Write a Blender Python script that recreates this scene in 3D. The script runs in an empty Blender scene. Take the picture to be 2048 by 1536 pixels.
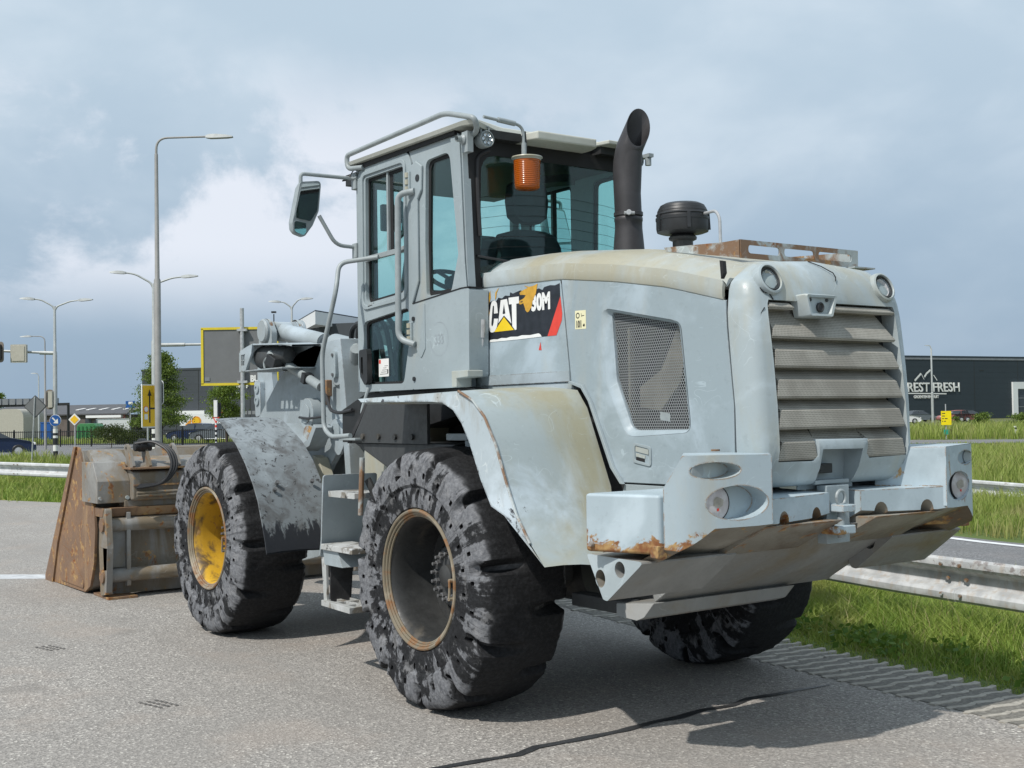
import bpy, bmesh, math, random
import numpy as np
from mathutils import Vector, Matrix, noise as mnoise
from mathutils.geometry import tessellate_polygon
R = math.radians
PI = math.pi
random.seed(7)
rng = np.random.default_rng(11)
scene = bpy.context.scene
C = scene.collection

# ------------------------------------------------------------------ camera
CAM = Vector((-5.6534, 4.5672, 1.572))
YAW, PITCH, ROLL, FPX = -0.6173, 0.0249, -0.0154, 2450.4 / 2048
fw = Vector((math.cos(PITCH) * math.cos(YAW), math.cos(PITCH) * math.sin(YAW), math.sin(PITCH)))
rt = Vector((math.sin(YAW), -math.cos(YAW), 0))
up = rt.cross(fw)
r2 = rt * math.cos(ROLL) + up * math.sin(ROLL)
u2 = up * math.cos(ROLL) - rt * math.sin(ROLL)
cd = bpy.data.cameras.new('camera')
cam = bpy.data.objects.new('camera', cd)
C.objects.link(cam)
m = Matrix((r2, u2, -fw)).transposed().to_4x4()
m.translation = CAM
cam.matrix_world = m
cd.sensor_width = 36
cd.lens = 36 * FPX
cd.clip_end = 3000
scene.camera = cam

# ------------------------------------------------------------------ sun and sky
SUN_DIR = Vector((0.17, -0.80, -1.0)).normalized()       # direction in which the light travels
sl = bpy.data.lights.new('sun', 'SUN')
sl.energy = 3.7
sl.angle = R(0.9)
sl.color = (1.0, 0.955, 0.89)
so = bpy.data.objects.new('sun', sl)
so.rotation_euler = SUN_DIR.to_track_quat('-Z', 'Y').to_euler()
so.location = (-3, 12, 18)
C.objects.link(so)

world = bpy.data.worlds.new('World')
scene.world = world
world.use_nodes = True


class NT:
    """small helper around a node tree"""
    def __init__(s, tree):
        s.t = tree
        s.n = tree.nodes
        s.n.clear()

    def node(s, typ, **kw):
        nd = s.n.new(typ)
        for k, v in kw.items():
            if k[:2] == 'i_':
                key = k[2:].replace('_', ' ')
                s.put(nd.inputs[key], v)
            else:
                setattr(nd, k, v)
        return nd

    def put(s, sock, v):
        if hasattr(v, 'is_output') or hasattr(v, 'links'):
            s.t.links.new(v, sock)
        elif isinstance(v, (tuple, list)) and len(v) == 3 and sock.type == 'RGBA':
            sock.default_value = (*v, 1)
        else:
            sock.default_value = v

    def link(s, a, b):
        s.t.links.new(a, b)

    def math(s, op, a, b=0.0, c=None, clamp=False):
        nd = s.n.new('ShaderNodeMath')
        nd.operation = op
        nd.use_clamp = clamp
        s.put(nd.inputs[0], a)
        s.put(nd.inputs[1], b)
        if c is not None:
            s.put(nd.inputs[2], c)
        return nd.outputs[0]

    def noise(s, vec, scale, detail=4, rough=0.55, dist=0.0, out='Fac'):
        nd = s.n.new('ShaderNodeTexNoise')
        s.put(nd.inputs['Vector'], vec)
        nd.inputs['Scale'].default_value = scale
        nd.inputs['Detail'].default_value = detail
        nd.inputs['Roughness'].default_value = rough
        nd.inputs['Distortion'].default_value = dist
        return nd.outputs[out]

    def map(s, v, a, b, c=0.0, d=1.0, smooth=True):
        nd = s.n.new('ShaderNodeMapRange')
        nd.interpolation_type = 'SMOOTHSTEP' if smooth else 'LINEAR'
        s.put(nd.inputs[0], v)
        for i, x in zip((1, 2, 3, 4), (a, b, c, d)):
            s.put(nd.inputs[i], x)
        return nd.outputs[0]

    def mix(s, f, a, b, mode='MIX'):
        nd = s.n.new('ShaderNodeMix')
        nd.data_type = 'RGBA'
        nd.blend_type = mode
        s.put(nd.inputs[0], f)
        s.put(nd.inputs[6], a)
        s.put(nd.inputs[7], b)
        return nd.outputs[2]

    def scale(s, vec, sc, loc=(0, 0, 0)):
        nd = s.n.new('ShaderNodeMapping')
        s.put(nd.inputs[0], vec)
        nd.inputs['Scale'].default_value = sc
        nd.inputs['Location'].default_value = loc
        return nd.outputs[0]

    def bump(s, h, strength=0.3, dist=0.01):
        nd = s.n.new('ShaderNodeBump')
        nd.inputs['Strength'].default_value = strength
        nd.inputs['Distance'].default_value = dist
        s.link(h, nd.inputs['Height'])
        return nd.outputs[0]


w = NT(world.node_tree)
sky = w.node('ShaderNodeTexSky', sky_type='NISHITA')
sky.sun_disc = False
sky.sun_elevation = R(50.7)
sky.sun_rotation = math.atan2(-0.17, 0.80)
sky.air_density = 1.0
sky.dust_density = 2.5
tc = w.node('ShaderNodeTexCoord').outputs['Generated']
# clouds: direction stretched so that they flatten towards the horizon
cv = w.scale(tc, (1.0, 1.0, 2.1), (0.65, 0.1, 0.52))
big = w.noise(cv, 2.3, 5, 0.52, 0.25)
fine = w.noise(w.scale(tc, (1.0, 1.0, 1.7), (3.1, 1.2, 0.4)), 6.5, 6, 0.55, 0.3)
h1 = w.math('ADD', w.math('MULTIPLY', big, 0.72), w.math('MULTIPLY', fine, 0.28))
sep = w.node('ShaderNodeSeparateXYZ')
w.link(tc, sep.inputs[0])
lit = w.map(h1, 0.44, 0.66)
base = w.mix(w.map(sep.outputs[2], 0.02, 0.33), (3.35, 4.55, 5.95), (5.55, 6.85, 8.0))
veil = w.mix(0.90, sky.outputs[0], base)
cl = w.mix(w.math('MULTIPLY', lit, w.map(sep.outputs[2], 0.03, 0.24, 0.22, 0.82)), veil, (7.0, 8.0, 8.95))
# crisp cumulus bank low over the horizon
cu = w.noise(w.scale(tc, (1, 1, 1.5), (7.64, 2.02, 0.8)), 4.4, 8, 0.60, 0.25)
band = w.math('MULTIPLY', w.map(sep.outputs[2], 0.06, 0.14), w.map(sep.outputs[2], 0.30, 0.20))
dotn = w.node('ShaderNodeVectorMath', operation='DOT_PRODUCT')
w.link(tc, dotn.inputs[0])
dotn.inputs[1].default_value = (0.905, -0.33, 0.2)
band = w.math('MULTIPLY', band, w.map(dotn.outputs['Value'], 0.90, 0.99))
cum = w.math('MULTIPLY', w.map(cu, 0.455, 0.575), band)
cl = w.mix(cum, cl, (8.0, 8.5, 9.4))
bg = w.node('ShaderNodeBackground')
w.link(cl, bg.inputs[0])
bg.inputs[1].default_value = 0.1
wo = w.node('ShaderNodeOutputWorld')
w.link(bg.outputs[0], wo.inputs[0])

scene.render.engine = 'CYCLES'
scene.view_settings.view_transform = 'Standard'
scene.view_settings.look = 'None'
scene.view_settings.exposure = 0.0
scene.view_settings.gamma = 1.0
scene.view_settings.use_curve_mapping = False
scene.cycles.max_bounces = 8
scene.cycles.transparent_max_bounces = 16


# ------------------------------------------------------------------ materials
def new_mat(name):
    mt = bpy.data.materials.new(name)
    mt.use_nodes = True
    n = NT(mt.node_tree)
    out = n.node('ShaderNodeOutputMaterial')
    p = n.node('ShaderNodeBsdfPrincipled')
    n.link(p.outputs[0], out.inputs[0])
    n.p, n.out = p, out
    n.pos = n.node('ShaderNodeNewGeometry').outputs['Position']
    return mt, n


def simple(name, col, rough=0.5, metal=0.0, var=0.12, scale=8.0, bump=0.0, spec=0.5):
    mt, n = new_mat(name)
    f = n.noise(n.pos, scale, 5, 0.6)
    c = n.mix(n.map(f, 0.3, 0.7), tuple(x * (1 - var) for x in col), tuple(min(1, x * (1 + var)) for x in col))
    n.put(n.p.inputs['Base Color'], c)
    n.p.inputs['Roughness'].default_value = rough
    n.p.inputs['Metallic'].default_value = metal
    n.p.inputs['Specular IOR Level'].default_value = spec
    if bump:
        n.put(n.p.inputs['Normal'], n.bump(n.noise(n.pos, scale * 6, 4), bump, 0.01))
    return mt


def paint(name, base, pale=None, dirt=(0.42, 0.39, 0.30), dirt_lo=0.52, dirt_hi=0.78, rust=0.0, rust_z=None,
          chips=0.0, dark=None, rough=0.48, streak=True, dscale=1.6, tail=None, edge=None, chip_scale=9, scratch=0.35):
    """weathered paint: pale scuffs, beige grime, rust patches, chips"""
    mt, n = new_mat(name)
    pos = n.pos
    c = base
    f = n.noise(pos, 2.2, 6, 0.6, 0.4)
    pale = pale or tuple(min(0.8, x * 1.28 + 0.03) for x in base)
    c = n.mix(n.map(f, 0.46, 0.66), base, pale)
    st = n.noise(n.scale(pos, (1.0, 1.0, 0.30 if streak else 1.0), (3, 1, 7)), dscale, 7, 0.62, 0.5)
    c = n.mix(n.map(st, dirt_lo, dirt_hi), c, dirt)
    fine = n.noise(pos, 26, 6, 0.65)
    c = n.mix(n.math('MULTIPLY', n.map(fine, 0.55, 0.75), 0.25), c, tuple(x * 0.55 for x in base))
    sc = n.noise(n.scale(pos, (2.5, 2.5, 9), (1, 2, 3)), 7, 5, 0.7, 1.2)
    c = n.mix(n.math('MULTIPLY', n.map(sc, 0.63, 0.70), 0.35), c, tuple(min(0.85, x * 1.5) for x in base))
    if scratch:
        # hairline scratches in wandering arcs
        l1 = n.math('ABSOLUTE', n.math('SUBTRACT', n.noise(pos, 2.6, 2, 0.4, 1.6), 0.5))
        l2 = n.math('ABSOLUTE', n.math('SUBTRACT', n.noise(n.scale(pos, (1, 1, 1), (9, 5, 2)), 4.2, 2, 0.4, 1.2), 0.47))
        ln = n.math('MAXIMUM', n.map(l1, 0.0045, 0.002), n.map(l2, 0.0045, 0.002))
        gate = n.map(n.noise(n.scale(pos, (1, 1, 1), (4, 8, 3)), 5.0, 3), 0.54, 0.62)
        c = n.mix(n.math('MULTIPLY', n.math('MULTIPLY', ln, gate), scratch), c, tuple(min(0.8, x * 1.7 + .05) for x in base))
    if chips:
        ch = n.noise(pos, chip_scale, 8, 0.72, 0.8 if chip_scale < 12 else 0.3)
        c = n.mix(n.map(ch, 0.64 - chips, 0.66 - chips + 0.02), c, dark or (0.05, 0.045, 0.04))
    if tail:
        # black rubber worn bare towards the tail of the part, with a ragged streaky border
        sp_z = n.node('ShaderNodeSeparateXYZ')
        n.link(pos, sp_z.inputs[0])
        tn = n.noise(n.scale(pos, (9, 9, 1.6)), 2.2, 7, 0.7, 0.6)
        tk = n.math('ADD', n.map(sp_z.outputs[2], tail[1], tail[0], 0.0, 0.55, smooth=False), tn)
        c = n.mix(n.map(tk, 0.70, 0.80), c, tail[2])
    rn = n.noise(pos, 7.5, 8, 0.66, 0.6)
    rc = n.mix(n.map(n.noise(pos, 23, 4), 0.35, 0.68), (0.20, 0.075, 0.025), (0.42, 0.27, 0.11))
    rr = 0.0
    if rust:
        rr = n.map(rn, 0.66 - rust, 0.72 - rust)
    if rust_z:
        z0, z1 = rust_z
        sep = n.node('ShaderNodeSeparateXYZ')
        n.link(pos, sep.inputs[0])
        k = n.math('ADD', rn, n.map(sep.outputs[2], z1, z0, 0.0, 0.34))
        rz = n.map(k, 0.68, 0.74)
        rr = n.math('MAXIMUM', rr, rz) if rust else rz
    if rust or rust_z:
        c = n.mix(rr, c, rc)
    if edge:
        # bare / rusty metal along worn edges
        bv = n.node('ShaderNodeBevel', samples=4)
        bv.inputs[0].default_value = edge[1]
        ng = n.node('ShaderNodeNewGeometry')
        dt = n.node('ShaderNodeVectorMath', operation='DOT_PRODUCT')
        n.link(bv.outputs[0], dt.inputs[0]); n.link(ng.outputs['Normal'], dt.inputs[1])
        ev = n.math('SUBTRACT', 1.0, dt.outputs['Value'])
        en = n.noise(pos, 15, 6, 0.7, 0.4)
        ek = n.math('ADD', n.map(ev, 0.0, 0.10, 0.0, 0.45), en)
        c = n.mix(n.map(ek, 0.90, 0.97), c, n.mix(n.map(n.noise(pos, 40, 3), 0.35, 0.65), edge[0], tuple(x * 0.5 for x in edge[0])))
    n.put(n.p.inputs['Base Color'], c)
    n.put(n.p.inputs['Roughness'], n.map(fine, 0.3, 0.7, rough - 0.08, rough + 0.15))
    n.put(n.p.inputs['Normal'], n.bump(n.math('ADD', n.math('MULTIPLY', n.noise(pos, 34, 3), 0.10), n.noise(pos, 2.3, 2, 0.4)), 0.16, 0.03))
    return mt


GREY = (0.285, 0.345, 0.375)
M = {}
M['paint'] = paint('grey_paint', GREY, (0.39, 0.465, 0.515), edge=((0.46, 0.49, 0.50), .008))
M['paint_cab'] = paint('cab_paint', (0.295, 0.345, 0.365), (0.325, 0.378, 0.400), dirt_lo=0.62, dirt_hi=0.9)
M['paint_hood'] = paint('weathered_hood_paint', (0.36, 0.40, 0.40), (0.46, 0.52, 0.545), dirt=(0.37, 0.35, 0.265), dirt_lo=0.36, dirt_hi=0.60, rust=0.0, rough=0.4)
M['paint_grille'] = paint('grille_paint', (0.35, 0.405, 0.425), (0.44, 0.51, 0.545), dirt=(0.37, 0.355, 0.27), dirt_lo=0.47, dirt_hi=0.68, rough=0.36)
M['paint_weight'] = paint('counterweight_paint', (0.37, 0.445, 0.485), (0.47, 0.555, 0.605), rust=0.03, rust_z=(0.95, 1.11), dirt_lo=0.54, dirt_hi=0.85, edge=((0.36, 0.20, 0.08), .012))
M['paint_fender'] = paint('fender_paint', (0.335, 0.388, 0.398), (0.47, 0.545, 0.59), dirt=(0.33, 0.315, 0.225), dirt_lo=0.46, dirt_hi=0.62, chips=-0.03, dscale=1.2, edge=((0.16, 0.11, 0.08), .014))
M['paint_scuffed'] = paint('scuffed_fender_paint', (0.20, 0.225, 0.24), (0.30, 0.34, 0.365), dirt=(0.12, 0.125, 0.128), dirt_lo=0.45, dirt_hi=0.66, chips=0.06, dark=(0.035, 0.035, 0.036), dscale=7.5, streak=False, chip_scale=24, tail=(0.70, 0.98, (0.022, 0.025, 0.032)))
M['paint_arm'] = paint('lift_arm_paint', (0.30, 0.345, 0.365), (0.40, 0.465, 0.51), dirt=(0.36, 0.34, 0.28), dirt_lo=0.55, dirt_hi=0.85, chips=-0.045, edge=((0.17, 0.13, 0.10), .008))
M['paint_belly'] = paint('belly_paint', (0.25, 0.255, 0.25), (0.31, 0.315, 0.31), dirt=(0.23, 0.195, 0.14), dirt_lo=0.45, dirt_hi=0.7, streak=False)
M['rust_belly'] = paint('rusty_underside', (0.25, 0.235, 0.20), (0.31, 0.295, 0.26), dirt=(0.15, 0.115, 0.08), dirt_lo=0.42, dirt_hi=0.64, rust=0.085, streak=False, edge=((0.30, 0.16, 0.07), .03))
M['lip'] = paint('scraped_lip_paint', (0.42, 0.485, 0.52), (0.56, 0.64, 0.70), dirt=(0.32, 0.32, 0.29), dirt_lo=0.5, dirt_hi=0.7, chips=0.045, dark=(0.035, 0.035, 0.04), dscale=5, edge=((0.05, 0.05, 0.055), .02))
M['step'] = paint('worn_step_paint', (0.40, 0.41, 0.40), (0.55, 0.56, 0.56), dirt=(0.20, 0.18, 0.15), dirt_lo=0.5, dirt_hi=0.62, chips=0.05, dark=(0.04, 0.038, 0.035), dscale=9, streak=False)
M['steel'] = paint('worn_bucket_steel', (0.215, 0.208, 0.195), (0.29, 0.285, 0.27), dirt=(0.19, 0.15, 0.10), dirt_lo=0.40, dirt_hi=0.62, rust=0.085, chips=0.0, dark=(0.05, 0.04, 0.035), dscale=4)
M['bucket_rust'] = paint('rusty_bucket_steel', (0.19, 0.115, 0.07), (0.26, 0.15, 0.08), dirt=(0.33, 0.21, 0.11), dirt_lo=0.5, dirt_hi=0.66, rust=0.13, dscale=2.5, rough=0.6)
M['rack_rust'] = paint('rusty_rack_paint', (0.36, 0.40, 0.40), (0.44, 0.49, 0.50), dirt=(0.20, 0.12, 0.07), dirt_lo=0.40, dirt_hi=0.56, rust=0.10, dscale=7, streak=False)
M['roof'] = paint('roof_paint', (0.47, 0.48, 0.43), (0.53, 0.54, 0.50), dirt=(0.34, 0.34, 0.28), dirt_lo=0.5, dirt_hi=0.75)
M['tube'] = simple('tube_paint', (0.29, 0.325, 0.335), 0.45, 0, 0.1, 14)
M['black'] = simple('black_plastic', (0.022, 0.023, 0.025), 0.45, 0, 0.2, 12)
M['dark'] = simple('dark_interior', (0.018, 0.019, 0.020), 0.6, 0, 0.25, 9)
M['wellblack'] = paint('grimy_black_steel', (0.045, 0.048, 0.05), (0.06, 0.063, 0.065), dirt=(0.10, 0.085, 0.06), dirt_lo=0.6, dirt_hi=0.8)
M['stack'] = simple('stack_black', (0.042, 0.040, 0.043), 0.5, 0.1, 0.18, 6)
M['gasket'] = simple('seam_black', (0.012, 0.012, 0.013), 0.7)
M['chrome'] = simple('chrome', (0.62, 0.62, 0.62), 0.18, 1.0, 0.1, 20)
M['galv'] = simple('galvanised_steel', (0.46, 0.47, 0.48), 0.42, 0.35, 0.16, 18)
M['seat'] = simple('seat_fabric', (0.020, 0.024, 0.030), 0.85, 0, 0.2, 20)
M['white'] = simple('white_print', (0.78, 0.78, 0.76), 0.45, 0, 0.04)
M['decalblack'] = simple('decal_black', (0.016, 0.018, 0.024), 0.35, 0, 0.35, 18)
M['decalyellow'] = simple('decal_yellow', (0.80, 0.56, 0.015), 0.4, 0, 0.05)
M['ochre'] = simple('old_yellow_paint', (0.56, 0.31, 0.035), 0.5, 0, 0.14, 18)
M['decalred'] = simple('decal_red', (0.66, 0.055, 0.035), 0.4, 0, 0.12)
M['cream'] = simple('cream_sticker', (0.74, 0.70, 0.46), 0.5, 0, 0.05)
M['ink'] = simple('print_black', (0.02, 0.02, 0.02), 0.5)
M['mark'] = simple('ghost_print', (0.30, 0.34, 0.365), 0.5)
M['yellowrim'] = paint('yellow_rim_paint', (0.50, 0.29, 0.02), (0.62, 0.37, 0.025), dirt=(0.10, 0.065, 0.03), dirt_lo=0.46, dirt_hi=0.62, rust=0.05, dscale=7)
M['rimdark'] = paint('dark_rim_paint', (0.028, 0.029, 0.029), (0.05, 0.052, 0.052), dirt=(0.10, 0.09, 0.075), dirt_lo=0.52, dirt_hi=0.75, dscale=5)
M['ring'] = paint('worn_rim_ring', (0.20, 0.17, 0.12), (0.38, 0.33, 0.25), dirt=(0.24, 0.12, 0.05), dirt_lo=0.45, dirt_hi=0.62, dscale=8, rough=0.4, streak=False)
M['nut'] = simple('nut_steel', (0.17, 0.172, 0.175), 0.5, 0.4, 0.3, 30)
M['concrete'] = simple('concrete', (0.36, 0.335, 0.29), 0.85, 0, 0.2, 25, 0.3)
M['belly_dim'] = simple('dusty_plastic', (0.20, 0.185, 0.145), 0.8, 0, 0.25, 12)
M['rubberflap'] = simple('rubber_flap', (0.03, 0.03, 0.032), 0.7, 0, 0.4, 10, 0.2)
M['hose'] = simple('hose_rubber', (0.025, 0.025, 0.027), 0.5)


def glass_mat(name, tint, refl=1.0):
    mt, n = new_mat(name)
    tr = n.node('ShaderNodeBsdfTransparent')
    tr.inputs[0].default_value = (*tint, 1)
    gl = n.node('ShaderNodeBsdfGlossy')
    gl.inputs['Roughness'].default_value = 0.02
    gl.inputs['Color'].default_value = (0.9, 0.95, 0.95, 1)
    lw = n.node('ShaderNodeLayerWeight')
    lw.inputs[0].default_value = 0.5
    fr = n.math('ADD', 0.03, n.math('MULTIPLY', n.math('POWER', lw.outputs['Facing'], 4.0), 0.9))
    mx = n.node('ShaderNodeMixShader')
    n.link(n.math('MULTIPLY', fr, refl, clamp=True), mx.inputs[0])
    n.link(tr.outputs[0], mx.inputs[1])
    n.link(gl.outputs[0], mx.inputs[2])
    n.link(mx.outputs[0], n.out.inputs[0])
    return mt


M['glass'] = glass_mat('tinted_glass', (0.74, 0.90, 0.885), 1.0)
M['clear'] = glass_mat('clear_lens', (0.92, 0.94, 0.94), 1.2)
M['mirror'] = simple('mirror_glass', (0.75, 0.78, 0.78), 0.03, 1.0, 0.02)
mt, n = new_mat('amber_lens')
n.p.inputs['Base Color'].default_value = (0.48, 0.105, 0.006, 1)
n.p.inputs['Roughness'].default_value = 0.18
n.p.inputs['Transmission Weight'].default_value = 0.25
n.p.inputs['Subsurface Weight'].default_value = 0.0
wv = n.node('ShaderNodeTexWave', wave_type='BANDS', bands_direction='Z')
n.link(n.pos, wv.inputs['Vector'])
wv.inputs['Scale'].default_value = 28
n.put(n.p.inputs['Normal'], n.bump(wv.outputs[1], 0.5, 0.004))
M['amber'] = mt

# rubber: black tread, chalky streaked sidewalls
mt, n = new_mat('tyre_rubber')
geo = n.node('ShaderNodeNewGeometry')
sp = n.node('ShaderNodeSeparateXYZ')
n.link(geo.outputs['Normal'], sp.inputs[0])
side = n.map(n.math('ABSOLUTE', sp.outputs[1]), 0.34, 0.66)
sx_ = n.node('ShaderNodeSeparateXYZ')
n.link(n.pos, sx_.inputs[0])
dx_ = n.math('SUBTRACT', sx_.outputs[0], n.math('MULTIPLY', n.math('GREATER_THAN', sx_.outputs[0], 1.5), 3.0))
dz_ = n.math('SUBTRACT', sx_.outputs[2], 0.70)
rad = n.math('SQRT', n.math('ADD', n.math('MULTIPLY', dx_, dx_), n.math('MULTIPLY', dz_, dz_)))
# unit direction from the hub and a compressed radius give streaks that run outwards
cv_ = n.node('ShaderNodeCombineXYZ')
n.link(n.math('DIVIDE', dx_, rad), cv_.inputs[0]); n.link(n.math('DIVIDE', dz_, rad), cv_.inputs[1])
n.link(n.math('ADD', n.math('MULTIPLY', rad, 0.9), sx_.outputs[0]), cv_.inputs[2])
stk = n.noise(cv_.outputs[0], 5.5, 8, 0.62, 0.2)
blo = n.noise(n.pos, 5.5, 9, 0.70, 0.15)
k_ = n.math('ADD', n.math('MULTIPLY', stk, 0.55), n.math('MULTIPLY', blo, 0.45))
inner = n.map(rad, 0.49, 0.52, 0.06, 0.0)
dust = n.math('MULTIPLY', n.map(n.math('SUBTRACT', k_, inner), 0.452, 0.492), n.math('MULTIPLY', side, 0.9))
grain = n.noise(n.pos, 46, 6, 0.7)
gcol = n.mix(n.map(grain, 0.3, 0.7), (0.125, 0.13, 0.142), (0.255, 0.26, 0.275))
c = n.mix(dust, n.mix(n.map(grain, 0.4, 0.7), (0.012, 0.0125, 0.014), (0.028, 0.029, 0.032)), gcol)
chk = n.math('MULTIPLY', n.map(n.noise(n.pos, 7.5, 8, 0.7), 0.54, 0.62), side)
c = n.mix(n.math('MULTIPLY', chk, 0.5), c, (0.27, 0.27, 0.275))
drk = n.map(n.noise(cv_.outputs[0], 20, 6, 0.7), 0.55, 0.61)
c = n.mix(n.math('MULTIPLY', drk, 0.45), c, (0.02, 0.02, 0.022))
n.put(n.p.inputs['Base Color'], c)
n.p.inputs['Roughness'].default_value = 0.75
n.p.inputs['Specular IOR Level'].default_value = 0.25
hh = n.math('ADD', n.math('MULTIPLY', n.noise(n.pos, 60, 6, 0.75), 0.5), n.math('MULTIPLY', n.noise(cv_.outputs[0], 14, 6, 0.65), 0.6))
n.put(n.p.inputs['Normal'], n.bump(hh, 0.8, 0.016))
M['tyre'] = mt

# perforated screens
def perforated(name, col, pitch, rad, axes, stagger=True):
    mt, n = new_mat(name)
    s = n.node('ShaderNodeSeparateXYZ')
    n.link(n.pos, s.inputs[0])
    a = n.math('DIVIDE', s.outputs[axes[0]], pitch)
    b = n.math('DIVIDE', s.outputs[axes[1]], pitch * 0.866)
    row = n.math('FLOOR', b)
    a2 = n.math('ADD', a, n.math('MULTIPLY', n.math('MODULO', row, 2.0), 0.5))
    fa = n.math('SUBTRACT', n.math('FRACT', a2), 0.5)
    fb = n.math('MULTIPLY', n.math('SUBTRACT', n.math('FRACT', b), 0.5), 0.866)
    d = n.math('SQRT', n.math('ADD', n.math('MULTIPLY', fa, fa), n.math('MULTIPLY', fb, fb)))
    return mt, n, n.map(d, rad, rad + 0.06)


mt, n, solid = perforated('perforated_screen', None, 0.0155, 0.36, (0, 2))
tr = n.node('ShaderNodeBsdfTransparent')
mx = n.node('ShaderNodeMixShader')
n.p.inputs['Base Color'].default_value = (0.25, 0.265, 0.27, 1)
n.p.inputs['Roughness'].default_value = 0.5
n.link(solid, mx.inputs[0])
n.link(tr.outputs[0], mx.inputs[1])
n.link(n.p.outputs[0], mx.inputs[2])
n.link(mx.outputs[0], n.out.inputs[0])
M['mesh'] = mt
mt, n, solid = perforated('perforated_slat', None, 0.0095, 0.26, (1, 2))
bs = n.mix(n.map(n.noise(n.pos, 5.0, 5, 0.55), 0.36, 0.66), (0.285, 0.27, 0.235), (0.40, 0.385, 0.34))
n.put(n.p.inputs['Base Color'], n.mix(solid, (0.13, 0.125, 0.11), bs))
n.p.inputs['Roughness'].default_value = 0.7
M['slat'] = mt

# asphalt
def asphalt(name, base, spot, scale=1.0):
    mt, n = new_mat(name)
    v = n.node('ShaderNodeTexVoronoi')
    n.put(v.inputs['Vector'], n.pos)
    v.inputs['Scale'].default_value = 92 * scale
    sepc = n.node('ShaderNodeSeparateColor')
    n.link(v.outputs['Color'], sepc.inputs[0])
    f = sepc.outputs[0]
    c = n.mix(n.map(f, 0.15, 0.9, smooth=False), tuple(x * 0.62 for x in base), tuple(x * 1.30 for x in base))
    c = n.mix(n.map(sepc.outputs[1], 0.945, 0.965), c, spot)
    c = n.mix(n.math('MULTIPLY', n.map(n.noise(n.pos, 45, 3), 0.45, 0.62), 0.25), c, tuple(x * 0.55 for x in base))
    big = n.noise(n.pos, 0.55, 6, 0.6, 0.4)
    c = n.mix(n.map(big, 0.34, 0.66, 0.0, 0.5), c, tuple(x * 0.80 for x in base))
    warm = n.noise(n.scale(n.pos, (1, 1, 1), (9, 3, 0)), 1.3, 4)
    c = n.mix(n.map(warm, 0.5, 0.7, 0.0, 0.3), c, (base[0] * 1.12, base[1] * 0.99, base[2] * 0.90))
    oil = n.noise(n.scale(n.pos, (1, 1, 1), (5, 1, 0)), 1.7, 3, 0.5, 0.3)
    c = n.mix(n.map(oil, 0.62, 0.74, 0.0, 0.45), c, tuple(x * 0.62 for x in base))
    # faint wheel tracks running along the strip
    sxy = n.node('ShaderNodeSeparateXYZ'); n.link(n.pos, sxy.inputs[0])
    trk = n.noise(n.scale(n.pos, (0.12, 1.0, 1.0), (1, 4, 0)), 1.6, 4, 0.5)
    c = n.mix(n.map(trk, 0.52, 0.66, 0.0, 0.30), c, tuple(x * 0.70 for x in base))
    fleck = n.noise(n.scale(n.pos, (1, 1, 1), (7, 7, 0)), 9, 3, 0.5)
    c = n.mix(n.map(fleck, 0.71, 0.74, 0.0, 0.5), c, tuple(x * 0.4 for x in base))
    stn = n.noise(n.scale(n.pos, (1, 1, 1), (2, 8, 0)), 2.7, 7, 0.65, 0.8)
    c = n.mix(n.map(stn, 0.68, 0.78, 0.0, 0.35), c, tuple(x * 0.45 for x in base))
    n.put(n.p.inputs['Base Color'], c)
    n.p.inputs['Roughness'].default_value = 0.82
    h = n.math('ADD', v.outputs['Distance'], n.math('MULTIPLY', f, 0.5))
    n.put(n.p.inputs['Normal'], n.bump(h, 0.55, 0.006))
    return mt


M['asphalt'] = asphalt('old_asphalt', (0.325, 0.303, 0.278), (0.66, 0.63, 0.57))
M['road'] = asphalt('road_asphalt', (0.185, 0.185, 0.188), (0.3, 0.3, 0.3), 0.6)
M['faint_line'] = simple('worn_road_paint', (0.50, 0.51, 0.52), 0.75, 0, 0.2, 9)
M['scuff'] = simple('scuffed_asphalt', (0.13, 0.122, 0.115), 0.8, 0, 0.3, 40)
M['line'] = simple('road_paint', (0.68, 0.69, 0.70), 0.7, 0, 0.12, 6)
M['filler'] = simple('joint_filler', (0.17, 0.16, 0.14), 0.9, 0, 0.3, 40, 0.3)
M['tar'] = simple('crack_sealant', (0.040, 0.041, 0.043), 0.42, 0, 0.25, 12, 0.3)
mt, n = new_mat('verge_soil')
f = n.noise(n.pos, 5, 8, 0.65)
c = n.mix(n.map(f, 0.38, 0.62), (0.075, 0.085, 0.024), (0.17, 0.15, 0.07))
c = n.mix(n.map(n.noise(n.pos, 0.25, 5), 0.4, 0.62), c, (0.085, 0.125, 0.024))
n.put(n.p.inputs['Base Color'], c)
n.p.inputs['Roughness'].default_value = 0.95
M['soil'] = mt


def leafy(name, lo, hi, tip=None):
    mt, n = new_mat(name)
    at = n.node('ShaderNodeAttribute', attribute_name='tone')
    c = n.mix(at.outputs['Fac'], lo, hi)
    if tip:
        c = n.mix(n.map(n.noise(n.pos, 0.8, 4), 0.5, 0.68), c, tip)
    n.put(n.p.inputs['Base Color'], c)
    n.p.inputs['Roughness'].default_value = 0.55
    n.p.inputs['Specular IOR Level'].default_value = 0.25
    tl = n.node('ShaderNodeBsdfTranslucent')
    n.put(tl.inputs[0], n.mix(0.5, c, (0.16, 0.21, 0.02)))
    mx = n.node('ShaderNodeMixShader')
    mx.inputs[0].default_value = 0.32
    n.link(n.p.outputs[0], mx.inputs[1])
    n.link(tl.outputs[0], mx.inputs[2])
    n.link(mx.outputs[0], n.out.inputs[0])
    return mt


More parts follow.
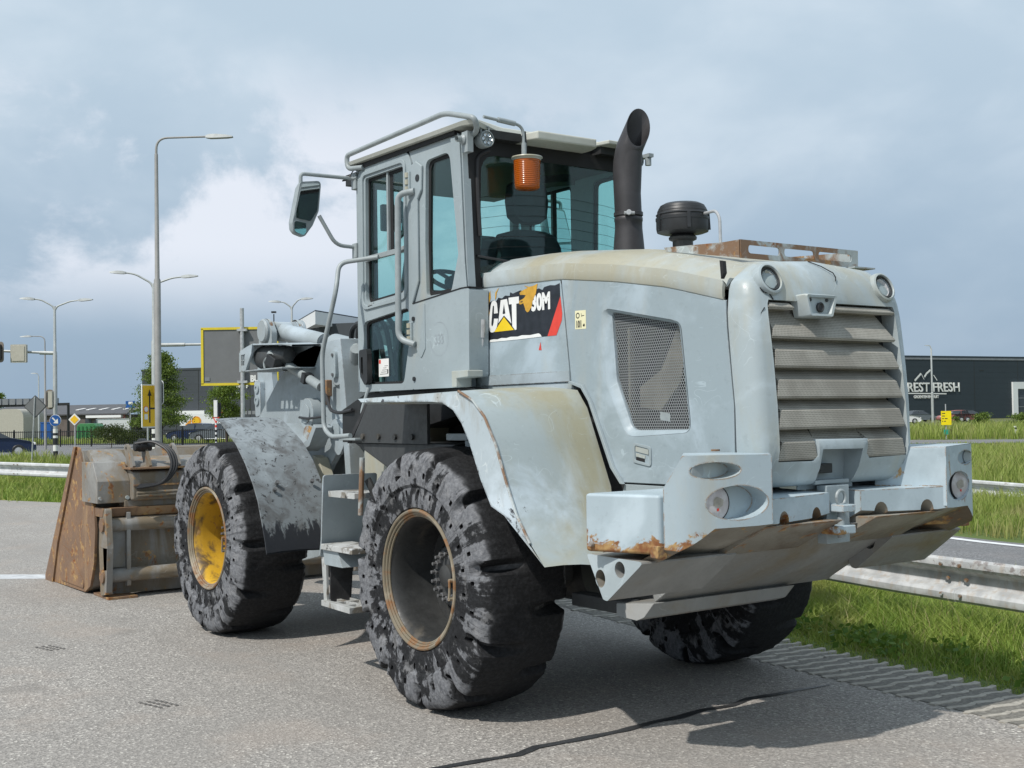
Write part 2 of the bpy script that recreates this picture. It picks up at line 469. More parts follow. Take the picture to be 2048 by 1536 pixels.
M['grass'] = leafy('grass_blades', (0.10, 0.22, 0.02), (0.40, 0.47, 0.11), (0.44, 0.43, 0.14))
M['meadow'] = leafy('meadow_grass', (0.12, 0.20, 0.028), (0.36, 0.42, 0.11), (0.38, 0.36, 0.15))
M['leaf'] = leafy('tree_leaves', (0.050, 0.10, 0.018), (0.21, 0.28, 0.060))
M['leaf_light'] = leafy('young_tree_leaves', (0.060, 0.115, 0.018), (0.20, 0.27, 0.045))
M['straw'] = leafy('dry_stems', (0.30, 0.25, 0.11), (0.52, 0.45, 0.24))
M['weed'] = leafy('weed_leaves', (0.07, 0.15, 0.02), (0.16, 0.26, 0.05))
M['hedge'] = leafy('hedge_leaves', (0.016, 0.030, 0.010), (0.060, 0.075, 0.024))
M['bark'] = simple('bark', (0.07, 0.055, 0.04), 0.9, 0, 0.3, 10)
mt, n = new_mat('dirty_lamp_lens')
n.put(n.p.inputs['Base Color'], n.mix(n.map(n.noise(n.pos, 22, 5), 0.4, 0.65), (0.50, 0.46, 0.46), (0.62, 0.60, 0.60)))
n.p.inputs['Roughness'].default_value = 0.2
M['lens_dirty'] = mt


# ------------------------------------------------------------------ mesh helpers
def rpoly(pts, r=0.03, n=4):
    """round the corners of a polygon; r may be a list"""
    out = []
    k = len(pts)
    for i in range(k):
        p = Vector(pts[i]); a = Vector(pts[i - 1]); b = Vector(pts[(i + 1) % k])
        ri = r[i] if isinstance(r, (list, tuple)) else r
        if ri <= 0:
            out.append(tuple(p)); continue
        da, db = (a - p), (b - p)
        la, lb = da.length, db.length
        da.normalize(); db.normalize()
        ang = da.angle(db)
        t = min(ri / max(math.tan(ang / 2), 1e-4), la * 0.48, lb * 0.48)
        p0, p1 = p + da * t, p + db * t
        for j in range(n + 1):
            s = j / n
            q = p0 * (1 - s) ** 2 + p * 2 * s * (1 - s) + p1 * s * s
            out.append(tuple(q))
    return out


class MB:
    def __init__(s):
        s.v, s.f = [], []

    def add(s, vs, fs):
        o = len(s.v)
        s.v += [tuple(x) for x in vs]
        s.f += [tuple(i + o for i in f) for f in fs]
        return s

    def box(s, x0, x1, y0, y1, z0, z1):
        vs = [(x, y, z) for x in (x0, x1) for y in (y0, y1) for z in (z0, z1)]
        return s.add(vs, [(0, 1, 3, 2), (4, 6, 7, 5), (0, 4, 5, 1), (2, 3, 7, 6), (0, 2, 6, 4), (1, 5, 7, 3)])

    def obox(s, p0, p1, wid, hei, upv=(0, 0, 1)):
        """box from p0 to p1 with given width (sideways) and height"""
        p0, p1 = Vector(p0), Vector(p1)
        d = (p1 - p0).normalized()
        sd = d.cross(Vector(upv)).normalized()
        uu = sd.cross(d)
        vs = []
        for p in (p0, p1):
            for a, b in ((-1, -1), (1, -1), (1, 1), (-1, 1)):
                vs.append(p + sd * a * wid / 2 + uu * b * hei / 2)
        return s.add(vs, [(3, 2, 1, 0), (4, 5, 6, 7), (0, 1, 5, 4), (1, 2, 6, 5), (2, 3, 7, 6), (3, 0, 4, 7)])

    def plate(s, outer, a0, a1, axis='y', holes=(), walls=True):
        """extruded polygon (with holes): axis y -> points are (x, z); x -> (y, z); z -> (x, y). a0/a1 may be functions of the 2-D point"""
        loops = [list(outer)] + [list(h) for h in holes]
        flat = [p for l in loops for p in l]
        tris = tessellate_polygon([[Vector((p[0], p[1], 0)) for p in l] for l in loops])

        def P(p, a):
            a = a(p) if callable(a) else a
            if axis == 'y': return (p[0], a, p[1])
            if axis == 'x': return (a, p[0], p[1])
            return (p[0], p[1], a)
        nv = len(flat)
        vs = [P(p, a0) for p in flat] + [P(p, a1) for p in flat]
        fs = []
        for t in tris:
            fs.append(tuple(t)); fs.append(tuple(i + nv for i in reversed(t)))
        if walls:
            o = 0
            for l in loops:
                k = len(l)
                for i in range(k):
                    j = (i + 1) % k
                    fs.append((o + i, o + j, o + j + nv, o + i + nv))
                o += k
        return s.add(vs, fs)

    def loft(s, rings, closed=True, cap0=True, cap1=True):
        k = len(rings[0])
        assert all(len(r) == k for r in rings), [len(r) for r in rings]
        vs = [p for r in rings for p in r]
        fs = []
        for i in range(len(rings) - 1):
            for j in range(k if closed else k - 1):
                a, b = i * k + j, i * k + (j + 1) % k
                fs.append((a, b, b + k, a + k))
        if closed and cap0: fs.append(tuple(reversed(range(k))))
        if closed and cap1: fs.append(tuple(range((len(rings) - 1) * k, len(rings) * k)))
        return s.add(vs, fs)

    def tube(s, pts, r, n=10, caps=True):
        pts = [Vector(p) for p in pts]
        rings = []
        prev = None
        for i, p in enumerate(pts):
            if i == 0: d = pts[1] - p
            elif i == len(pts) - 1: d = p - pts[i - 1]
            else: d = (pts[i + 1] - p).normalized() + (p - pts[i - 1]).normalized()
            d.normalize()
            if prev is None:
                ref = Vector((0, 0, 1)) if abs(d.z) < 0.9 else Vector((1, 0, 0))
                a = d.cross(ref).normalized()
            else:
                a = (prev - d * prev.dot(d)).normalized()
            prev = a
            b = d.cross(a)
            rr = r[i] if isinstance(r, (list, tuple)) else r
            rings.append([p + (a * math.cos(2 * PI * j / n) + b * math.sin(2 * PI * j / n)) * rr for j in range(n)])
        return s.loft(rings, True, caps, caps)

    def cyl(s, p0, p1, r, n=16):
        return s.tube([p0, p1], r, n)

    def lathe(s, prof, c=(0, 0, 0), axis='z', n=32, close=False):
        """profile of (radius, height) pairs turned about an axis through c"""
        rings = []
        for rad, h in prof:
            ring = []
            for j in range(n):
                a = 2 * PI * j / n
                u, v = rad * math.cos(a), rad * math.sin(a)
                p = {'z': (u, v, h), 'y': (u, h, v), 'x': (h, u, v)}[axis]
                ring.append((p[0] + c[0], p[1] + c[1], p[2] + c[2]))
            rings.append(ring)
        if close: rings.append(rings[0])
        return s.loft(rings, True, False, False)

    def ring(s, outer, inner, a0, a1, axis='y'):
        """closed frame between two loops of the same count"""
        def P(p, a):
            return (p[0], a, p[1]) if axis == 'y' else (a, p[0], p[1])
        k = len(outer)
        return s.loft([[P(p, a0) for p in outer], [P(p, a1) for p in outer], [P(p, a1) for p in inner], [P(p, a0) for p in inner], [P(p, a0) for p in outer]], True, False, False)

    def build(s, name, mat, parent=None, bevel=0.0, smooth=True, seg=2, ang=35, fix=True):
        me = bpy.data.meshes.new(name)
        me.from_pydata(s.v, [], s.f)
        if fix:
            b = bmesh.new(); b.from_mesh(me)
            bmesh.ops.remove_doubles(b, verts=b.verts, dist=1e-5)
            bmesh.ops.recalc_face_normals(b, faces=b.faces)
            b.to_mesh(me); b.free()
        if mat: me.materials.append(M[mat] if isinstance(mat, str) else mat)
        if smooth:
            me.polygons.foreach_set('use_smooth', [True] * len(me.polygons))
            me.set_sharp_from_angle(angle=R(ang))
        o = bpy.data.objects.new(name, me)
        C.objects.link(o)
        if parent: o.parent = parent
        if bevel:
            md = o.modifiers.new('edge', 'BEVEL')
            md.width = bevel; md.segments = seg; md.limit_method = 'ANGLE'; md.angle_limit = R(32)
            md.harden_normals = True
        return o


def bend(pts, r=0.06, n=5):
    """round the inner corners of an open path"""
    pts = [Vector(p) for p in pts]
    out = [pts[0]]
    for i in range(1, len(pts) - 1):
        p, a, b = pts[i], pts[i - 1], pts[i + 1]
        da, db = (a - p), (b - p)
        t = min(r, da.length * 0.45, db.length * 0.45)
        p0, p1 = p + da.normalized() * t, p + db.normalized() * t
        for j in range(n + 1):
            q = j / n
            out.append(p0 * (1 - q) ** 2 + p * 2 * q * (1 - q) + p1 * q * q)
    out.append(pts[-1])
    return out


def thing(name, label, cat, loc=(0, 0, 0), group=None):
    o = bpy.data.objects.new(name, None)
    o.empty_display_size = 0.2
    C.objects.link(o)
    o.location = loc
    o['label'] = label; o['category'] = cat
    if group: o['group'] = group
    return o


def tag(o, label, cat, group=None):
    o['label'] = label; o['category'] = cat
    if group: o['group'] = group
    return o


def kind(o, k):
    o['kind'] = k
    return o


def text_mesh(txt, name, mat, parent, loc, size, xdir, ydir, sx=1.0, bold=0.0, align='LEFT', ext=0.0006):
    """flat lettering: xdir/ydir are the reading and up directions"""
    cu = bpy.data.curves.new(name, 'FONT')
    cu.body = txt
    cu.size = size
    cu.offset = bold
    cu.extrude = ext
    cu.align_x = align
    cu.resolution_u = 3
    tmp = bpy.data.objects.new(name, cu)
    C.objects.link(tmp)
    dg = bpy.context.evaluated_depsgraph_get()
    me = bpy.data.meshes.new_from_object(tmp.evaluated_get(dg))
    bpy.data.objects.remove(tmp)
    x, y = Vector(xdir).normalized(), Vector(ydir).normalized()
    z = x.cross(y)
    mw = Matrix((x * sx, y, z)).transposed().to_4x4()
    mw.translation = Vector(loc)
    me.transform(mw)
    me.materials.clear()
    me.materials.append(M[mat])
    o = bpy.data.objects.new(name, me)
    C.objects.link(o)
    o.parent = parent
    return o


def flip_y(o, parent):
    """mirrored copy of a part (and its children) on the other side of the machine"""
    me = o.data.copy()
    me.transform(Matrix.Scale(-1, 4, (0, 1, 0)))
    me.flip_normals()
    c = bpy.data.objects.new(o.name.split('.')[0], me)
    C.objects.link(c)
    c.parent = parent
    for md in o.modifiers:
        if md.type == 'BEVEL':
            n_ = c.modifiers.new('edge', 'BEVEL')
            n_.width, n_.segments, n_.limit_method, n_.angle_limit, n_.harden_normals = md.width, md.segments, md.limit_method, md.angle_limit, True
    for ch in list(o.children):
        flip_y(ch, c)
    return c


def lerp(a, b, t): return a + (b - a) * t


def interp(x, pts):
    pts = sorted(pts)
    if x <= pts[0][0]: return pts[0][1]
    for (a, b), (c, d) in zip(pts, pts[1:]):
        if x <= c: return b + (d - b) * (x - a) / (c - a)
    return pts[-1][1]


H2 = Vector((math.cos(YAW), math.sin(YAW), 0))
S2 = Vector((math.sin(YAW), -math.cos(YAW), 0))


def spot(lat, dep, z=0.0):
    """ground point `lat` metres to the right of and `dep` metres away along the road side of the machine"""
    p = CAM + H2 * dep + S2 * lat
    return Vector((p.x, p.y, z))

# ------------------------------------------------------------------ setting: ground, roads, verge
EDGE = [(-9.0, -0.6), (-4.5, -1.20), (-2.13, -1.46), (-0.15, -1.64), (2.4, -1.98), (6.0, -2.42), (10.0, -2.75), (14.0, -2.70), (17.0, -2.42), (18.8, -2.05), (20.7, -1.30), (26, 1.2), (34, 5.5)]


def edge_y(x): return interp(x, EDGE)


def dens(pts, step=0.5):
    out = []
    for (a, b), (c, d) in zip(pts, pts[1:]):
        n_ = max(1, int(math.hypot(c - a, d - b) / step))
        out += [(lerp(a, c, i / n_), lerp(b, d, i / n_)) for i in range(n_)]
    return out + [pts[-1]]


def ground_z(x, y):
    d = edge_y(x) - y              # metres out into the verge
    if d < 0.1: return -0.012
    return -0.012 - 0.20 * min(1, max(0, (d - 0.1) / 1.6)) ** 1.3


g = MB()
xs = list(np.linspace(-14, 40, 55))
offs = [0.02, -0.3, -0.6, -1.0, -1.4, -2.0, -3.0, -6.0]
rows = []
for o_ in offs:
    rows.append([(x, edge_y(x) + o_, ground_z(x, edge_y(x) + o_)) for x in xs])
g.loft(rows, closed=False)
kind(g.build('verge_ground', 'soil'), 'structure')
g = MB()
g.add([(-1500, -1500, -0.23), (1500, -1500, -0.23), (1500, 1500, -0.23), (-1500, 1500, -0.23)], [(0, 1, 2, 3)])
kind(g.build('ground', 'soil'), 'structure')
# parking strip the machine stands on
ed = dens(EDGE, 0.6)
poly = [(x, y) for x, y in ed] + [(34, 9), (24, 8.0), (20, 30), (-30, 30), (-30, -0.5)]
g = MB().plate(poly, -0.25, 0.0, 'z')
kind(g.build('asphalt_yard', 'asphalt', smooth=False), 'structure')


def ribbon(name, far, near, z, mat):
    g = MB()
    g.loft([[spot(a, b, z) for a, b in far], [spot(a, b, z) for a, b in near]], closed=False)
    return kind(g.build(name, mat, smooth=False), 'structure')


# carriageway behind the machine: close on the right, swinging away to the left
ribbon("road", [(16, 2), (9, 11.6), (6.45, 16.4), (2, 27), (-3, 40), (-6, 51), (-6, 76), (-32, 90), (-70, 99)],
       [(10.5, 2), (4.6, 9.6), (2.6, 14.6), (-2, 25), (-8, 37), (-13, 48), (-25, 60), (-45, 74), (-70, 90)], -0.214, 'road')
ribbon('far_road', [(75, 62), (30, 66), (0, 78), (-30, 96), (-70, 116)], [(75, 55), (30, 58.5), (0, 70), (-30, 86), (-70, 104)], -0.216, 'road')


def stripe(pts, wd, z=-0.208):
    g = MB()
    pts = [Vector(p) for p in pts]
    L, Rr = [], []
    for i, p in enumerate(pts):
        d = (pts[min(i + 1, len(pts) - 1)] - pts[max(i - 1, 0)]).normalized()
        nrm = Vector((-d.y, d.x))
        L.append(spot(*(p + nrm * wd / 2), z)); Rr.append(spot(*(p - nrm * wd / 2), z))
    g.loft([L, Rr], closed=False)
    return kind(g.build('road_marking', 'line', smooth=False), 'structure')


stripe([(16 - .35, 2), (8.65, 11.6), (6.2, 16.25), (1.7, 27), (-3.3, 40)], 0.16)
stripe([(-17.5, 52.5), (-25, 61.5), (-40, 70)], 0.22)
stripe([(-12, 66), (-22, 74)], 0.18)
stripe([(75, 61.2), (30, 65.2), (5, 75.6)], 0.16, -0.21)
# worn white stop line left of the bucket
g = MB().plate([(7.02, 1.16), (7.36, 1.10), (9.6, 3.6), (12.0, 6.4), (11.4, 6.6), (8.9, 3.6)], 0.001, 0.004, 'z')
kind(g.build('stop_line', 'faint_line', smooth=False), 'structure')
# sealed crack
cr = [(-1.05, 3.2), (-0.97, 2.4), (-0.955, 1.75), (-0.985, 1.45), (-1.01, 1.27), (-0.96, 1.13), (-0.975, 0.93), (-0.985, 0.62), (-0.955, 0.36), (-0.965, 0.22), (-0.93, 0.02), (-0.955, -0.18), (-0.90, -0.36), (-0.925, -0.55), (-0.93, -0.75), (-0.955, -0.96)]
L, Rr = [], []
for i, (x, y) in enumerate(dens(cr, 0.05)):
    wv_ = 0.024 + 0.010 * mnoise.noise(Vector((x * 9, y * 7, 3))) + 0.003 * math.sin(i)
    if y < -0.6: wv_ *= max(0.25, (1.05 + y) / 0.45)
    L.append((x - wv_, y, 0.0045)); Rr.append((x + wv_, y, 0.0045))
kind(MB().loft([L, Rr], closed=False).build('crack_seal', 'tar', smooth=False), 'structure')
MARKS = [(3.18, 2.25), (1.05, 2.23)]
# short scrape marks left by lifting forks
for x, y in MARKS:
    g = MB()
    for k in range(3):
        for q in range(5):
            xx = x - 0.10 + q * 0.045 + random.uniform(-.006, .006); yy = y - 0.07 + k * 0.045 + q * 0.012
            g.box(xx, xx + 0.036, yy, yy + 0.016, 0.0005, 0.004)
    kind(g.build('scrape_mark', 'scuff', smooth=False), 'structure')

# wavy concrete edging blocks between asphalt and verge
base_strip = MB()
sx = [(-6.0, -0.62), (-2.13, -1.0), (-0.2, -1.20), (2.2, -1.56), (6, -2.05), (10, -2.4)]
base_strip.loft([[(x, y + .03, 0.003) for x, y in dens(sx, .4)], [(x, edge_y(x) - 0.05, 0.003) for x, _ in dens(sx, .4)]], closed=False)
strip = kind(base_strip.build('paving_strip', 'filler', smooth=False), 'structure')


def paver_mesh(seed):
    rr = random.Random(seed)
    n_ = 7
    L, Rr, L0, R0 = [], [], [], []
    wdt = rr.uniform(0.016, 0.024)
    for i in range(n_):
        t = i / (n_ - 1)
        y = 0.105 * (1 - 2 * t)
        x = 0.014 * math.sin(t * 2 * PI + 0.4) - 0.03 * (t - .5) + rr.uniform(-.002, .002)
        e = 0.75 if i in (0, n_ - 1) else 1.0
        L.append((x + wdt * e, y, 0.008)); Rr.append((x - wdt * e, y, 0.008))
        L0.append((x + wdt * e + .004, y, -0.02)); R0.append((x - wdt * e - .004, y, -0.02))
    b = MB()
    rings = [[L0[i], L[i], Rr[i], R0[i]] for i in range(n_)]
    b.loft(rings, True, True, True)
    return b


pm = [paver_mesh(s).build('paver', 'concrete', strip, bevel=0.0) for s in range(5)]
k = 0
x = -3.4
while x < 3.3:
    yin, yout = interp(x, sx), edge_y(x) + 0.03
    off = (k % 3) * 0.07
    y = yin - off - 0.05
    while y > yout - 0.08:
        if k < 5 and not pm[k].get('used'):
            o = pm[k]; o['used'] = 1
        else:
            o = pm[random.randrange(5)].copy(); C.objects.link(o); o.parent = strip
        o.location = (x + random.uniform(-.006, .006) - (yin - y) * 0.10, y, random.uniform(-.004, 0))
        o.rotation_euler = (0, 0, R(4) + random.uniform(-.05, .05))
        k += 1
        y -= 0.212
    x += 0.112
for o in pm:
    if 'used' in o: del o['used']

# ================================================================== the wheel loader
# machine axes: +x forwards, +y to its left, origin on the ground under the rear axle
LD = thing('wheel_loader', 'grey weathered wheel loader with worn solid tyres parked on the asphalt', 'wheel loader')


def tyre_mb(s, yo, seed, bites):
    """solid tyre, axis y, outer face at y = s*yo; s = +1 left, -1 right"""
    rr = random.Random(seed)
    prof = [(.372, -.034), (.384, -.014), (.40, -.010), (.435, -.010), (.449, -.010), (.481, -.010), (.492, -.012), (.500, -.006), (.506, .002), (.530, .004),
            (.548, .004), (.580, .003), (.600, .002), (.622, .0), (.640, -.004), (.656, -.010), (.670, -.020), (.682, -.034), (.690, -.052), (.695, -.078),
            (.698, -.110), (.700, -.145), (.702, -.185), (.703, -.225), (.7035, -.262)]
    W2 = 0.262
    full = prof + [(r, -2 * W2 - y) for r, y in reversed(prof[:-1])]
    NS, NP = 480, len(full)
    half = len(prof) - 1
    lug = 2 * PI / 11
    ph = rr.uniform(0, lug)
    jit = [rr.uniform(-.05, .05) for _ in range(11)]
    dep = [rr.uniform(.55, 1.25) for _ in range(22)]
    V = []
    for j in range(NS):
        a = 2 * PI * j / NS
        ca, sa = math.cos(a), math.sin(a)
        for i, (r, y) in enumerate(full):
            outer = i <= half
            ii = i if outer else NP - 1 - i
            # gaps between the lugs, staggered from side to side
            q = (a - ph + (0 if outer else lug / 2)) / lug
            kx = int(math.floor(q + .5)) % 11
            d = abs(q - math.floor(q + .5) - jit[kx]) * lug
            wgap = 0.055 if ii > 14 else 0.065
            gap = min(1.0, 1.6 * (1 - (d / wgap))) if d < wgap else 0.0
            amt = interp(ii, [(9, 0), (12, .012), (14, .042), (16, .075), (18, .080), (20, .064), (22, .030), (24, 0)]) * gap * dep[kx + (0 if outer else 11)]
            r2_ = r - amt
            y2_ = y
            if 10 < ii < 17:
                y2_ = y + (-1 if outer else 1) * 0.034 * gap * dep[kx]
            p = Vector((r * ca, y * 1.3, r * sa))
            if ii > 12:
                nzv = mnoise.noise(p * 9 + Vector((seed * 3.1, 0, 0))) + 0.6 * mnoise.noise(p * 24 + Vector((0, seed, 0))) + 0.5 * mnoise.noise(p * 55) - 0.9 * max(0, mnoise.noise(p * 16 + Vector((3, seed, 1))) - .25)
                k_ = interp(ii, [(12, 0), (16, 1), (20, .9), (24, .25)])
                r2_ += nzv * 0.0065 * k_ - 0.003 * k_
                y2_ += nzv * 0.004 * k_ * (1 if outer else -1)
                for (ba, bs, bd) in bites:
                    da = math.atan2(math.sin(a - ba), math.cos(a - ba))
                    if abs(da) < bs and outer:
                        r2_ -= bd * k_ * (1 - (da / bs) ** 2)
            V.append((r2_ * ca, s * (yo + y2_), r2_ * sa))
    F = []
    holes = {}
    for j in range(NS):
        jn = (j + 1) % NS
        for i in range(NP - 1):
            ii = i if i < half else NP - 2 - i
            hole = (ii == 4 and j % 20 in (3, 4, 5, 6)) or (ii == 10 and j % 20 in (13, 14, 15, 16))
            if hole:
                holes.setdefault((i, j // 20), []).append(j)
            else:
                F.append((j * NP + i, jn * NP + i, jn * NP + i + 1, j * NP + i + 1))
    for (i, _), js in holes.items():
        jj = js + [(js[-1] + 1) % NS]
        rim = [q * NP + i for q in jj] + [q * NP + i + 1 for q in reversed(jj)]
        nr_ = len(rim)
        o = len(V)
        sgn = -1 if i < half else 1
        cen = Vector((0, 0, 0))
        for q in rim: cen += Vector(V[q])
        cen /= nr_
        for q in (rim[0], rim[len(jj) - 1], rim[len(jj)], rim[-1]):
            V[q] = tuple(Vector(V[q]).lerp(cen, 0.28))
        for q in rim:
            p = Vector(V[q]).lerp(cen, 0.12)
            V.append((p.x, p.y + s * sgn * 0.05, p.z))
        for q in range(nr_):
            F.append((rim[q], rim[(q + 1) % nr_], o + (q + 1) % nr_, o + q))
        F.append(tuple(range(o, o + nr_)))
    b = MB(); b.v, b.f = V, F
    return b


def wheel(x, s, seed, rim, yoff=1.21, bites=()):
    """rim barrel is the part; tyre, rings, disc, hub and nuts are its pieces"""
    z = 0.70
    cc = (x, 0, z)
    y0 = s * yoff
    w = MB().lathe([(.372, y0 - s * .034), (.352, y0 - s * .03), (.336, y0 - s * .045), (.322, y0 - s * .07), (.312, y0 - s * .12), (.306, y0 - s * .30), (.30, y0 - s * .36), (.30, y0 - s * .50), (.36, y0 - s * .51)], cc, 'y', 72).build('wheel', rim, LD, ang=50)
    t = tyre_mb(s, yoff, seed, bites)
    t.v = [(p[0] + x, p[1], p[2] + z) for p in t.v]
    t.build('tyre', 'tyre', w, ang=42)
    b = MB()
    for r_, y_, rad in ((.366, .020, .0105), (.352, .030, .009), (.340, .040, .0075)):
        b.lathe([(r_ + rad * math.cos(k * PI / 4), y0 - s * y_ + rad * math.sin(k * PI / 4)) for k in range(8)], cc, 'y', 72, close=True)
    # split of the lock ring
    for q in (-1, 1):
        a = PI + 0.05 + q * .13
        b.cyl((x + .352 * math.cos(a), y0 - s * .022, z + .352 * math.sin(a)), (x + .352 * math.cos(a), y0 + s * .006, z + .352 * math.sin(a)), .011, 8)
    b.tube([(x + .352 * math.cos(PI + .05 + k * .026), y0 + s * .004, z + .352 * math.sin(PI + .05 + k * .026)) for k in range(-5, 6)], .007, 6)
    b.build('lock_ring', 'ring', w)
    dsc = MB().lathe([(.305, y0 - s * .30), (.25, y0 - s * .305), (.235, y0 - s * .30), (.225, y0 - s * .34)], cc, 'y', 48)
    dsc.build('wheel_disc', 'rimdark' if rim == 'rimdark' else 'yellowrim', w)
    MB().lathe([(.228, y0 - s * .34), (.172, y0 - s * .35), (.168, y0 - s * .235), (.155, y0 - s * .225), (.06, y0 - s * .225)], cc, 'y', 40).build('wheel_hub', 'wellblack', w)
    nut = None
    for k in range(16):
        a = 2 * PI * k / 16 + .1
        px, pz = x + .125 * math.cos(a), z + .125 * math.sin(a)
        if nut is None:
            nb = MB().lathe([(.017, 0), (.017, s * .022), (.010, s * .024), (.010, s * .046), (0, s * .048)], (0, 0, 0), 'y', 6)
            nut = nb.build('wheel_nut', 'nut', w, smooth=False)
            o = nut
        else:
            o = nut.copy(); C.objects.link(o); o.parent = w
        o.location = (px, y0 - s * .226, pz)
    hb = MB().lathe([(.065, y0 - s * .226), (.06, y0 - s * .19), (.03, y0 - s * .18), (0, y0 - s * .18)], cc, 'y', 24)
    hb.build('hub', 'rimdark', w)
    return w


wheel(0, 1, 3, 'rimdark', bites=[(R(20), .07, .02), (R(-8), .08, .026), (R(-62), .16, .018)])
wheel(0, -1, 5, 'rimdark')
wheel(3.0, 1, 9, 'yellowrim', bites=[(R(160), .12, .02), (R(12), .06, .02)])
wheel(3.0, -1, 14, 'yellowrim')

# axles and centre frame
for xa in (0, 3):
    MB().cyl((xa, -.75, .70), (xa, .75, .70), .13, 20).cyl((xa - .2, 0, .70), (xa + .28, 0, .70), .24, 20).build('axle', 'wellblack', LD)
b = MB().plate([(-1.05, .72), (-1.0, .62), (-.55, .60), (-.35, .95), (.35, .95), (.55, .62), (1.1, .62), (1.25, .95), (1.25, 1.6), (-1.05, 1.25)], -.38, .38)
b.build('rear_frame', 'wellblack', LD, .01)
b = MB().plate([(1.35, .70), (1.75, .62), (2.3, .85), (2.3, 1.3), (1.35, 1.3)], -.20, .20)
b.build('articulation_joint', 'wellblack', LD, .01)
b = MB()
for s in (-1, 1):
    b.plate([(1.86, .62), (2.6, .60), (3.5, .62), (3.72, .95), (3.4, 1.25), (2.55, 1.45), (2.34, 2.05), (1.98, 2.10), (1.86, 1.5)], s * .27, s * .33)
    b.plate([(1.93, .70), (1.99, .70), (2.12, 1.75), (2.165, 2.13), (2.10, 2.13), (2.0, 1.5)], s * .33, s * .545)
b.box(1.87, 1.93, -.33, .33, .62, 2.0).box(1.9, 3.6, -.3, .3, .66, .9)
b.build('front_frame', 'paint_arm', LD, .006)

# ---------------------------------------------------------------- lift arms, linkage, bucket
for s in (1, -1):
    arm = MB().plate(rpoly([(2.165, 2.128), (2.12, 1.75), (2.075, 1.45), (2.42, 1.15), (3.3, .78), (4.55, .30), (4.98, .22), (5.08, .40), (4.72, .66), (3.98, 1.22), (3.616, 1.56), (3.217, 1.865), (2.85, 2.06), (2.5, 2.116)],
                            [.02, .02, .03, .1, .1, .1, .08, .08, .1, .2, .2, .3, .3, .2], 4), s * .47, s * .515)
    arm = arm.build('lift_arm', 'paint_arm', LD, .006)
    # raised pivot boss with its elongated lock plate
    MB().plate(rpoly([(2.26, 2.08), (2.10, 2.08), (2.10, 1.80), (2.26, 1.80)], .075, 6), s * .515, s * .535).build('pivot_boss', 'paint_arm', arm, .006)
    MB().plate(rpoly([(2.225, 2.045), (2.15, 2.045), (2.15, 1.85), (2.225, 1.85)], .034, 5), s * .535, s * .562).build('lock_plate', 'paint_cab', arm, .004)
    q = MB()
    for zz in (2.015, 1.875): q.cyl((2.188, s * .562, zz), (2.188, s * .572, zz), .012, 8)
    q.build('bolt', 'nut', arm)
    MB().plate(rpoly([(2.28, 1.56), (2.09, 1.56), (2.07, 1.38), (2.16, 1.28), (2.29, 1.40)], .08, 6), s * .515, s * .54).build('pivot_boss', 'paint_arm', arm, .006)
    MB().plate(rpoly([(2.235, 1.53), (2.13, 1.53), (2.12, 1.42), (2.235, 1.42)], .045, 5), s * .54, s * .553).build('lock_plate', 'paint_cab', arm, .004)
    # lift cylinder eye and rod
    MB().cyl((2.55, s * .515, 1.60), (2.55, s * .60, 1.60), .115, 24).cyl((2.55, s * .60, 1.60), (2.55, s * .612, 1.60), .07, 20).build('cylinder_eye', 'paint_arm', arm, .004)
    MB().cyl((2.47, s * .515, 1.45), (2.47, s * .63, 1.45), .065, 20).cyl((2.44, s * .63, 1.45), (2.44, s * .645, 1.45), .03, 14).build('pin', 'rack_rust', arm)
    cy = MB().cyl((2.45, s * .40, 1.40), (3.5, s * .40, .88), .07, 18).build('lift_cylinder', 'paint_arm', LD)
    MB().cyl((3.5, s * .40, .88), (4.0, s * .40, .64), .038, 14).build('cylinder_rod', 'chrome', cy)
    # bent bracket that carries the fender
    MB().plate([(2.72, 1.49), (2.62, 1.43), (2.42, 1.33), (2.30, 1.37), (2.19, 1.50), (2.23, 1.525), (2.33, 1.415), (2.42, 1.385), (2.60, 1.475), (2.70, 1.535)], s * .57, s * .70).build('fender_bracket', 'paint_arm', LD, .004)
    MB().plate([(2.46, 1.30), (2.36, 1.28), (2.16, .98), (2.0, .86), (2.06, .80), (2.26, .93)], s * .52, s * .60).build('fender_stay', 'paint_hood', LD, .004)
    # front fender: one curved sheet, scuffed to black rubber along its tail
    prof = [(2.66, 1.575), (2.58, 1.555), (2.45, 1.485), (2.30, 1.40), (2.15, 1.275), (2.03, 1.145), (1.95, 1.03), (1.885, .88), (1.845, .78), (1.82, .69)]
    wid = [.755, .755, .745, .735, .73, .73, .74, .79, .83, .85]
    out = MB()
    ro, ri = [], []
    top = [[(x, s * 1.245, z) for x, z in prof], [(x + .02, s * lerp(1.245, wv_, .33), z + .006) for (x, z), wv_ in zip(prof, wid)], [(x + .03, s * lerp(1.245, wv_, .66), z + .006) for (x, z), wv_ in zip(prof, wid)], [(x + .03, s * wv_, z) for (x, z), wv_ in zip(prof, wid)]]
    bot = [[(p[0] + .008, p[1], p[2] - .010) for p in r_] for r_ in top]
    out.loft([top[0], top[1], top[2], top[3], bot[3], bot[2], bot[1], bot[0], top[0]], closed=False)
    ff = out.build('front_fender', 'paint_scuffed', LD, ang=50)
    q = MB()
    for bx, by in ((2.02, 1.08), (2.02, .82), (1.99, 1.11)):
        zz = interp(bx, [(a, b_) for a, b_ in prof])
        q.cyl((bx + .0, s * by, zz), (bx - .018, s * by, zz + .014), .014, 10)
    q.build('bolt', 'nut', ff)

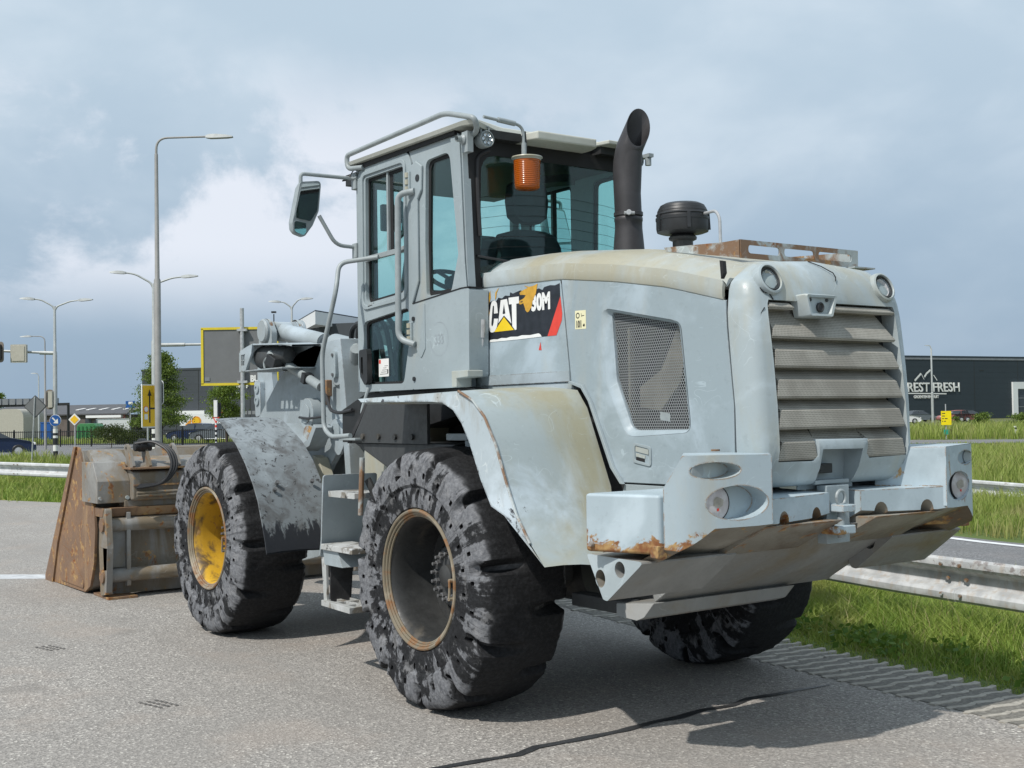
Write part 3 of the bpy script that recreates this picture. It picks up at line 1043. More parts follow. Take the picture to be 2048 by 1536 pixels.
# bell crank: two cheeks with big eyes, a lower lever with two pins
bc = MB()
for y in (-.13, .13):
    bc.plate(rpoly([(4.38, 2.36), (4.34, 2.42), (4.20, 2.42), (4.12, 2.32), (4.13, 1.95), (4.08, 1.75), (4.22, 1.45), (4.36, 1.30), (4.43, 1.6), (4.43, 1.98)], .06, 4), y - .025, y + .025)
bell = bc.build('bell_crank', 'paint_arm', LD, .006)
for y in (.17, -.17):
    MB().lathe([(0, y + .02), (.09, y + .02), (.105, y + .005), (.105, y - .02), (0, y - .02)], (4.26, 0, 2.33), 'y', 28).build('eye', 'paint_arm', bell)
    MB().lathe([(.108, y * .8 + .012), (.108, y * .8 - .012), (0, y * .8 - .012)], (4.26, 0, 2.33), 'y', 28).build('wear_ring', 'rack_rust', bell)
MB().plate(rpoly([(4.40, 1.90), (4.27, 1.90), (4.27, 1.60), (4.38, 1.58)], .03, 4), .155, .20).build('lever_plate', 'paint_arm', bell, .006)
for z in (1.83, 1.725):
    MB().lathe([(.042, .20), (.042, .212), (.022, .214), (.020, .206), (0, .206)], (4.335, 0, z), 'y', 20).build('pin', 'paint_cab', bell)
tc_ = MB().cyl((4.26, 0, 2.33), (3.42, 0, 2.185), .075, 22).cyl((4.26, -.08, 2.33), (4.26, .08, 2.33), .085, 22).build('tilt_cylinder', 'paint_arm', LD)
MB().cyl((3.44, 0, 2.188), (3.22, 0, 2.15), .05, 18).build('cylinder_rod', 'chrome', tc_)
MB().cyl((3.24, 0, 2.153), (2.2, 0, 1.97), .095, 22).build('cylinder_barrel', 'paint_arm', tc_)
# hydraulic hoses looping in front of the cab
for k, (y, h) in enumerate(((.30, 2.26), (.24, 2.28), (.36, 2.22), (.16, 2.20))):
    MB().tube(bend([(2.32 - .02 * k, y - .02, 1.9), (2.30, y, h - .02), (2.08, y + .05, h + .03), (1.80, y + .05, h - .02), (1.72, y + .03, 1.85)], .14, 6), .019, 8).build('hydraulic_hose', 'hose', LD)
MB().tube(bend([(2.10, .42, 2.06), (2.0, .46, 2.0), (1.93, .52, 1.96), (1.84, .56, 2.04)], .06), .042, 12).build('hose_elbow', 'tube', LD)
# dark cable clipped along the arm and rusted bracket
MB().tube(bend([(2.30, .60, 1.80), (2.22, .60, 1.72), (2.12, .62, 1.62), (1.95, .64, 1.60), (1.72, .66, 1.62)], .05), .012, 8).build('cable', 'hose', LD)
MB().tube(bend([(2.62, .62, 1.575), (2.45, .63, 1.565), (2.2, .62, 1.58)], .05), .009, 8).build('cable', 'hose', LD)
MB().box(2.22, 2.27, .55, .60, 1.72, 1.84).box(2.235, 2.285, .56, .605, 1.66, 1.73).build('rusty_bracket', 'bucket_rust', LD, .008)

# road-light housing on its round arm
hs = MB()
top = [(3.38, 2.10), (3.14, 2.145), (2.60, 2.12), (2.44, 2.10)]
hs.plate([(3.385, 2.085), (3.385, 1.94), (3.27, 1.935), (3.15, 2.07), (3.13, 2.145), (3.30, 2.115)], .745, .765, holes=[[(3.345, 2.065), (3.27, 2.07), (3.285, 1.985), (3.345, 1.985)]])
hs.loft([[(x, .76, z) for x, z in top], [(x + .02, .52, z + .01) for x, z in top], [(x + .02, .52, z - .003) for x, z in top], [(x, .76, z - .013) for x, z in top], [(x, .76, z) for x, z in top]], closed=False)
hs.plate([(3.385, .765), (3.385, .50), (2.55, .52), (2.60, .765)], 1.935, 1.945, 'z', holes=[[(3.12 - .085 * k, .755), (3.07 - .085 * k, .755), (3.07 - .085 * k, .70), (3.12 - .085 * k, .70)] for k in range(6)])
hs.plate([(3.385, 2.10), (3.385, 1.94), (2.57, 1.94), (2.45, 2.09), (2.6, 2.12), (3.14, 2.14)], .50, .515)
lh = hs.build('light_housing', 'paint_arm', LD, .003)
g_ = MB()
for k in range(3): g_.box(3.262 + .03 * k, 3.268 + .03 * k, .752, .760, 1.985, 2.068)
g_.box(3.26, 3.35, .752, .760, 2.02, 2.028)
g_.build('grid', 'paint_arm', lh)
MB().lathe([(0, 2.72), (.05, 2.74), (.075, 2.85), (.088, 3.05), (.088, 3.20), (0, 3.2)], (0, .64, 2.04), 'x', 20).build('lamp_body', 'wellblack', lh)
MB().cyl((3.19, .70, 2.035), (3.215, .70, 2.035), .05, 16).build('lamp_rim', 'tube', lh)
MB().obox((2.90, .72, 2.02), (2.80, .70, 1.97), .085, .085).build('junction_box', 'black', lh, .006)
MB().cyl((2.93, .70, 2.06), (2.86, .70, 2.015), .033, 14).tube(bend([(2.98, .73, 1.95), (3.0, .73, 2.0), (2.94, .73, 2.03), (2.88, .72, 2.03)], .04), .008, 6).build('cable_gland', 'tube', lh)
MB().cyl((2.86, .62, 1.985), (2.30, .60, 1.79), .034, 18).build('light_arm', 'tube', LD)
MB().obox((2.83, .62, 1.975), (2.79, .62, 1.96), .075, .075).obox((2.52, .615, 1.868), (2.47, .615, 1.85), .074, .074).build('clamp_band', 'black', LD)

# ---- bucket with its carrier frame
bk = MB()
sideout = [(7.04, .0), (7.04, .03), (6.10, 1.30), (6.04, 1.335), (5.96, 1.325), (5.90, 1.24), (5.50, .80), (5.46, .60), (5.50, .30), (5.62, .08), (5.78, .012)]
shell = [(7.06, .004), (5.80, .010), (5.62, .08), (5.52, .30), (5.49, .60), (5.56, .85), (5.76, 1.12), (5.86, 1.30)]
inn = [(7.06, .026), (5.82, .034), (5.65, .10), (5.555, .31), (5.53, .60), (5.60, .84), (5.79, 1.10), (5.885, 1.295)]
bk.plate(shell + inn[::-1], -1.26, 1.26)
bucket = bk.build('bucket', 'steel', LD, .004)
for s in (1, -1):
    MB().plate(sideout, s * 1.245, s * 1.27, holes=[[(6.02 + .02 * math.cos(a), 1.27 + .02 * math.sin(a)) for a in np.linspace(0, 2 * PI, 10)[:-1]]]).build('side_plate', 'bucket_rust', bucket, .003)
    MB().plate([(7.06, .0), (7.06, .05), (6.06, 1.335), (5.99, 1.335), (6.62, .40), (6.80, .0)], s * 1.27, s * 1.288).build('side_cutter', 'bucket_rust', bucket, .003)
    MB().plate(rpoly([(6.60, .05), (6.55, .40), (6.22, .33), (5.80, .10), (5.80, .045)], .10, 6), s * 1.2702, s * 1.279).build('wear_plate', 'bucket_rust', bucket)
    # end plate of the carrier frame
    MB().plate(rpoly([(5.20, .80), (5.36, .80), (5.40, .45), (5.36, .02), (5.20, .05), (5.16, .45)], .03, 3), s * 1.20, s * 1.255).build('frame_cheek', 'steel', bucket, .004)
    MB().plate(rpoly([(5.24, .76), (5.30, .76), (5.31, .10), (5.24, .10)], .02, 3), s * 1.02, s * 1.055).build('frame_rib', 'steel', bucket, .003)
    for z in (.65, .20): MB().cyl((5.28, s * 1.255, z), (5.28, s * 1.272, z), .06, 18).build('tube_cap', 'bucket_rust', bucket)
    # hollow corner box with bolted face
    MB().plate([(5.29, .84), (5.29, 1.035), (5.42, 1.20), (5.75, 1.20), (5.75, .84)], s * 1.01, s * 1.30).build('corner_box', 'steel', bucket, .006)
    q = MB()
    for yy in (1.035, 1.275): q.cyl((5.29, s * yy, .885), (5.27, s * yy, .885), .018, 8)
    q.build('bolt', 'rack_rust', bucket)
MB().plate([(5.28, .72), (5.50, .72), (5.50, .80), (5.24, .80)], -1.26, 1.26).build('top_rail', 'bucket_rust', bucket, .004)
for z in (.65, .20):
    MB().cyl((5.28, -1.22, z), (5.28, 1.22, z), .062, 22).build('frame_tube', 'steel', bucket)
MB().plate([(5.40, .02), (5.45, .02), (5.47, .72), (5.42, .72)], -1.2, 1.2).build('back_plate', 'steel', bucket)
MB().plate([(5.30, .27), (5.34, .27), (5.34, .40), (5.30, .40)], 1.055, 1.20).plate([(5.30, .40), (5.36, .40), (5.36, .60), (5.30, .60)], 1.055, 1.20).build('stiffener', 'paint_belly', bucket)
MB().plate([(5.18, .0), (5.62, .0), (5.62, .022), (5.18, .022)], .98, 1.24).build('skid_foot', 'bucket_rust', bucket, .003)
# upper torque tube, sloped top plates and hose loop
MB().plate([(5.22, .86), (5.36, .84), (5.46, .95), (5.46, 1.10), (5.36, 1.145), (5.22, 1.11)], -1.01, 1.01).build('torque_beam', 'steel', bucket, .02)
MB().box(5.20, 5.42, -1.0, 1.0, .985, 1.0).build('ledge', 'bucket_rust', bucket)
MB().box(5.28, 5.46, -1.0, 1.06, .80, .86).build('lower_beam', 'steel', bucket, .006)
MB().plate([(5.42, 1.13), (5.46, 1.17), (5.74, 1.31), (5.80, 1.27), (5.50, 1.10)], .95, 1.245).build('top_gusset', 'steel', bucket, .004)
MB().plate([(5.30, 1.14), (5.36, 1.18), (5.78, 1.235), (5.78, 1.18), (5.40, 1.12)], -1.2, .95).build('top_plate', 'steel', bucket, .004)
for y in (.98, .83, .56, -.5, -.65):
    MB().plate(rpoly([(5.24, 1.15), (5.40, 1.15), (5.50, 1.30), (5.50, 1.345), (5.44, 1.36), (5.38, 1.33)], .02, 3), y - .012, y + .012, holes=[[(5.445 + .022 * math.cos(a), 1.315 + .022 * math.sin(a)) for a in np.linspace(0, 2 * PI, 10)[:-1]]]).build('hinge_lug', 'steel', bucket, .002)
MB().box(5.18, 5.44, .52, 1.04, 1.135, 1.15).build('lug_base', 'bucket_rust', bucket)
MB().plate([(5.86, 1.18), (5.90, 1.31), (5.93, 1.325), (5.97, 1.30), (5.93, 1.15)], -1.24, .55).build('spill_guard', 'steel', bucket, .004)
MB().cyl((5.40, .93, 1.335), (5.40, .78, 1.335), .045, 14).cyl((5.40, .89, 1.345), (5.40, .83, 1.345), .06, 12).build('hose_coupling', 'hose', bucket)
for k in range(3):
    yy = .012 * k
    MB().tube(bend([(5.38, .93 - yy, 1.36), (5.30, .80 - yy, 1.385), (5.16, .70 - yy * 2, 1.30), (5.10, .68 - yy * 2, 1.15), (5.14, .76 - yy, 1.0), (5.19, .98 - yy, .97 + yy)], .16, 7), .013, 8).build('hydraulic_hose', 'hose', bucket)
for zz in (.925, .90):
    MB().tube([(5.19, .98, zz), (5.19, .2, zz + .01)], .014, 8).build('pipe', 'steel', bucket)

# ---------------------------------------------------------------- rear fenders, ladder, well
fo = [(.60, 1.675), (-.30, 1.690), (-.47, 1.690), (-.60, 1.640), (-.70, 1.560), (-.79, 1.43), (-.88, 1.24), (-.955, 1.10), (-1.06, .97), (-1.165, .874)]
fi = [(.55, 1.655), (-.22, 1.645), (-.32, 1.638), (-.42, 1.60), (-.50, 1.53), (-.57, 1.43), (-.66, 1.26), (-.75, 1.13), (-.85, 1.09), (-.94, 1.06)]
inr = [(.60, 1.69), (-.30, 1.715), (-.47, 1.715), (-.62, 1.695), (-.70, 1.60), (-.79, 1.40), (-.88, 1.20), (-1.0, 1.05), (-1.12, .95), (-1.22, .868)]
inw = [.66, .66, .62, .575, .575, .575, .575, .66, .80, .96]
for s in (1, -1):
    b = MB()
    A = [(x, s * 1.215, z) for x, z in fo]
    B = [(lerp(x, xi, .3) , s * lerp(1.205, wv_, .35), lerp(z, zi, .35) + .006) for (x, z), (xi, zi), wv_ in zip(fo, inr, inw)]
    Cc = [(lerp(x, xi, .7), s * lerp(1.205, wv_, .7), lerp(z, zi, .7) + .006) for (x, z), (xi, zi), wv_ in zip(fo, inr, inw)]
    D_ = [(x, s * wv_, z) for (x, z), wv_ in zip(inr, inw)]
    b.loft([A, B, Cc, D_], closed=False)
    E_ = [(x, s * (1.222 if i < 8 else 1.216), z) for i, (x, z) in enumerate(fi)]
    F_ = [(x + .01, s * 1.18, z - .012) for x, z in fi]
    G_ = [(x + .02, s * .70, z - .012) for x, z in fo]
    b.loft([E_, F_], closed=False)
    b.loft([F_, [(x + .012, s * .66, z - .02) for x, z in fo]], closed=False)
    rf = b.build('rear_fender', 'paint_fender', LD, ang=40)
    MB().loft([A, E_, [(p[0], p[1] - s * .006, p[2]) for p in E_]], closed=False).build('fender_lip', 'lip', rf, ang=40)
    ls = MB()
    ls.tube([(x - .004, s * 1.222, z + .004) for x, z in fo[2:9]], .007, 6)
    ls.build('edge_strip', 'rack_rust', rf)
    # splash guards inside the wheel well
    MB().plate([(1.28, 1.41), (1.06, 1.655), (.36, 1.655), (.36, 1.41)], s * .88, s * .90).build('well_panel', 'wellblack', LD)
    q = MB()
    for k in range(4): q.cyl((1.12 - .2 * k, s * .90, 1.45), (1.12 - .2 * k, s * .915, 1.45), .018, 8)
    q.build('bolt', 'rimdark', LD)
    MB().plate([(1.30, 1.405), (1.05, 1.665), (1.09, 1.665), (1.34, 1.405)], s * .68, s * .90).build('mud_flap', 'rubberflap', LD)
    MB().plate([(1.30, 1.41), (.1, 1.41), (.35, 1.22), (.75, 1.22)], s * .42, s * .88).build('tank', 'wellblack', LD, .01)
    MB().plate([(.28, 1.40), (-.25, 1.40), (-.32, 1.62), (.30, 1.64)], s * .60, s * .66).build('frame_side', 'wellblack', LD, .01)
    MB().box(.02, .24, s * .80 - .05, s * .80 + .05, 1.43, 1.47).box(-.12, .06, s * .80 - .04, s * .80 + .04, 1.39, 1.46).build('hinge_block', 'paint_arm', LD, .006)
    MB().plate([(1.80, .9), (.9, .9), (.9, 1.66), (1.42, 1.66), (1.62, 1.4)], s * .40, s * .62).build('belly_tank', 'paint_hood', LD, .015)
    # ladder
    lad = MB().plate(rpoly([(1.13, 1.215), (.75, 1.215), (.75, .70), (1.12, .70), (1.115, .80)], .02, 3), 1.22, 1.235, 'x')
    if s < 0: lad.v = [(p[0], -p[1], p[2]) for p in lad.v]
    lad.v = [(p[0] + (1.215 - p[2]) * .16, p[1], p[2]) for p in lad.v]
    lo = lad.build('ladder', 'paint_arm', LD, .003)
    MB().plate([(1.15, 1.20), (.80, 1.23), (.84, .70), (1.28, .70)], s * .74, s * .755).build('back_panel', 'paint_arm', lo, .003)
    MB().plate([(1.26, .70), (1.32, .70), (1.29, .40), (1.25, .40)], s * 1.085, s * 1.10).build('edge_rail', 'step', lo)
    MB().plate([(1.16, 1.085), (.82, 1.085), (.82, 1.12), (1.16, 1.12)], s * .92, s * 1.13).build('step', 'step', lo, .004)
    MB().plate([(1.25, .755), (.84, .755), (.84, .79), (1.25, .79)], s * .92, s * 1.14).build('step', 'step', lo, .004)
    MB().plate([(1.24, .66), (1.0, .66), (1.06, .755), (1.26, .755)], s * .90, s * 1.12).build('step_bracket', 'paint_arm', lo, .003)
    fl = MB().plate([(s * .92, .70), (s * 1.08, .70), (s * 1.08, .42), (s * .94, .42)], 1.235, 1.25, 'x').build('rubber_strap', 'rubberflap', lo)
    st = MB()
    fr_ = [(1.27, .405), (.84, .405)]
    st.plate([(1.27, s * 1.13), (.86, s * 1.15), (.86, s * .93), (1.27, s * .93)], .405, .44, 'z', holes=[[(1.24 - .13 * k, s * (1.10 - .09 * r_)), (1.15 - .13 * k, s * (1.10 - .09 * r_)), (1.15 - .13 * k, s * (1.04 - .09 * r_)), (1.24 - .13 * k, s * (1.04 - .09 * r_))] for k in range(3) for r_ in range(2)])
    st.build('step', 'step', lo, .002)
    MB().cyl((.79, s * 1.09, 1.33), (.80, s * 1.10, .99), .016, 10).build('grab_post', 'rack_rust', lo)
    MB().obox((.80, s * 1.05, 1.2), (.72, s * 1.02, 1.06), .02, .04).build('brace', 'rimdark', lo)
    # bent handrail beside the ladder
    MB().tube(bend([(1.26, s * .70, 2.60), (1.50, s * .86, 2.58), (1.41, s * .93, 2.39), (1.58, s * .95, 1.99), (1.565, s * .95, 1.50), (1.46, s * .95, 1.445), (1.22, s * .94, 1.455)], .07, 5), .0155, 12).build('handrail', 'tube', LD)
    MB().box(1.14, 1.36, s * .80 - .0, s * .95, 1.425, 1.44).build('handrail_bracket', 'tube', LD, .003)
    MB().tube(bend([(1.34, s * .74, 1.76), (1.37, s * .78, 1.60), (1.30, s * .80, 1.50), (1.28, s * .80, 1.46)], .05), .012, 8).build('grab_bar', 'tube', LD)

# ---------------------------------------------------------------- cab
YC = .68
upper_win = rpoly([(1.445, 3.140), (.953, 3.140), (.952, 2.345), (1.455, 2.315)], [.02, .03, .06, .05], 4)
lower_win = rpoly([(1.493, 2.195), (.901, 2.249), (.907, 2.031), (.978, 1.776), (1.432, 1.784), (1.49, 1.86)], [.05, .05, .04, .05, .03, .05], 4)
door_out = rpoly([(1.555, 1.735), (1.555, 3.215), (.905, 3.225), (.855, 3.14), (.855, 1.735)], [.04, .09, .12, .05, .02], 5)
side_out = [(.848, 1.735), (.848, 3.14), (.90, 3.23), (.33, 3.235), (.285, 3.165), (.252, 2.46), (.335, 2.245), (.84, 2.245)]
side_win = rpoly([(.695, 3.125), (.425, 3.135), (.345, 2.513), (.425, 2.300), (.705, 2.298), (.712, 2.62)], [.05, .07, .03, .05, .03, .02], 4)


def mirror_poly(p): return p


for s in (1, -1):
    side = MB().plate([(.848, 2.245), (.848, 3.14), (.90, 3.23), (.36, 3.24), (.288, 3.19), (.252, 2.47), (.235, 2.245)], s * .63, s * YC, holes=[side_win]).build('cab_pillar', 'paint_cab', LD)
    # angled face of the middle pillar and rear corner post
    MB().plate([(.852, 2.26), (.852, 3.12), (.79, 3.14), (.72, 3.10), (.73, 2.95), (.775, 2.90), (.775, 2.40)], s * YC, s * (YC + .018)).build('pillar_cover', 'paint_cab', side, .008)
    MB().plate([(.40, 3.21), (.300, 3.19), (.262, 2.47), (.237, 2.25), (.33, 2.25), (.305, 2.46), (.33, 2.60)], s * YC, s * (YC + .012)).build('corner_cover', 'paint_cab', side, .006)
    MB().plate(side_win, s * .645, s * .652).build('side_window', 'glass', LD, smooth=False)
    o_ = MB().ring(rpoly([(.70, 3.13), (.42, 3.14), (.337, 2.513), (.42, 2.294), (.71, 2.292), (.718, 2.62)], [.05, .07, .03, .05, .03, .02], 4), rpoly([(.672, 3.105), (.445, 3.11), (.368, 2.513), (.44, 2.325), (.69, 2.323), (.69, 2.62)], [.05, .07, .03, .05, .03, .02], 4), s * .640, s * .656).build('window_seal', 'gasket', side)
    MB().cyl((.765, s * (YC + .01), 3.03), (.765, s * (YC + .022), 3.03), .022, 14).build('door_stop', 'black', side)
    # lower body shell beneath the side window
    body = MB().plate(rpoly([(.850, 1.735), (.850, 2.262), (.30, 2.305), (.215, 2.305), (.225, 1.79), (.36, 1.79), (.36, 1.735)], [.01, .02, .02, .02, .02, .01, .01], 3), s * .56, s * (YC + .0145)).build('body_panel', 'paint_cab', LD, .012)
    MB().plate([(.848, 2.262), (.30, 2.307), (.215, 2.307), (.215, 2.313), (.30, 2.313), (.848, 2.268)], s * .6, s * (YC + .018)).build('seam', 'gasket', body)
    MB().plate(rpoly([(.80, 2.255), (.70, 2.262), (.70, 1.98), (.75, 1.92), (.80, 1.98)], .02, 3), s * (YC + .010), s * (YC + .020)).build('moulding', 'paint_cab', body, .008)
    MB().plate([(.36, 1.735), (.36, 1.83), (.19, 1.83), (.19, 1.79), (.31, 1.785), (.31, 1.735)], s * .62, s * (YC + .05)).build('catch_block', 'paint_hood', body, .006)
    q = MB()
    for zz in (2.17, 1.80): q.cyl((.835, s * YC, zz), (.835, s * (YC + .024), zz), .014, 10)
    q.build('stud', 'black', body)
    # dark bulkhead behind the cab, up to the hood
    MB().plate([(.318, 1.735), (.325, 2.33), (.70, 2.33), (.70, 1.735)], s * .50, s * .548).build('bulkhead', 'paint_cab', LD, .004)
    if s > 0:
        MB().box(.235, .265, .5548, .560, 2.185, 2.225).build('switch', 'black', body)
        MB().tube(bend([(.22, .60, 2.10), (.225, .60, 1.98), (.265, .62, 1.84)], .03), .008, 8).tube([(.215, .60, 2.125), (.222, .60, 2.02)], .013, 8).build('door_gas_strut', 'galv', body)
        # ghosted fleet number in a ring
        rg = MB()
        for k in range(40):
            a, a2 = 2 * PI * k / 48 + 1.0, 2 * PI * (k + .85) / 48 + 1.0
            rg.add([(.545 + r_ * math.cos(t), YC + .0152, 2.03 + r_ * math.sin(t)) for r_, t in ((.097, a), (.102, a), (.102, a2), (.097, a2))], [(0, 1, 2, 3)])
        rg.build('fleet_ring', 'mark', body, smooth=False)
        text_mesh('333', 'fleet_number', 'mark', body, (.595, YC + .0152, 2.0), .085, (-1, 0, 0), (0, 0, 1), .8, .001)
    # door
    door = MB().plate(door_out, s * .645, s * (YC + .008), holes=[upper_win, lower_win]).build('door', 'paint_cab', LD, .007)
    MB().ring(rpoly([(1.50, 3.185), (.915, 3.185), (.912, 2.30), (1.50, 2.27)], [.06, .07, .08, .07], 5), rpoly([(1.468, 3.158), (.938, 3.158), (.937, 2.33), (1.475, 2.295)], [.04, .05, .07, .06], 5), s * (YC + .004), s * (YC + .020)).build('window_frame', 'paint_cab', door, .004)
    for wn, nm in ((upper_win, 'upper_glass'), (lower_win, 'lower_glass')):
        MB().plate(wn, s * .652, s * .658).build(nm, 'glass', door, smooth=False)
        c_ = Vector((sum(p[0] for p in wn) / len(wn), sum(p[1] for p in wn) / len(wn)))
        MB().ring(wn, [tuple(Vector(p) + (c_ - Vector(p)).normalized() * .022) for p in wn], s * .650, s * .664).build('seal', 'gasket', door)
    MB().plate([(1.46, 2.595), (1.46, 2.628), (.945, 2.635), (.945, 2.602)], s * .66, s * (YC + .004)).build('window_bar', 'tube', door, .003)
    MB().box(1.172, 1.192, s * .662 - .006, s * .662 + .012, 2.63, 3.14).build('window_bar', 'tube', door)
    MB().box(1.135, 1.170, s * .655 - .004, s * .655 + .004, 2.63, 3.14).build('slider_seal', 'gasket', door)
    for x0, z0 in ((1.41, 2.60), (.98, 2.62), (1.38, 2.30)):
        MB().obox((x0 + .035, s * (YC + .012), z0 - .004), (x0 - .035, s * (YC + .012), z0 + .004), .016, .028).build('window_catch', 'tube', door, .006)
    for z0, z1 in ((2.955, 3.085), (2.03, 2.15)):
        hg = MB().box(.845, .885, s * YC, s * (YC + .03), z0, z1).build('hinge', 'paint_cab', door, .004)
        q = MB()
        for k in range(3): q.cyl((.872, s * (YC + .028), lerp(z0, z1, (k + .15) / 3)), (.872, s * (YC + .028), lerp(z0, z1, (k + .85) / 3)), .016, 10)
        q.build('knuckle', 'paint_hood', door)
    MB().tube(bend([(.80, s * (YC + .02), 2.955), (.90, s * (YC + .08), 2.945), (.915, s * (YC + .08), 2.05), (.80, s * (YC + .03), 2.01)], .10, 6), .0195, 14).build('grab_handle', 'tube', door)
    MB().plate(rpoly([(1.495, 2.01), (1.40, 2.015), (1.385, 1.98), (1.385, 1.80), (1.42, 1.775), (1.475, 1.83), (1.495, 1.90)], .02, 3), s * (YC + .008), s * (YC + .045), holes=[rpoly([(1.47, 1.96), (1.445, 1.965), (1.442, 1.84), (1.468, 1.86)], .006, 3)]).build('door_handle', 'black', door, .006)
    if s > 0:
        stk = MB().box(1.215, 1.345, .6585, .6600, 1.830, 1.945).build('sticker', 'white', door, smooth=False)
        q = MB().box(1.318, 1.342, .6600, .6606, 1.915, 1.940)
        q.build('print', 'decalred', door, smooth=False)
        q = MB()
        for k in range(5): q.box(1.225 + .02 * (k % 2), 1.33 - .015 * k, .6600, .6606, 1.845 + .013 * k, 1.848 + .013 * k)
        q.box(1.222, 1.235, .66, .6606, 1.85, 1.875)
        q.build('print', 'ink', door, smooth=False)
    # mirror on its two arms
    mr = MB()
    base = rpoly([(.915, 3.135), (1.085, 3.105), (1.15, 2.83), (1.145, 2.765), (1.06, 2.745), (.99, 2.83), (.94, 2.93)], [.03, .03, .03, .03, .04, .06, .06], 4)
    cx_, cz_ = 1.03, 2.95
    rings = []
    for t, k_ in ((1.605, 1.0), (1.64, 1.0), (1.69, .88), (1.715, .6)):
        rings.append([(t - .22 * ((cx_ + (p[0] - cx_) * k_) - 1.03), s * (cx_ + (p[0] - cx_) * k_), cz_ + (p[1] - cz_) * k_) for p in base])
    mr.loft(rings)
    mo = mr.build('mirror', 'tube', LD, ang=50)
    ins = [(cx_ + (p[0] - cx_) * .90, cz_ + (p[1] - cz_) * .94) for p in base]
    up_ = [p for p in rpoly([(.93, 3.115), (1.075, 3.09), (1.135, 2.865), (1.01, 2.855), (.955, 2.93)], [.02, .02, .02, .03, .04], 4)]
    MB().plate([(s * p[0], p[1]) for p in up_], lambda q: 1.598 - .22 * (abs(q[0]) - 1.03), lambda q: 1.606 - .22 * (abs(q[0]) - 1.03), 'x').build('mirror_glass', 'mirror', mo, smooth=False)
    MB().plate([(s * p[0], p[1]) for p in rpoly([(1.01, 2.838), (1.14, 2.845), (1.14, 2.775), (1.06, 2.757)], [.02, .02, .03, .03], 4)], lambda q: 1.597 - .30 * (abs(q[0]) - 1.06), lambda q: 1.606 - .22 * (abs(q[0]) - 1.03), 'x').build('wide_angle_glass', 'mirror', mo, smooth=False)
    MB().tube(bend([(1.62, s * 1.07, 3.10), (1.62, s * 1.07, 3.165), (1.60, s * .70, 3.165), (1.55, s * .69, 3.165)], .03), .013, 10).build('mirror_arm', 'tube', mo)
    MB().tube(bend([(1.62, s * .94, 2.90), (1.60, s * .83, 2.71), (1.60, s * .69, 2.705)], .06), .013, 10).build('mirror_arm', 'tube', mo)
    MB().box(1.56, 1.62, s * .66, s * .70, 3.09, 3.20).box(1.56, 1.62, s * .66, s * .70, 2.63, 2.73).build('mirror_bracket', 'tube', mo, .004)
    MB().tube(bend([(1.58, s * .70, 3.22), (1.60, s * .74, 3.15), (1.61, s * .78, 3.14), (1.60, s * .72, 3.17)], .02), .004, 6).build('cable', 'hose', mo)

# cab front, floor, roof and inside
MB().plate([(1.90, 1.40), (1.90, 1.62), (1.55, 1.73), (.25, 1.73), (.25, 1.60), (1.5, 1.40)], -.64, .64).build('cab_floor', 'dark', LD)
for s in (1, -1): MB().plate([(1.555, 1.735), (1.60, 1.735), (1.60, 3.22), (1.555, 3.22)], s * .58, s * .675).build('front_post', 'paint_cab', LD, .006)
wf = MB()
wf.loft([[(1.60, .60, z), (1.86, .40, z), (1.92, 0, z), (1.86, -.40, z), (1.60, -.60, z)] for z in (1.75, 3.2)], closed=False)
wf.build('windscreen', 'glass', LD)
for s in (1, -1): MB().box(1.84, 1.88, s * .40 - .02, s * .40 + .02, 1.7, 3.2).build('windscreen_post', 'dark', LD)
MB().box(.30, 1.85, -.62, .62, 3.16, 3.235).build('headliner', 'dark', LD)
rw = rpoly([(.625, 3.165), (-.625, 3.165), (-.625, 2.30), (.625, 2.30)], .04, 4)
MB().plate(rw, .285, .292, 'x').build('rear_window', 'glass', LD, smooth=False)
MB().ring(rpoly([(.645, 3.19), (-.645, 3.19), (-.645, 2.29), (.645, 2.29)], [.02, .02, .02, .02], 5), rpoly([(.555, 3.105), (-.555, 3.105), (-.575, 2.36), (.575, 2.36)], [.12, .12, .05, .05], 5), .276, .284, 'x').build('window_border', 'gasket', LD)
MB().tube(bend([(.272, .50, 3.13), (.272, .585, 3.09), (.268, .59, 2.90), (.27, .575, 2.62)], .08, 5), .012, 8).build('rubber_trim', 'hose', LD)
MB().tube([(.268, .60, 2.50), (.268, .34, 2.478), (.268, .1, 2.48)], .008, 6).box(.262, .274, .30, .42, 2.47, 2.484).build('rear_wiper', 'black', LD)
hl = MB()
for k in range(9):
    zz = 2.40 + .062 * k
    hl.tube([(.281, .58, zz - .05), (.281, .40, zz - .018), (.281, .15, zz), (.281, -.15, zz), (.281, -.40, zz - .018), (.281, -.58, zz - .05)], .0010, 4)
hl.build('heater_wire', 'gasket', LD)
seat = MB()
seat.loft([[(.60 + dx, y * k_, z + .085) for dx, y in ((-.06, -1), (.06, -1), (.075, 0), (.06, 1), (-.06, 1), (-.08, 0))] for z, k_ in ((2.0, .24), (2.2, .26), (2.42, .255), (2.55, .235), (2.62, .19), (2.645, .10))])
so_ = seat.build('seat', 'seat', LD, .01, ang=60)
MB().box(.56, 1.12, -.26, .26, 2.02, 2.14).build('seat_cushion', 'seat', so_, .04)
hr = MB().loft([[(.59 + dx, y * k_ + .0, z + .055) for dx, y in ((-.05, -1), (.05, -1), (.06, 0), (.05, 1), (-.05, 1), (-.065, 0))] for z, k_ in ((2.72, .07), (2.76, .125), (2.86, .14), (2.96, .125), (2.99, .08))])
ho = hr.build('headrest', 'seat', so_, .01, ang=60)
for y in (-.055, .055): MB().cyl((.59, y, 2.68), (.59, y, 2.81), .008, 8).build('headrest_post', 'chrome', so_)
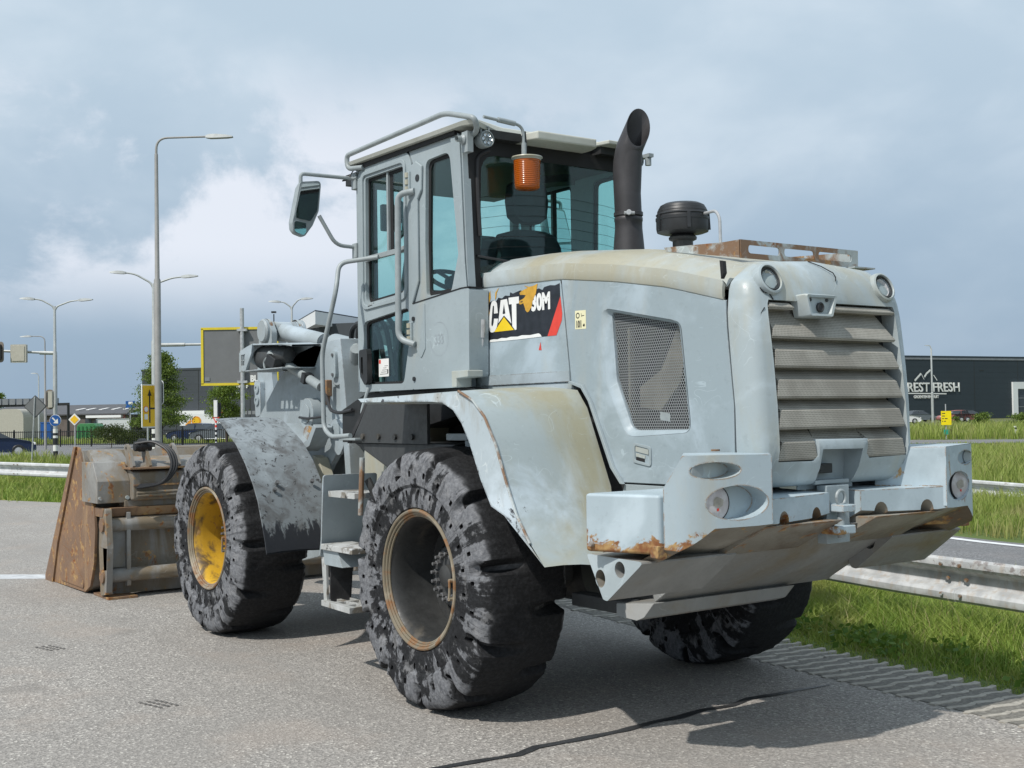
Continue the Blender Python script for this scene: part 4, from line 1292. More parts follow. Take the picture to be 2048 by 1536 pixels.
MB().plate(rpoly([(.98, 2.35), (.62, 2.42), (.55, 2.66), (.61, 2.69), (.70, 2.50), (1.0, 2.45)], .03, 3), .25, .37).build('armrest', 'seat', LD, .01)
MB().plate(rpoly([(1.25, 2.35), (.70, 2.35), (.62, 2.50), (1.2, 2.46)], .03, 3), -.50, -.34).build('armrest', 'seat', LD, .01)
MB().box(.90, 1.54, -.63, .20, 1.735, 2.21).build('side_console', 'dark', LD, .02)
MB().box(.55, 1.15, -.24, .24, 1.73, 1.98).box(1.45, 1.8, -.3, .3, 1.73, 2.15).build('console', 'dark', LD, .02)
sw = MB().lathe([(.19 + .016 * math.cos(k * PI / 4), .016 * math.sin(k * PI / 4)) for k in range(8)], (0, 0, 0), 'z', 36, close=True)
for k in range(3):
    a = 2 * PI * k / 3 + .3
    sw.cyl((0, 0, -.01), (.19 * math.cos(a), .19 * math.sin(a), 0), .014, 8)
sw.cyl((0, 0, -.01), (0, 0, -.5), .03, 10)
q = sw.build('steering_wheel', 'black', LD)
q.rotation_euler = (0, R(-28), 0); q.location = (1.34, .05, 2.48)
MB().box(1.60, 1.78, -.34, .1, 2.15, 2.45).build('dashboard', 'dark', LD, .02)
MB().box(.95, 1.05, .02, .12, 2.05, 2.35).cyl((1.3, .56, 2.0), (1.1, .56, 2.7), .02).build('lever', 'black', LD)
MB().box(1.52, 1.56, .30, .52, 2.82, 3.0).build('inner_mirror', 'black', LD, .01)
MB().box(1.513, 1.5195, .31, .51, 2.83, 2.99).build('inner_mirror_glass', 'mirror', LD)
MB().tube(bend([(1.12, .645, 2.70), (1.10, .60, 2.74), (1.10, .60, 2.92), (1.12, .645, 2.96)], .03), .014, 8).build('inner_grip', 'black', LD)
MB().obox((.85, -.2, 3.10), (.6, -.38, 3.10), .16, .05).build('roof_console', 'dark', LD, .01)

roof = MB().loft([
    [(1.67, .66, 3.245), (1.60, .725, 3.250), (.22, .725, 3.240), (.13, .70, 3.235), (.30, .40, 3.225), (.30, -.40, 3.225), (.34, -.70, 3.235), (.37, -.725, 3.24), (1.60, -.725, 3.25), (1.67, -.66, 3.245)],
    [(1.68, .66, 3.268), (1.61, .735, 3.27), (.20, .735, 3.262), (.12, .705, 3.26), (.29, .40, 3.25), (.29, -.40, 3.25), (.33, -.705, 3.26), (.36, -.735, 3.262), (1.61, -.735, 3.27), (1.68, -.66, 3.268)],
    [(1.66, .64, 3.282), (1.58, .70, 3.285), (.24, .70, 3.278), (.16, .68, 3.276), (.31, .38, 3.285), (.31, -.38, 3.285), (.35, -.68, 3.276), (.38, -.70, 3.278), (1.58, -.70, 3.285), (1.66, -.64, 3.282)],
    [(1.40, .45, 3.31), (1.3, .5, 3.315), (.45, .5, 3.315), (.40, .48, 3.315), (.42, .30, 3.32), (.42, -.30, 3.32), (.40, -.48, 3.315), (.45, -.5, 3.315), (1.3, -.5, 3.315), (1.40, -.45, 3.31)]])
ro = roof.build('roof', 'roof', LD, ang=25)
for s in (1, -1): MB().box(.34, 1.58, s * .68 - .02, s * .68 + .02, 3.215, 3.245).build('roof_gap', 'gasket', ro)
vs_ = MB().plate([(.24, .31), (.10, .27), (.10, -.18), (.22, -.22), (.40, -.22), (.40, .31)], 3.192, 3.245, 'z').build('rear_visor', 'roof', ro, .012)
MB().plate([(.26, -.27), (.13, -.30), (.13, -.55), (.26, -.62), (.42, -.6), (.42, -.27)], 3.235, 3.262, 'z').build('rear_visor', 'roof', ro, .008)
for ya, yb in ((-.56, -.30), (.31, .60)): MB().box(.21, .40, ya, yb, 3.19, 3.238).build('roof_recess', 'dark', ro)
MB().box(.12, .44, -.66, -.62, 3.19, 3.212).cyl((.15, -.64, 3.14), (.15, -.64, 3.20), .02, 10).build("lamp_bracket", 'tube', ro)
for s in (1, -1):
    if s > 0: MB().tube(bend([(1.45, s * .70, 3.215), (1.60, s * .735, 3.225), (1.615, s * .735, 3.318), (.385, s * .735, 3.345), (.10, s * .715, 3.262), (.14, s * .67, 3.205), (.26, s * .64, 3.19)], .07, 6), .0165, 14).build('roof_rail', 'tube', ro)
    if s > 0: MB().lathe([(.026, 0), (.03, .01), (.03, .05), (.018, .06), (.018, .09)], (.24, s * .66, 3.165), 'y', 16).box(.20, .26, s * .68 - .02, s * .68 + .02, 3.09, 3.21).build('rail_foot', 'tube', ro)
    # round work lamp hung under the roof edge
    wl = MB().lathe([(0, .27), (.036, .26), (.046, .245), (.050, .20), (.048, .175), (.044, .172), (.043, .182), (0, .184)], (0, s * .578, 3.172), 'x', 24).build('work_lamp', 'tube', ro)
    MB().lathe([(.043, .178), (0, .176)], (0, s * .578, 3.172), 'x', 20).build('lamp_lens', 'clear', ro)
    q = MB()
    for k in range(6):
        a = k * PI / 3
        q.lathe([(.012, .176), (.008, .181), (0, .182)], (0, s * .578 + .025 * math.cos(a), 3.172 + .025 * math.sin(a)), 'x', 8)
    q.build('lamp_diode', 'chrome', ro)
    MB().tube(bend([(.20, s * .55, 3.19), (.20, s * .55, 3.25), (.20, s * .605, 3.25), (.20, s * .605, 3.19)], .01), .006, 6).build('lamp_bracket', 'tube', ro)
# amber beacon hanging from a bent pipe
be = MB().tube(bend([(.15, .62, 3.29), (.15, .34, 3.272), (.15, .335, 3.15), (.15, .335, 3.09)], .06, 6), .0095, 10).build('beacon_pipe', 'tube', LD)
MB().cyl((.15, .52, 3.285), (.15, .40, 3.277), .016, 12).build('pipe_sleeve', 'tube', be)
MB().cyl((.15, .335, 3.09), (.15, .335, 3.17), .015, 10).build('pipe_sleeve', 'tube', be)
MB().tube([(.15, .325, 3.10), (.148, .318, 3.15), (.15, .325, 3.24)], .005, 6).build('cable', 'hose', be)
MB().lathe([(0, 3.093), (.075, 3.092), (.092, 3.088), (.094, 3.082), (.085, 3.078), (.083, 3.068), (0, 3.068)], (.15, .315, 0), 'z', 32).build('beacon_cap', 'paint_hood', be)
pr = [(.080, 3.07)]
for k in range(13):
    z = 3.062 - .0115 * k
    pr += [(.081 - .0004 * k, z), (.0785 - .0004 * k, z - .005)]
pr += [(.074, 2.905), (.066, 2.899), (0, 2.898)]
MB().lathe(pr, (.15, .315, 0), 'z', 40).build('beacon_lens', 'amber', be, ang=60)

# ---------------------------------------------------------------- hood
seam = [(.62, 2.326), (.318, 2.319), (-.463, 2.296), (-.909, 2.240), (-1.299, 2.175), (-1.684, 2.080)]
crown = [(.70, 2.47), (.36, 2.525), (-.156, 2.512), (-.78, 2.448), (-1.12, 2.395), (-1.48, 2.315), (-1.69, 2.262)]


def hood_ring(x, zs, zc, k=1.0):
    pts = []
    prof = [(.556, 0), (.560, .015), (.560, .05), (.553, .085), (.53, .30), (.49, .52), (.42, .74), (.33, .88), (.20, .965), (0, 1.0)]
    hh = zc - zs
    for y, t in prof:
        z = zs + (t if y in (.556, .560) and t < .06 else (t * hh if t >= .3 else t))
        pts.append((x, y * k, z))
    return pts + [(a, -b, c_) for a, b, c_ in reversed(pts[:-1])]


hr_ = []
for x in np.linspace(.40, -1.672, 22):
    hr_.append(hood_ring(x, interp(x, seam), interp(x, crown)))
hr_[0] = hood_ring(.37, interp(.37, seam), interp(.40, crown) - .05, .985)
low = [[(p[0], p[1] * .97, p[2] - .012) for p in r_] for r_ in hr_]
b = MB().loft(hr_, closed=False).loft(low, closed=False)
b.loft([hr_[-1], low[-1]], closed=False).loft([hr_[0], low[0]], closed=False)
for sgn in (0, -1):
    b.loft([[r_[sgn] for r_ in hr_], [r_[sgn] for r_ in low]], closed=False)
hood = b.build('hood_top', 'paint_hood', LD, ang=38)
# dark seam strip beneath the lip
sm = MB()
xs_ = np.linspace(.33, -1.675, 16)
for s in (1, -1):
    sm.loft([[(x, s * .548, interp(x, seam) + .012) for x in xs_], [(x, s * .548, interp(x, seam) - .022) for x in xs_]], closed=False)
sm.build('hood_seam', 'gasket', hood)
ck = MB().plate([(-1.665, 2.26), (-1.685, 2.255), (-1.69, 2.20), (-1.672, 2.175)], .545, .566).build('gap', 'gasket', hood)

# engine block that shows darkly through the screens
MB().plate([(.2, 1.3), (.2, 2.28), (-.9, 2.2), (-1.62, 2.0), (-1.62, 1.3)], -.44, .44).build('engine_bay', 'dark', LD)
for s in (1, -1):
    sgn = s
    fp = MB().plate([(.312, 1.742), (.312, 2.316), (-.457, 2.293), (-.488, 2.06), (-.528, 1.742)], s * .52, s * .55).build('hood_side_panel', 'paint', LD, .004)
    MB().plate([(.33, 1.700), (.33, 1.742), (-.53, 1.742), (-.555, 1.700)], s * .50, s * .545).build('lower_lip', 'paint_fender', fp, .004)
    MB().plate([(.312, 1.742), (.31, 1.80), (-.52, 1.80), (-.528, 1.742)], s * .55, s * .553).build('rub_strip', 'paint_arm', fp, .001)
    op = rpoly([(-.800, 2.112), (-1.385, 2.000), (-1.445, 1.475), (-.985, 1.450), (-.832, 1.72)], [.05, .06, .05, .10, .12], 5)
    ip = rpoly([(-.850, 2.089), (-1.350, 1.992), (-1.418, 1.488), (-1.000, 1.484), (-.880, 1.74)], [.02, .04, .03, .06, .08], 5)
    outl = [(-.468, 2.291), (-.909, 2.236), (-1.299, 2.171), (-1.684, 2.076), (-1.688, 1.95), (-1.723, 1.60), (-1.722, 1.225), (-.945, 1.222), (-.87, 1.30), (-.70, 1.64), (-.64, 1.71), (-.54, 1.735), (-.50, 2.06)]
    hd = MB().plate(outl, s * .525, s * .552, holes=[op]).build('hood_door', 'paint', LD, .004)
    rec = MB()
    rec.loft([[(x, s * .5525, z) for x, z in op], [(lerp(x, xi, .35), s * .548, lerp(z, zi, .35)) for (x, z), (xi, zi) in zip(op, ip)], [(lerp(x, xi, .8), s * .530, lerp(z, zi, .8)) for (x, z), (xi, zi) in zip(op, ip)], [(x, s * .524, z) for x, z in ip], [(x, s * .505, z) for x, z in ip]], True, False, False)
    rec.build('screen_recess', 'paint', hd)
    MB().plate(ip, s * .512, s * .5125, walls=False).build('mesh_screen', 'mesh', hd, smooth=False)
    # pieces of the cooling package seen through the holes
    MB().plate([(-.93, 1.48), (-.93, 2.0), (-.945, 2.0), (-.945, 1.48)], s * .46, s * .49).plate([(-1.0, 1.70), (-1.16, 1.78), (-1.29, 2.0), (-1.35, 2.0), (-1.30, 1.72), (-1.15, 1.58), (-1.0, 1.6)], s * .455, s * .475).build('fan_shroud', 'belly_dim', hd)
    MB().plate([(-1.19, 1.575), (-1.26, 1.565), (-1.26, 1.525), (-1.19, 1.535)], s * .5135, s * .514).build('tag', 'tube', hd)
    lt = MB().ring(rpoly([(-1.03, 1.425), (-1.165, 1.405), (-1.165, 1.305), (-1.03, 1.325)], .018, 3), rpoly([(-1.045, 1.41), (-1.15, 1.393), (-1.15, 1.318), (-1.045, 1.338)], .012, 3), s * .552, s * .558).build('latch', 'paint_cab', hd, .002)
    MB().plate([(-1.05, 1.405), (-1.145, 1.39), (-1.145, 1.365), (-1.05, 1.38)], s * .5525, s * .5565).plate([(-1.05, 1.372), (-1.12, 1.361), (-1.12, 1.345), (-1.05, 1.355)], s * .5525, s * .5545).build('latch_lever', 'paint_hood', lt, .002)
    MB().plate([(-1.05, 1.353), (-1.115, 1.343), (-1.115, 1.327), (-1.05, 1.337)], s * .5523, s * .5528).build('latch_slot', 'gasket', lt)
    gp = MB().plate([(-.535, 1.735), (-.64, 1.705), (-.70, 1.635), (-.87, 1.295), (-.945, 1.215), (-.965, 1.215), (-.89, 1.30), (-.715, 1.64), (-.65, 1.72), (-.545, 1.745)], s * .553, s * .572).build('door_edge', 'paint_cab', hd, .002)
    MB().plate([(-1.684, 2.08), (-1.698, 2.08), (-1.702, 1.95), (-1.737, 1.60), (-1.737, 1.225), (-1.722, 1.225), (-1.722, 1.6), (-1.688, 1.95)], s * .50, s * .543).build('door_gap', 'gasket', hd)
    MB().plate([(-.95, 1.215), (-1.72, 1.215), (-1.72, 1.17), (-.93, 1.17)], s * .48, s * .545).build('sill', 'paint_cab', LD, .004)

    if s > 0:
        def deco(poly, y, nm, mat, parent, holes=()):
            return MB().plate(poly, y, y + .0004, holes=holes).build(nm, mat, parent, smooth=False)
        dec = deco([(.296, 1.995), (.298, 2.045), (.28, 2.085), (.245, 2.12), (.255, 2.196), (.232, 2.223), (.181, 2.234), (.150, 2.228), (.127, 2.245), (.09, 2.238), (.06, 2.252), (.014, 2.246), (.010, 2.266), (-.018, 2.256), (-.049, 2.262), (-.091, 2.268), (-.12, 2.258), (-.173, 2.266), (-.22, 2.256), (-.263, 2.263), (-.297, 2.251), (-.312, 2.266), (-.366, 2.271), (-.41, 2.266), (-.452, 2.274), (-.455, 2.203), (-.337, 1.995)], .5505, 'decal', 'decalblack', fp)
        deco([(-.337, 1.995), (-.416, 1.995), (-.466, 2.073), (-.471, 2.11), (-.457, 2.203)], .5512, 'red_stripe', 'decalred', dec)
        deco([(.134, 2.157), (.141, 2.212), (.150, 2.224), (.165, 2.232), (.185, 2.231), (.197, 2.222), (.204, 2.208), (.229, 2.113), (.230, 2.085), (.225, 2.066), (.215, 2.055), (.203, 2.050), (.185, 2.049), (.168, 2.055), (.147, 2.076), (.138, 2.10), (.132, 2.125), (.173, 2.128), (.178, 2.105), (.184, 2.092), (.192, 2.084), (.199, 2.088), (.202, 2.098), (.200, 2.112), (.187, 2.190), (.183, 2.201), (.178, 2.204), (.173, 2.202), (.171, 2.196), (.173, 2.157)], .5512, 'letter', 'white', dec)
        deco([(.131, 2.098), (.103, 2.229), (.041, 2.231), (.001, 2.088), (.073, 2.139)], .5512, 'letter', 'white', dec, holes=[[(.087, 2.150), (.071, 2.206), (.058, 2.150), (.073, 2.146)]])
        deco([(.025, 2.236), (-.075, 2.235), (-.076, 2.197), (-.050, 2.196), (-.048, 2.051), (-.033, 2.049), (-.008, 2.072), (-.005, 2.197), (.022, 2.198)], .5512, 'letter', 'white', dec)
        deco([(.173, 2.050), (.073, 2.130), (-.023, 2.050)], .5518, 'triangle', 'decalyellow', dec)
        text_mesh('30M', 'model_number', 'white', dec, (-.192, .5512, 2.147), .123, (-1, 0, 0), (0, 0, 1), .80, .0062)
        deco([(-.254, 2.290), (-.237, 2.237), (-.215, 2.21), (-.201, 2.187), (-.196, 2.165), (-.185, 2.158), (-.170, 2.143), (-.154, 2.139), (-.139, 2.150), (-.130, 2.172), (-.118, 2.194), (-.095, 2.188), (-.079, 2.191), (-.079, 2.209), (-.098, 2.214), (-.116, 2.218), (-.130, 2.224), (-.142, 2.236), (-.118, 2.240), (-.088, 2.242), (-.084, 2.254), (-.10, 2.262), (-.163, 2.276), (-.125, 2.292), (-.175, 2.280), (-.21, 2.281)], .5519, 'peeled_patch', 'ochre', dec)
        deco([(-.112, 2.207), (-.088, 2.203), (-.096, 2.199), (-.112, 2.200)], .5523, 'peeled_edge', 'decalblack', dec)
        deco([(.208, 2.294), (.203, 2.252), (.215, 2.23), (.226, 2.207), (.222, 2.185), (.216, 2.162), (.235, 2.14), (.240, 2.12), (.262, 2.084), (.287, 2.041), (.294, 2.01), (.297, 2.05), (.289, 2.095), (.257, 2.109), (.258, 2.184), (.247, 2.21), (.237, 2.239)], .5519, 'peeled_patch', 'ochre', dec)
        deco([(.118, 2.305), (.142, 2.274), (.148, 2.247), (.159, 2.235), (.156, 2.276)], .5519, 'peeled_patch', 'ochre', dec)
        deco([(.224, 1.994), (.216, 2.006), (.18, 2.009), (.14, 2.006), (.10, 2.012), (.05, 2.008), (.01, 2.013), (-.06, 2.010), (-.10, 2.015), (-.18, 2.011), (-.256, 2.016), (-.272, 2.010), (-.285, 1.996), (-.063, 1.9935)], .5519, 'torn_white_strip', 'white', dec)
        deco([(-.272, 1.967), (-.254, 1.924), (-.280, 1.922)], .5512, 'red_fleck', 'decalred', fp)
        stc = deco([(-.583, 2.114), (-.673, 2.112), (-.673, 2.014), (-.582, 2.016)], .5525, 'noise_sticker', 'cream', hd)
        text_mesh('101', 'sticker_number', 'ink', stc, (-.589, .5535, 2.024), .052, (-1, 0, 0), (0, 0, 1), .66, .0015)
        text_mesh('dB', 'sticker_print', 'ink', stc, (-.648, .5535, 2.028), .018, (-1, 0, 0), (0, 0, 1), .8, .0006)
        q = MB()
        for k in range(12):
            a, a2 = 2 * PI * k / 12, 2 * PI * (k + .9) / 12
            q.add([(-.606 + r_ * math.cos(t), .5533, 2.087 + r_ * math.sin(t)) for r_, t in ((.010, a), (.016, a), (.016, a2), (.010, a2))], [(0, 1, 2, 3)])
        q.add([(-.633, .5533, 2.098), (-.636, .5533, 2.098), (-.640, .5533, 2.078), (-.637, .5533, 2.078)], [(0, 1, 2, 3)]).add([(-.640, .5533, 2.086), (-.660, .5533, 2.086), (-.660, .5533, 2.082), (-.640, .5533, 2.082)], [(0, 1, 2, 3)])
        q.build('sticker_print', 'ink', stc, smooth=False)

# ---------------------------------------------------------------- rear grille surround


def xf(z): return interp(z, [(1.21, -1.805), (1.30, -1.855), (1.40, -1.878), (1.60, -1.872), (1.80, -1.858), (1.95, -1.842), (2.08, -1.826), (2.20, -1.795), (2.30, -1.74)])


def xs2(z): return interp(z, [(1.22, -1.735), (1.6, -1.735), (1.95, -1.70), (2.08, -1.694), (2.30, -1.690)])


def resample(pts, n_):
    L_ = [0]
    for a, b_ in zip(pts, pts[1:]): L_.append(L_[-1] + math.dist(a, b_))
    out = []
    for i in range(n_):
        t = L_[-1] * i / (n_ - 1)
        for k in range(len(L_) - 1):
            if t <= L_[k + 1] + 1e-9:
                q = (t - L_[k]) / max(1e-9, L_[k + 1] - L_[k])
                out.append((lerp(pts[k][0], pts[k + 1][0], q), lerp(pts[k][1], pts[k + 1][1], q))); break
    return out


def chain(pts, counts):
    out = []
    for (p, q_), n_ in zip(zip(pts, pts[1:]), counts):
        out += [(lerp(p[0], q_[0], i / n_), lerp(p[1], q_[1], i / n_)) for i in range(n_)]
    return out + [pts[-1]]


NB = (9, 3, 5, 9, 5, 3, 9)
no = chain([(-.480, 1.346), (-.196, 1.340), (-.172, 1.362), (-.170, 1.434), (.184, 1.438), (.170, 1.362), (.198, 1.338), (.432, 1.341)], NB)
open_segs = [no, [(.432, 1.341), (.446, 2.0)], [(.446, 2.0), (.442, 2.072), (-.452, 2.072), (-.458, 2.0)], [(-.458, 2.0), (-.480, 1.346)]]


def outline(ins, top, bot):
    w_ = .552 - ins
    wb = .50 - ins * .6
    return [chain([(-wb, bot), (-.118, bot), (-.122, bot + .03), (-.142 + ins * .1, 1.400 - ins * .2), (.154 - ins * .1, 1.404 - ins * .2), (.150, bot + .03), (.146, bot), (wb, bot)], NB),
            rpoly([(wb, bot), (w_, bot + .14), (w_ + .004, 1.7), (w_, 2.02)], [0, .06, .2, 0], 4),
            rpoly([(w_, 2.02), (w_ - .02, 2.16), (w_ - .16, top - .012), (0, top + .012), (-w_ + .16, top - .012), (-w_ + .02, 2.16), (-w_, 2.02)], [0, .09, .09, .5, .09, .09, 0], 5),
            rpoly([(-w_, 2.02), (-w_ - .004, 1.7), (-w_, bot + .14), (-wb, bot)], [0, .2, .06, 0], 4)]


NSEG = (44, 14, 40, 14)


def loop_of(segs):
    out = []
    for q, (sg, n_) in enumerate(zip(segs, NSEG)): out += (list(sg) if q == 0 else resample(sg, n_))[:-1]
    return out


def ring_at(lp, fx): return [(fx(y, z), y, z) for y, z in lp]


lv = []
for t, ins, top, bot in ((0, .0, 2.268, 1.222), (.25, -.002, 2.272, 1.220), (.55, .004, 2.266, 1.222), (.78, .018, 2.245, 1.226), (.92, .036, 2.215, 1.234), (1.0, .066, 2.17, 1.25)):
    lp = loop_of(outline(ins, top, bot))
    lv.append(ring_at(lp, lambda y, z, t=t: lerp(xs2(z), xf(z) - .012 * (1 - (y / .55) ** 2), t)))
op_ = loop_of(open_segs)
lv.append(ring_at([(lerp(a[1], o[0], .8), lerp(a[2], o[1], .8)) for a, o in zip(lv[-1], op_)], lambda y, z: xf(z) - .014 * (1 - (y / .55) ** 2)))
lv.append(ring_at(op_, lambda y, z: xf(z) - .008))
lv.append(ring_at(op_, lambda y, z: xf(z) + .095))
gs = MB().loft(lv, True, False, False)
gr = gs.build('grille_surround', 'paint_grille', LD, ang=55)
MB().plate([(.47, 1.30), (.47, 2.09), (-.49, 2.09), (-.49, 1.30)], -1.76, -1.74, 'x').build('grille_backing', 'dark', gr)
zb = [2.03, 1.896, 1.762, 1.623, 1.484, 1.343]
zc = [2.06, 1.938, 1.843, 1.706, 1.570, 1.425]
zt = [2.075, 2.03, 1.893, 1.759, 1.620, 1.481]


def slat(i, ya, yb, cut_a=False, cut_b=False):
    """one louvre from ya (left) to yb (right)"""
    x_in, x_c, x_l = xf(zt[i]) + .058, xf(zc[i]) + .000, xf(zb[i]) - .009
    pr_ = [(x_in, zt[i] + .02), (x_in, zt[i]), (x_c, zc[i]), (x_l, zb[i] + .012), (x_l + .006, zb[i] + .001), (x_in + .01, zb[i] + .004)]
    tl = [0, .0, .02, .0, .0, .0] if cut_a else [.035, .03, .022, .0, .004, .02]
    tr = [0, .0, .02, .0, .0, .0] if cut_b else [.055, .050, .025, .0, .004, .04]
    A_ = [(x, ya - t, z) for (x, z), t in zip(pr_, tl)]
    B_ = [(x, yb + t, z) for (x, z), t in zip(pr_, tr)]
    return MB().loft([A_, B_]).build('slat', 'slat', gr, .004, ang=20)


slat(0, .440, .27, False, True)
slat(0, .02, -.452, True, False)
for i, (a, b_) in enumerate(((.438, -.435), (.437, -.442), (.435, -.450), (.433, -.458)), 1): slat(i, a, b_)
slat(5, .431, .172, False, True)
slat(5, -.168, -.470, True, False)
MB().loft([[(xf(1.48) + .062, y, 1.501), (xf(1.48) + .062, y, 1.481), (xf(1.44) + .028, y, 1.438), (xf(1.44) + .05, y, 1.432)] for y in (.172, -.168)]).build('slat', 'slat', gr, ang=20)
# towing recess in the middle of the lower edge
MB().plate([(.20, 1.20), (.20, 1.425), (-.19, 1.425), (-.19, 1.20)], -1.775, -1.765, 'x').build('latch_recess', 'paint_cab', gr, .004)
MB().box(-1.815, -1.77, .0, .12, 1.275, 1.32).cyl((-1.815, .09, 1.30), (-1.825, .09, 1.30), .014, 10).build('grille_latch', 'black', gr, .004)
MB().box(-1.83, -1.77, -.10, .14, 1.225, 1.245).build('latch_shelf', 'paint_cab', gr, .004)
MB().cyl((-1.775, .05, 1.36), (-1.784, .05, 1.36), .010, 10).build('latch_bolt', 'black', gr)
for s in (1, -1):
    hc = Vector((-1.812, s * .402, 2.168))
    tm = Matrix.Translation(hc) @ Matrix.Rotation(R(20), 4, 'Y')

    def tilted(b, *args, **kw):
        b.v = [tuple(tm @ Vector(p)) for p in b.v]
        return b.build(*args, **kw)
    hl_ = tilted(MB().lathe([(.078, .05), (.078, .004), (.073, -.012), (.064, -.016), (.060, -.008), (.058, .02)], (0, 0, 0), 'x', 32), 'headlight', 'paint_grille', gr)
    tilted(MB().lathe([(.058, .015), (.058, -.006), (.055, -.011), (.050, -.007), (.048, .002)], (0, 0, 0), 'x', 32), 'headlight_rim', 'black', hl_)
    tilted(MB().lathe([(.0495, .002), (.045, -.008), (.03, -.012), (0, -.013)], (0, 0, 0), 'x', 28), 'headlight_lens', 'clear', hl_)
    tilted(MB().lathe([(.048, .003), (.036, .016), (.02, .026), (0, .03)], (0, 0, 0), 'x', 12), 'reflector', 'chrome' if s > 0 else 'lens_dirty', hl_, ang=5)
# camera hood over the top louvre
cb = MB()
cpo = [(.245, 2.105), (.02, 2.105), (.055, 2.000), (.215, 2.000)]
cpo = rpoly(cpo, .012, 3)
cx2, cz2 = .132, 2.05
cb.loft([[(-1.80, cx2 + (p[0] - cx2) * 1.12, cz2 + (p[1] - cz2) * 1.0 - .004) for p in cpo], [(-1.875, cx2 + (p[0] - cx2) * 1.0, cz2 + (p[1] - cz2)) for p in cpo], [(-1.888, cx2 + (p[0] - cx2) * .94, cz2 + (p[1] - cz2) * .92) for p in cpo], [(-1.886, cx2 + (p[0] - cx2) * .80, cz2 + (p[1] - cz2) * .74) for p in cpo], [(-1.868, cx2 + (p[0] - cx2) * .72, cz2 + (p[1] - cz2) * .66) for p in cpo]])
co = cb.build('camera_hood', 'paint_grille', gr, ang=30)
MB().lathe([(.022, -1.866), (.024, -1.878), (.018, -1.882), (.012, -1.876), (0, -1.876)], (0, cx2, cz2 - .005), 'x', 20).cyl((-1.866, cx2 + .065, cz2 + .028), (-1.8745, cx2 + .065, cz2 + .028), .008, 10).cyl((-1.866, cx2 - .05, cz2 + .03), (-1.8745, cx2 - .05, cz2 + .03), .008, 10).build('camera_lens', 'black', co)
# cracks in the moulding
def crack(path, nm='crack'):
    q = MB()
    for (a, b_) in zip(path, path[1:]):
        q.obox(a, b_, .0035, .0035, (1, 0, 0))
    q.build(nm, 'gasket', gr)


crack([(xf(2.09) + .000, .475, 2.125), (xf(2.09) - .004, .455, 2.105), (xf(2.09) - .010, .425, 2.100), (xf(2.08) - .012, .405, 2.073)])
crack([(xf(2.02) - .004, .462, 2.035), (xf(2.0) - .0, .485, 2.01), (xf(1.98) + .0, .487, 1.975), (xf(1.95) + .004, .495, 1.945), (xf(1.92) + .008, .505, 1.92)])
crack([(-1.735, .05, 2.278), (-1.772, .0, 2.253), (-1.800, -.05, 2.222), (-1.812, -.055, 2.20), (-1.818, -.045, 2.18)])

# rusty rack on the hood
rk = MB()
slots = []
for a, b_ in ((.262, .045), (.012, -.205), (-.238, -.49)):
    slots.append(rpoly([(a, 2.365), (b_, 2.365), (b_, 2.325), (a, 2.325)], .018, 4))
rk.plate([(.315, 2.300), (.315, 2.388), (-.54, 2.388), (-.54, 2.300)], -1.556, -1.548, 'x', holes=slots)
for y0_, y1_ in ((.307, .315), (-.54, -.532)):
    rk.plate([(-1.552, 2.300), (-1.552, 2.388), (-1.44, 2.388), (-1.02, 2.412), (-1.04, 2.39)], y0_, y1_)
rk.build('hood_rack', 'rack_rust', LD)
MB().box(-1.60, -1.46, -.62, -.46, 2.292, 2.299).plate([(-1.55, 2.31), (-1.50, 2.31), (-1.10, 2.385), (-1.10, 2.392), (-1.2, 2.385)], -.50, -.30).build('rack_tray', 'rack_rust', LD)

# exhaust stack
ex = MB()
cxe, cye = -.065, -.28
ex.lathe([(.098, 2.50), (.090, 2.60), (.083, 2.68), (.083, 2.72), (.086, 2.725), (.086, 2.745), (.081, 2.75)], (cxe, cye, 0), 'z', 36)
path, rad = [], []
for k in range(12):
    a = k / 11
    z = 2.75 + .36 * a if a < .01 else lerp(2.75, 3.02, a)
    path.append(Vector((cxe + .012 * a, cye, z))); rad.append(.0815)
bendp = []
for k in range(1, 15):
    t = k / 14
    ang = t * R(36)
    rr_ = .40
    bendp.append(Vector((cxe + .012 - rr_ * (1 - math.cos(ang)) * .80, cye - rr_ * (1 - math.cos(ang)) * .35, 3.02 + rr_ * math.sin(ang))))
path += bendp; rad += [.0815] * len(bendp)
dlast = (bendp[-1] - bendp[-2]).normalized()
n_ = 36
rings = []
prev = None
for i, p in enumerate(path):
    d = (path[min(i + 1, len(path) - 1)] - path[max(i - 1, 0)]).normalized()
    a_ = d.cross(Vector((0, 1, 0))).normalized() if prev is None else (prev - d * prev.dot(d)).normalized()
    prev = a_
    b2_ = d.cross(a_)
    rings.append([p + (a_ * math.cos(2 * PI * j / n_) + b2_ * math.sin(2 * PI * j / n_)) * rad[i] for j in range(n_)])
# slanted mouth facing backwards
mouth_n = Vector((-.90, .12, .20)).normalized()
mc = path[-1] + dlast * .035
last = []
for q in rings[-1]:
    t = (mc - q).dot(mouth_n) / dlast.dot(mouth_n)
    last.append(q + dlast * max(-.12, min(.20, t)))
rings[-1] = last
inner = [[c_ + (q - c_) * .955 for q in r_] for r_, c_ in ((rings[-1], sum(rings[-1], Vector()) / n_), (rings[-6], sum(rings[-6], Vector()) / n_), (rings[4], sum(rings[4], Vector()) / n_))]
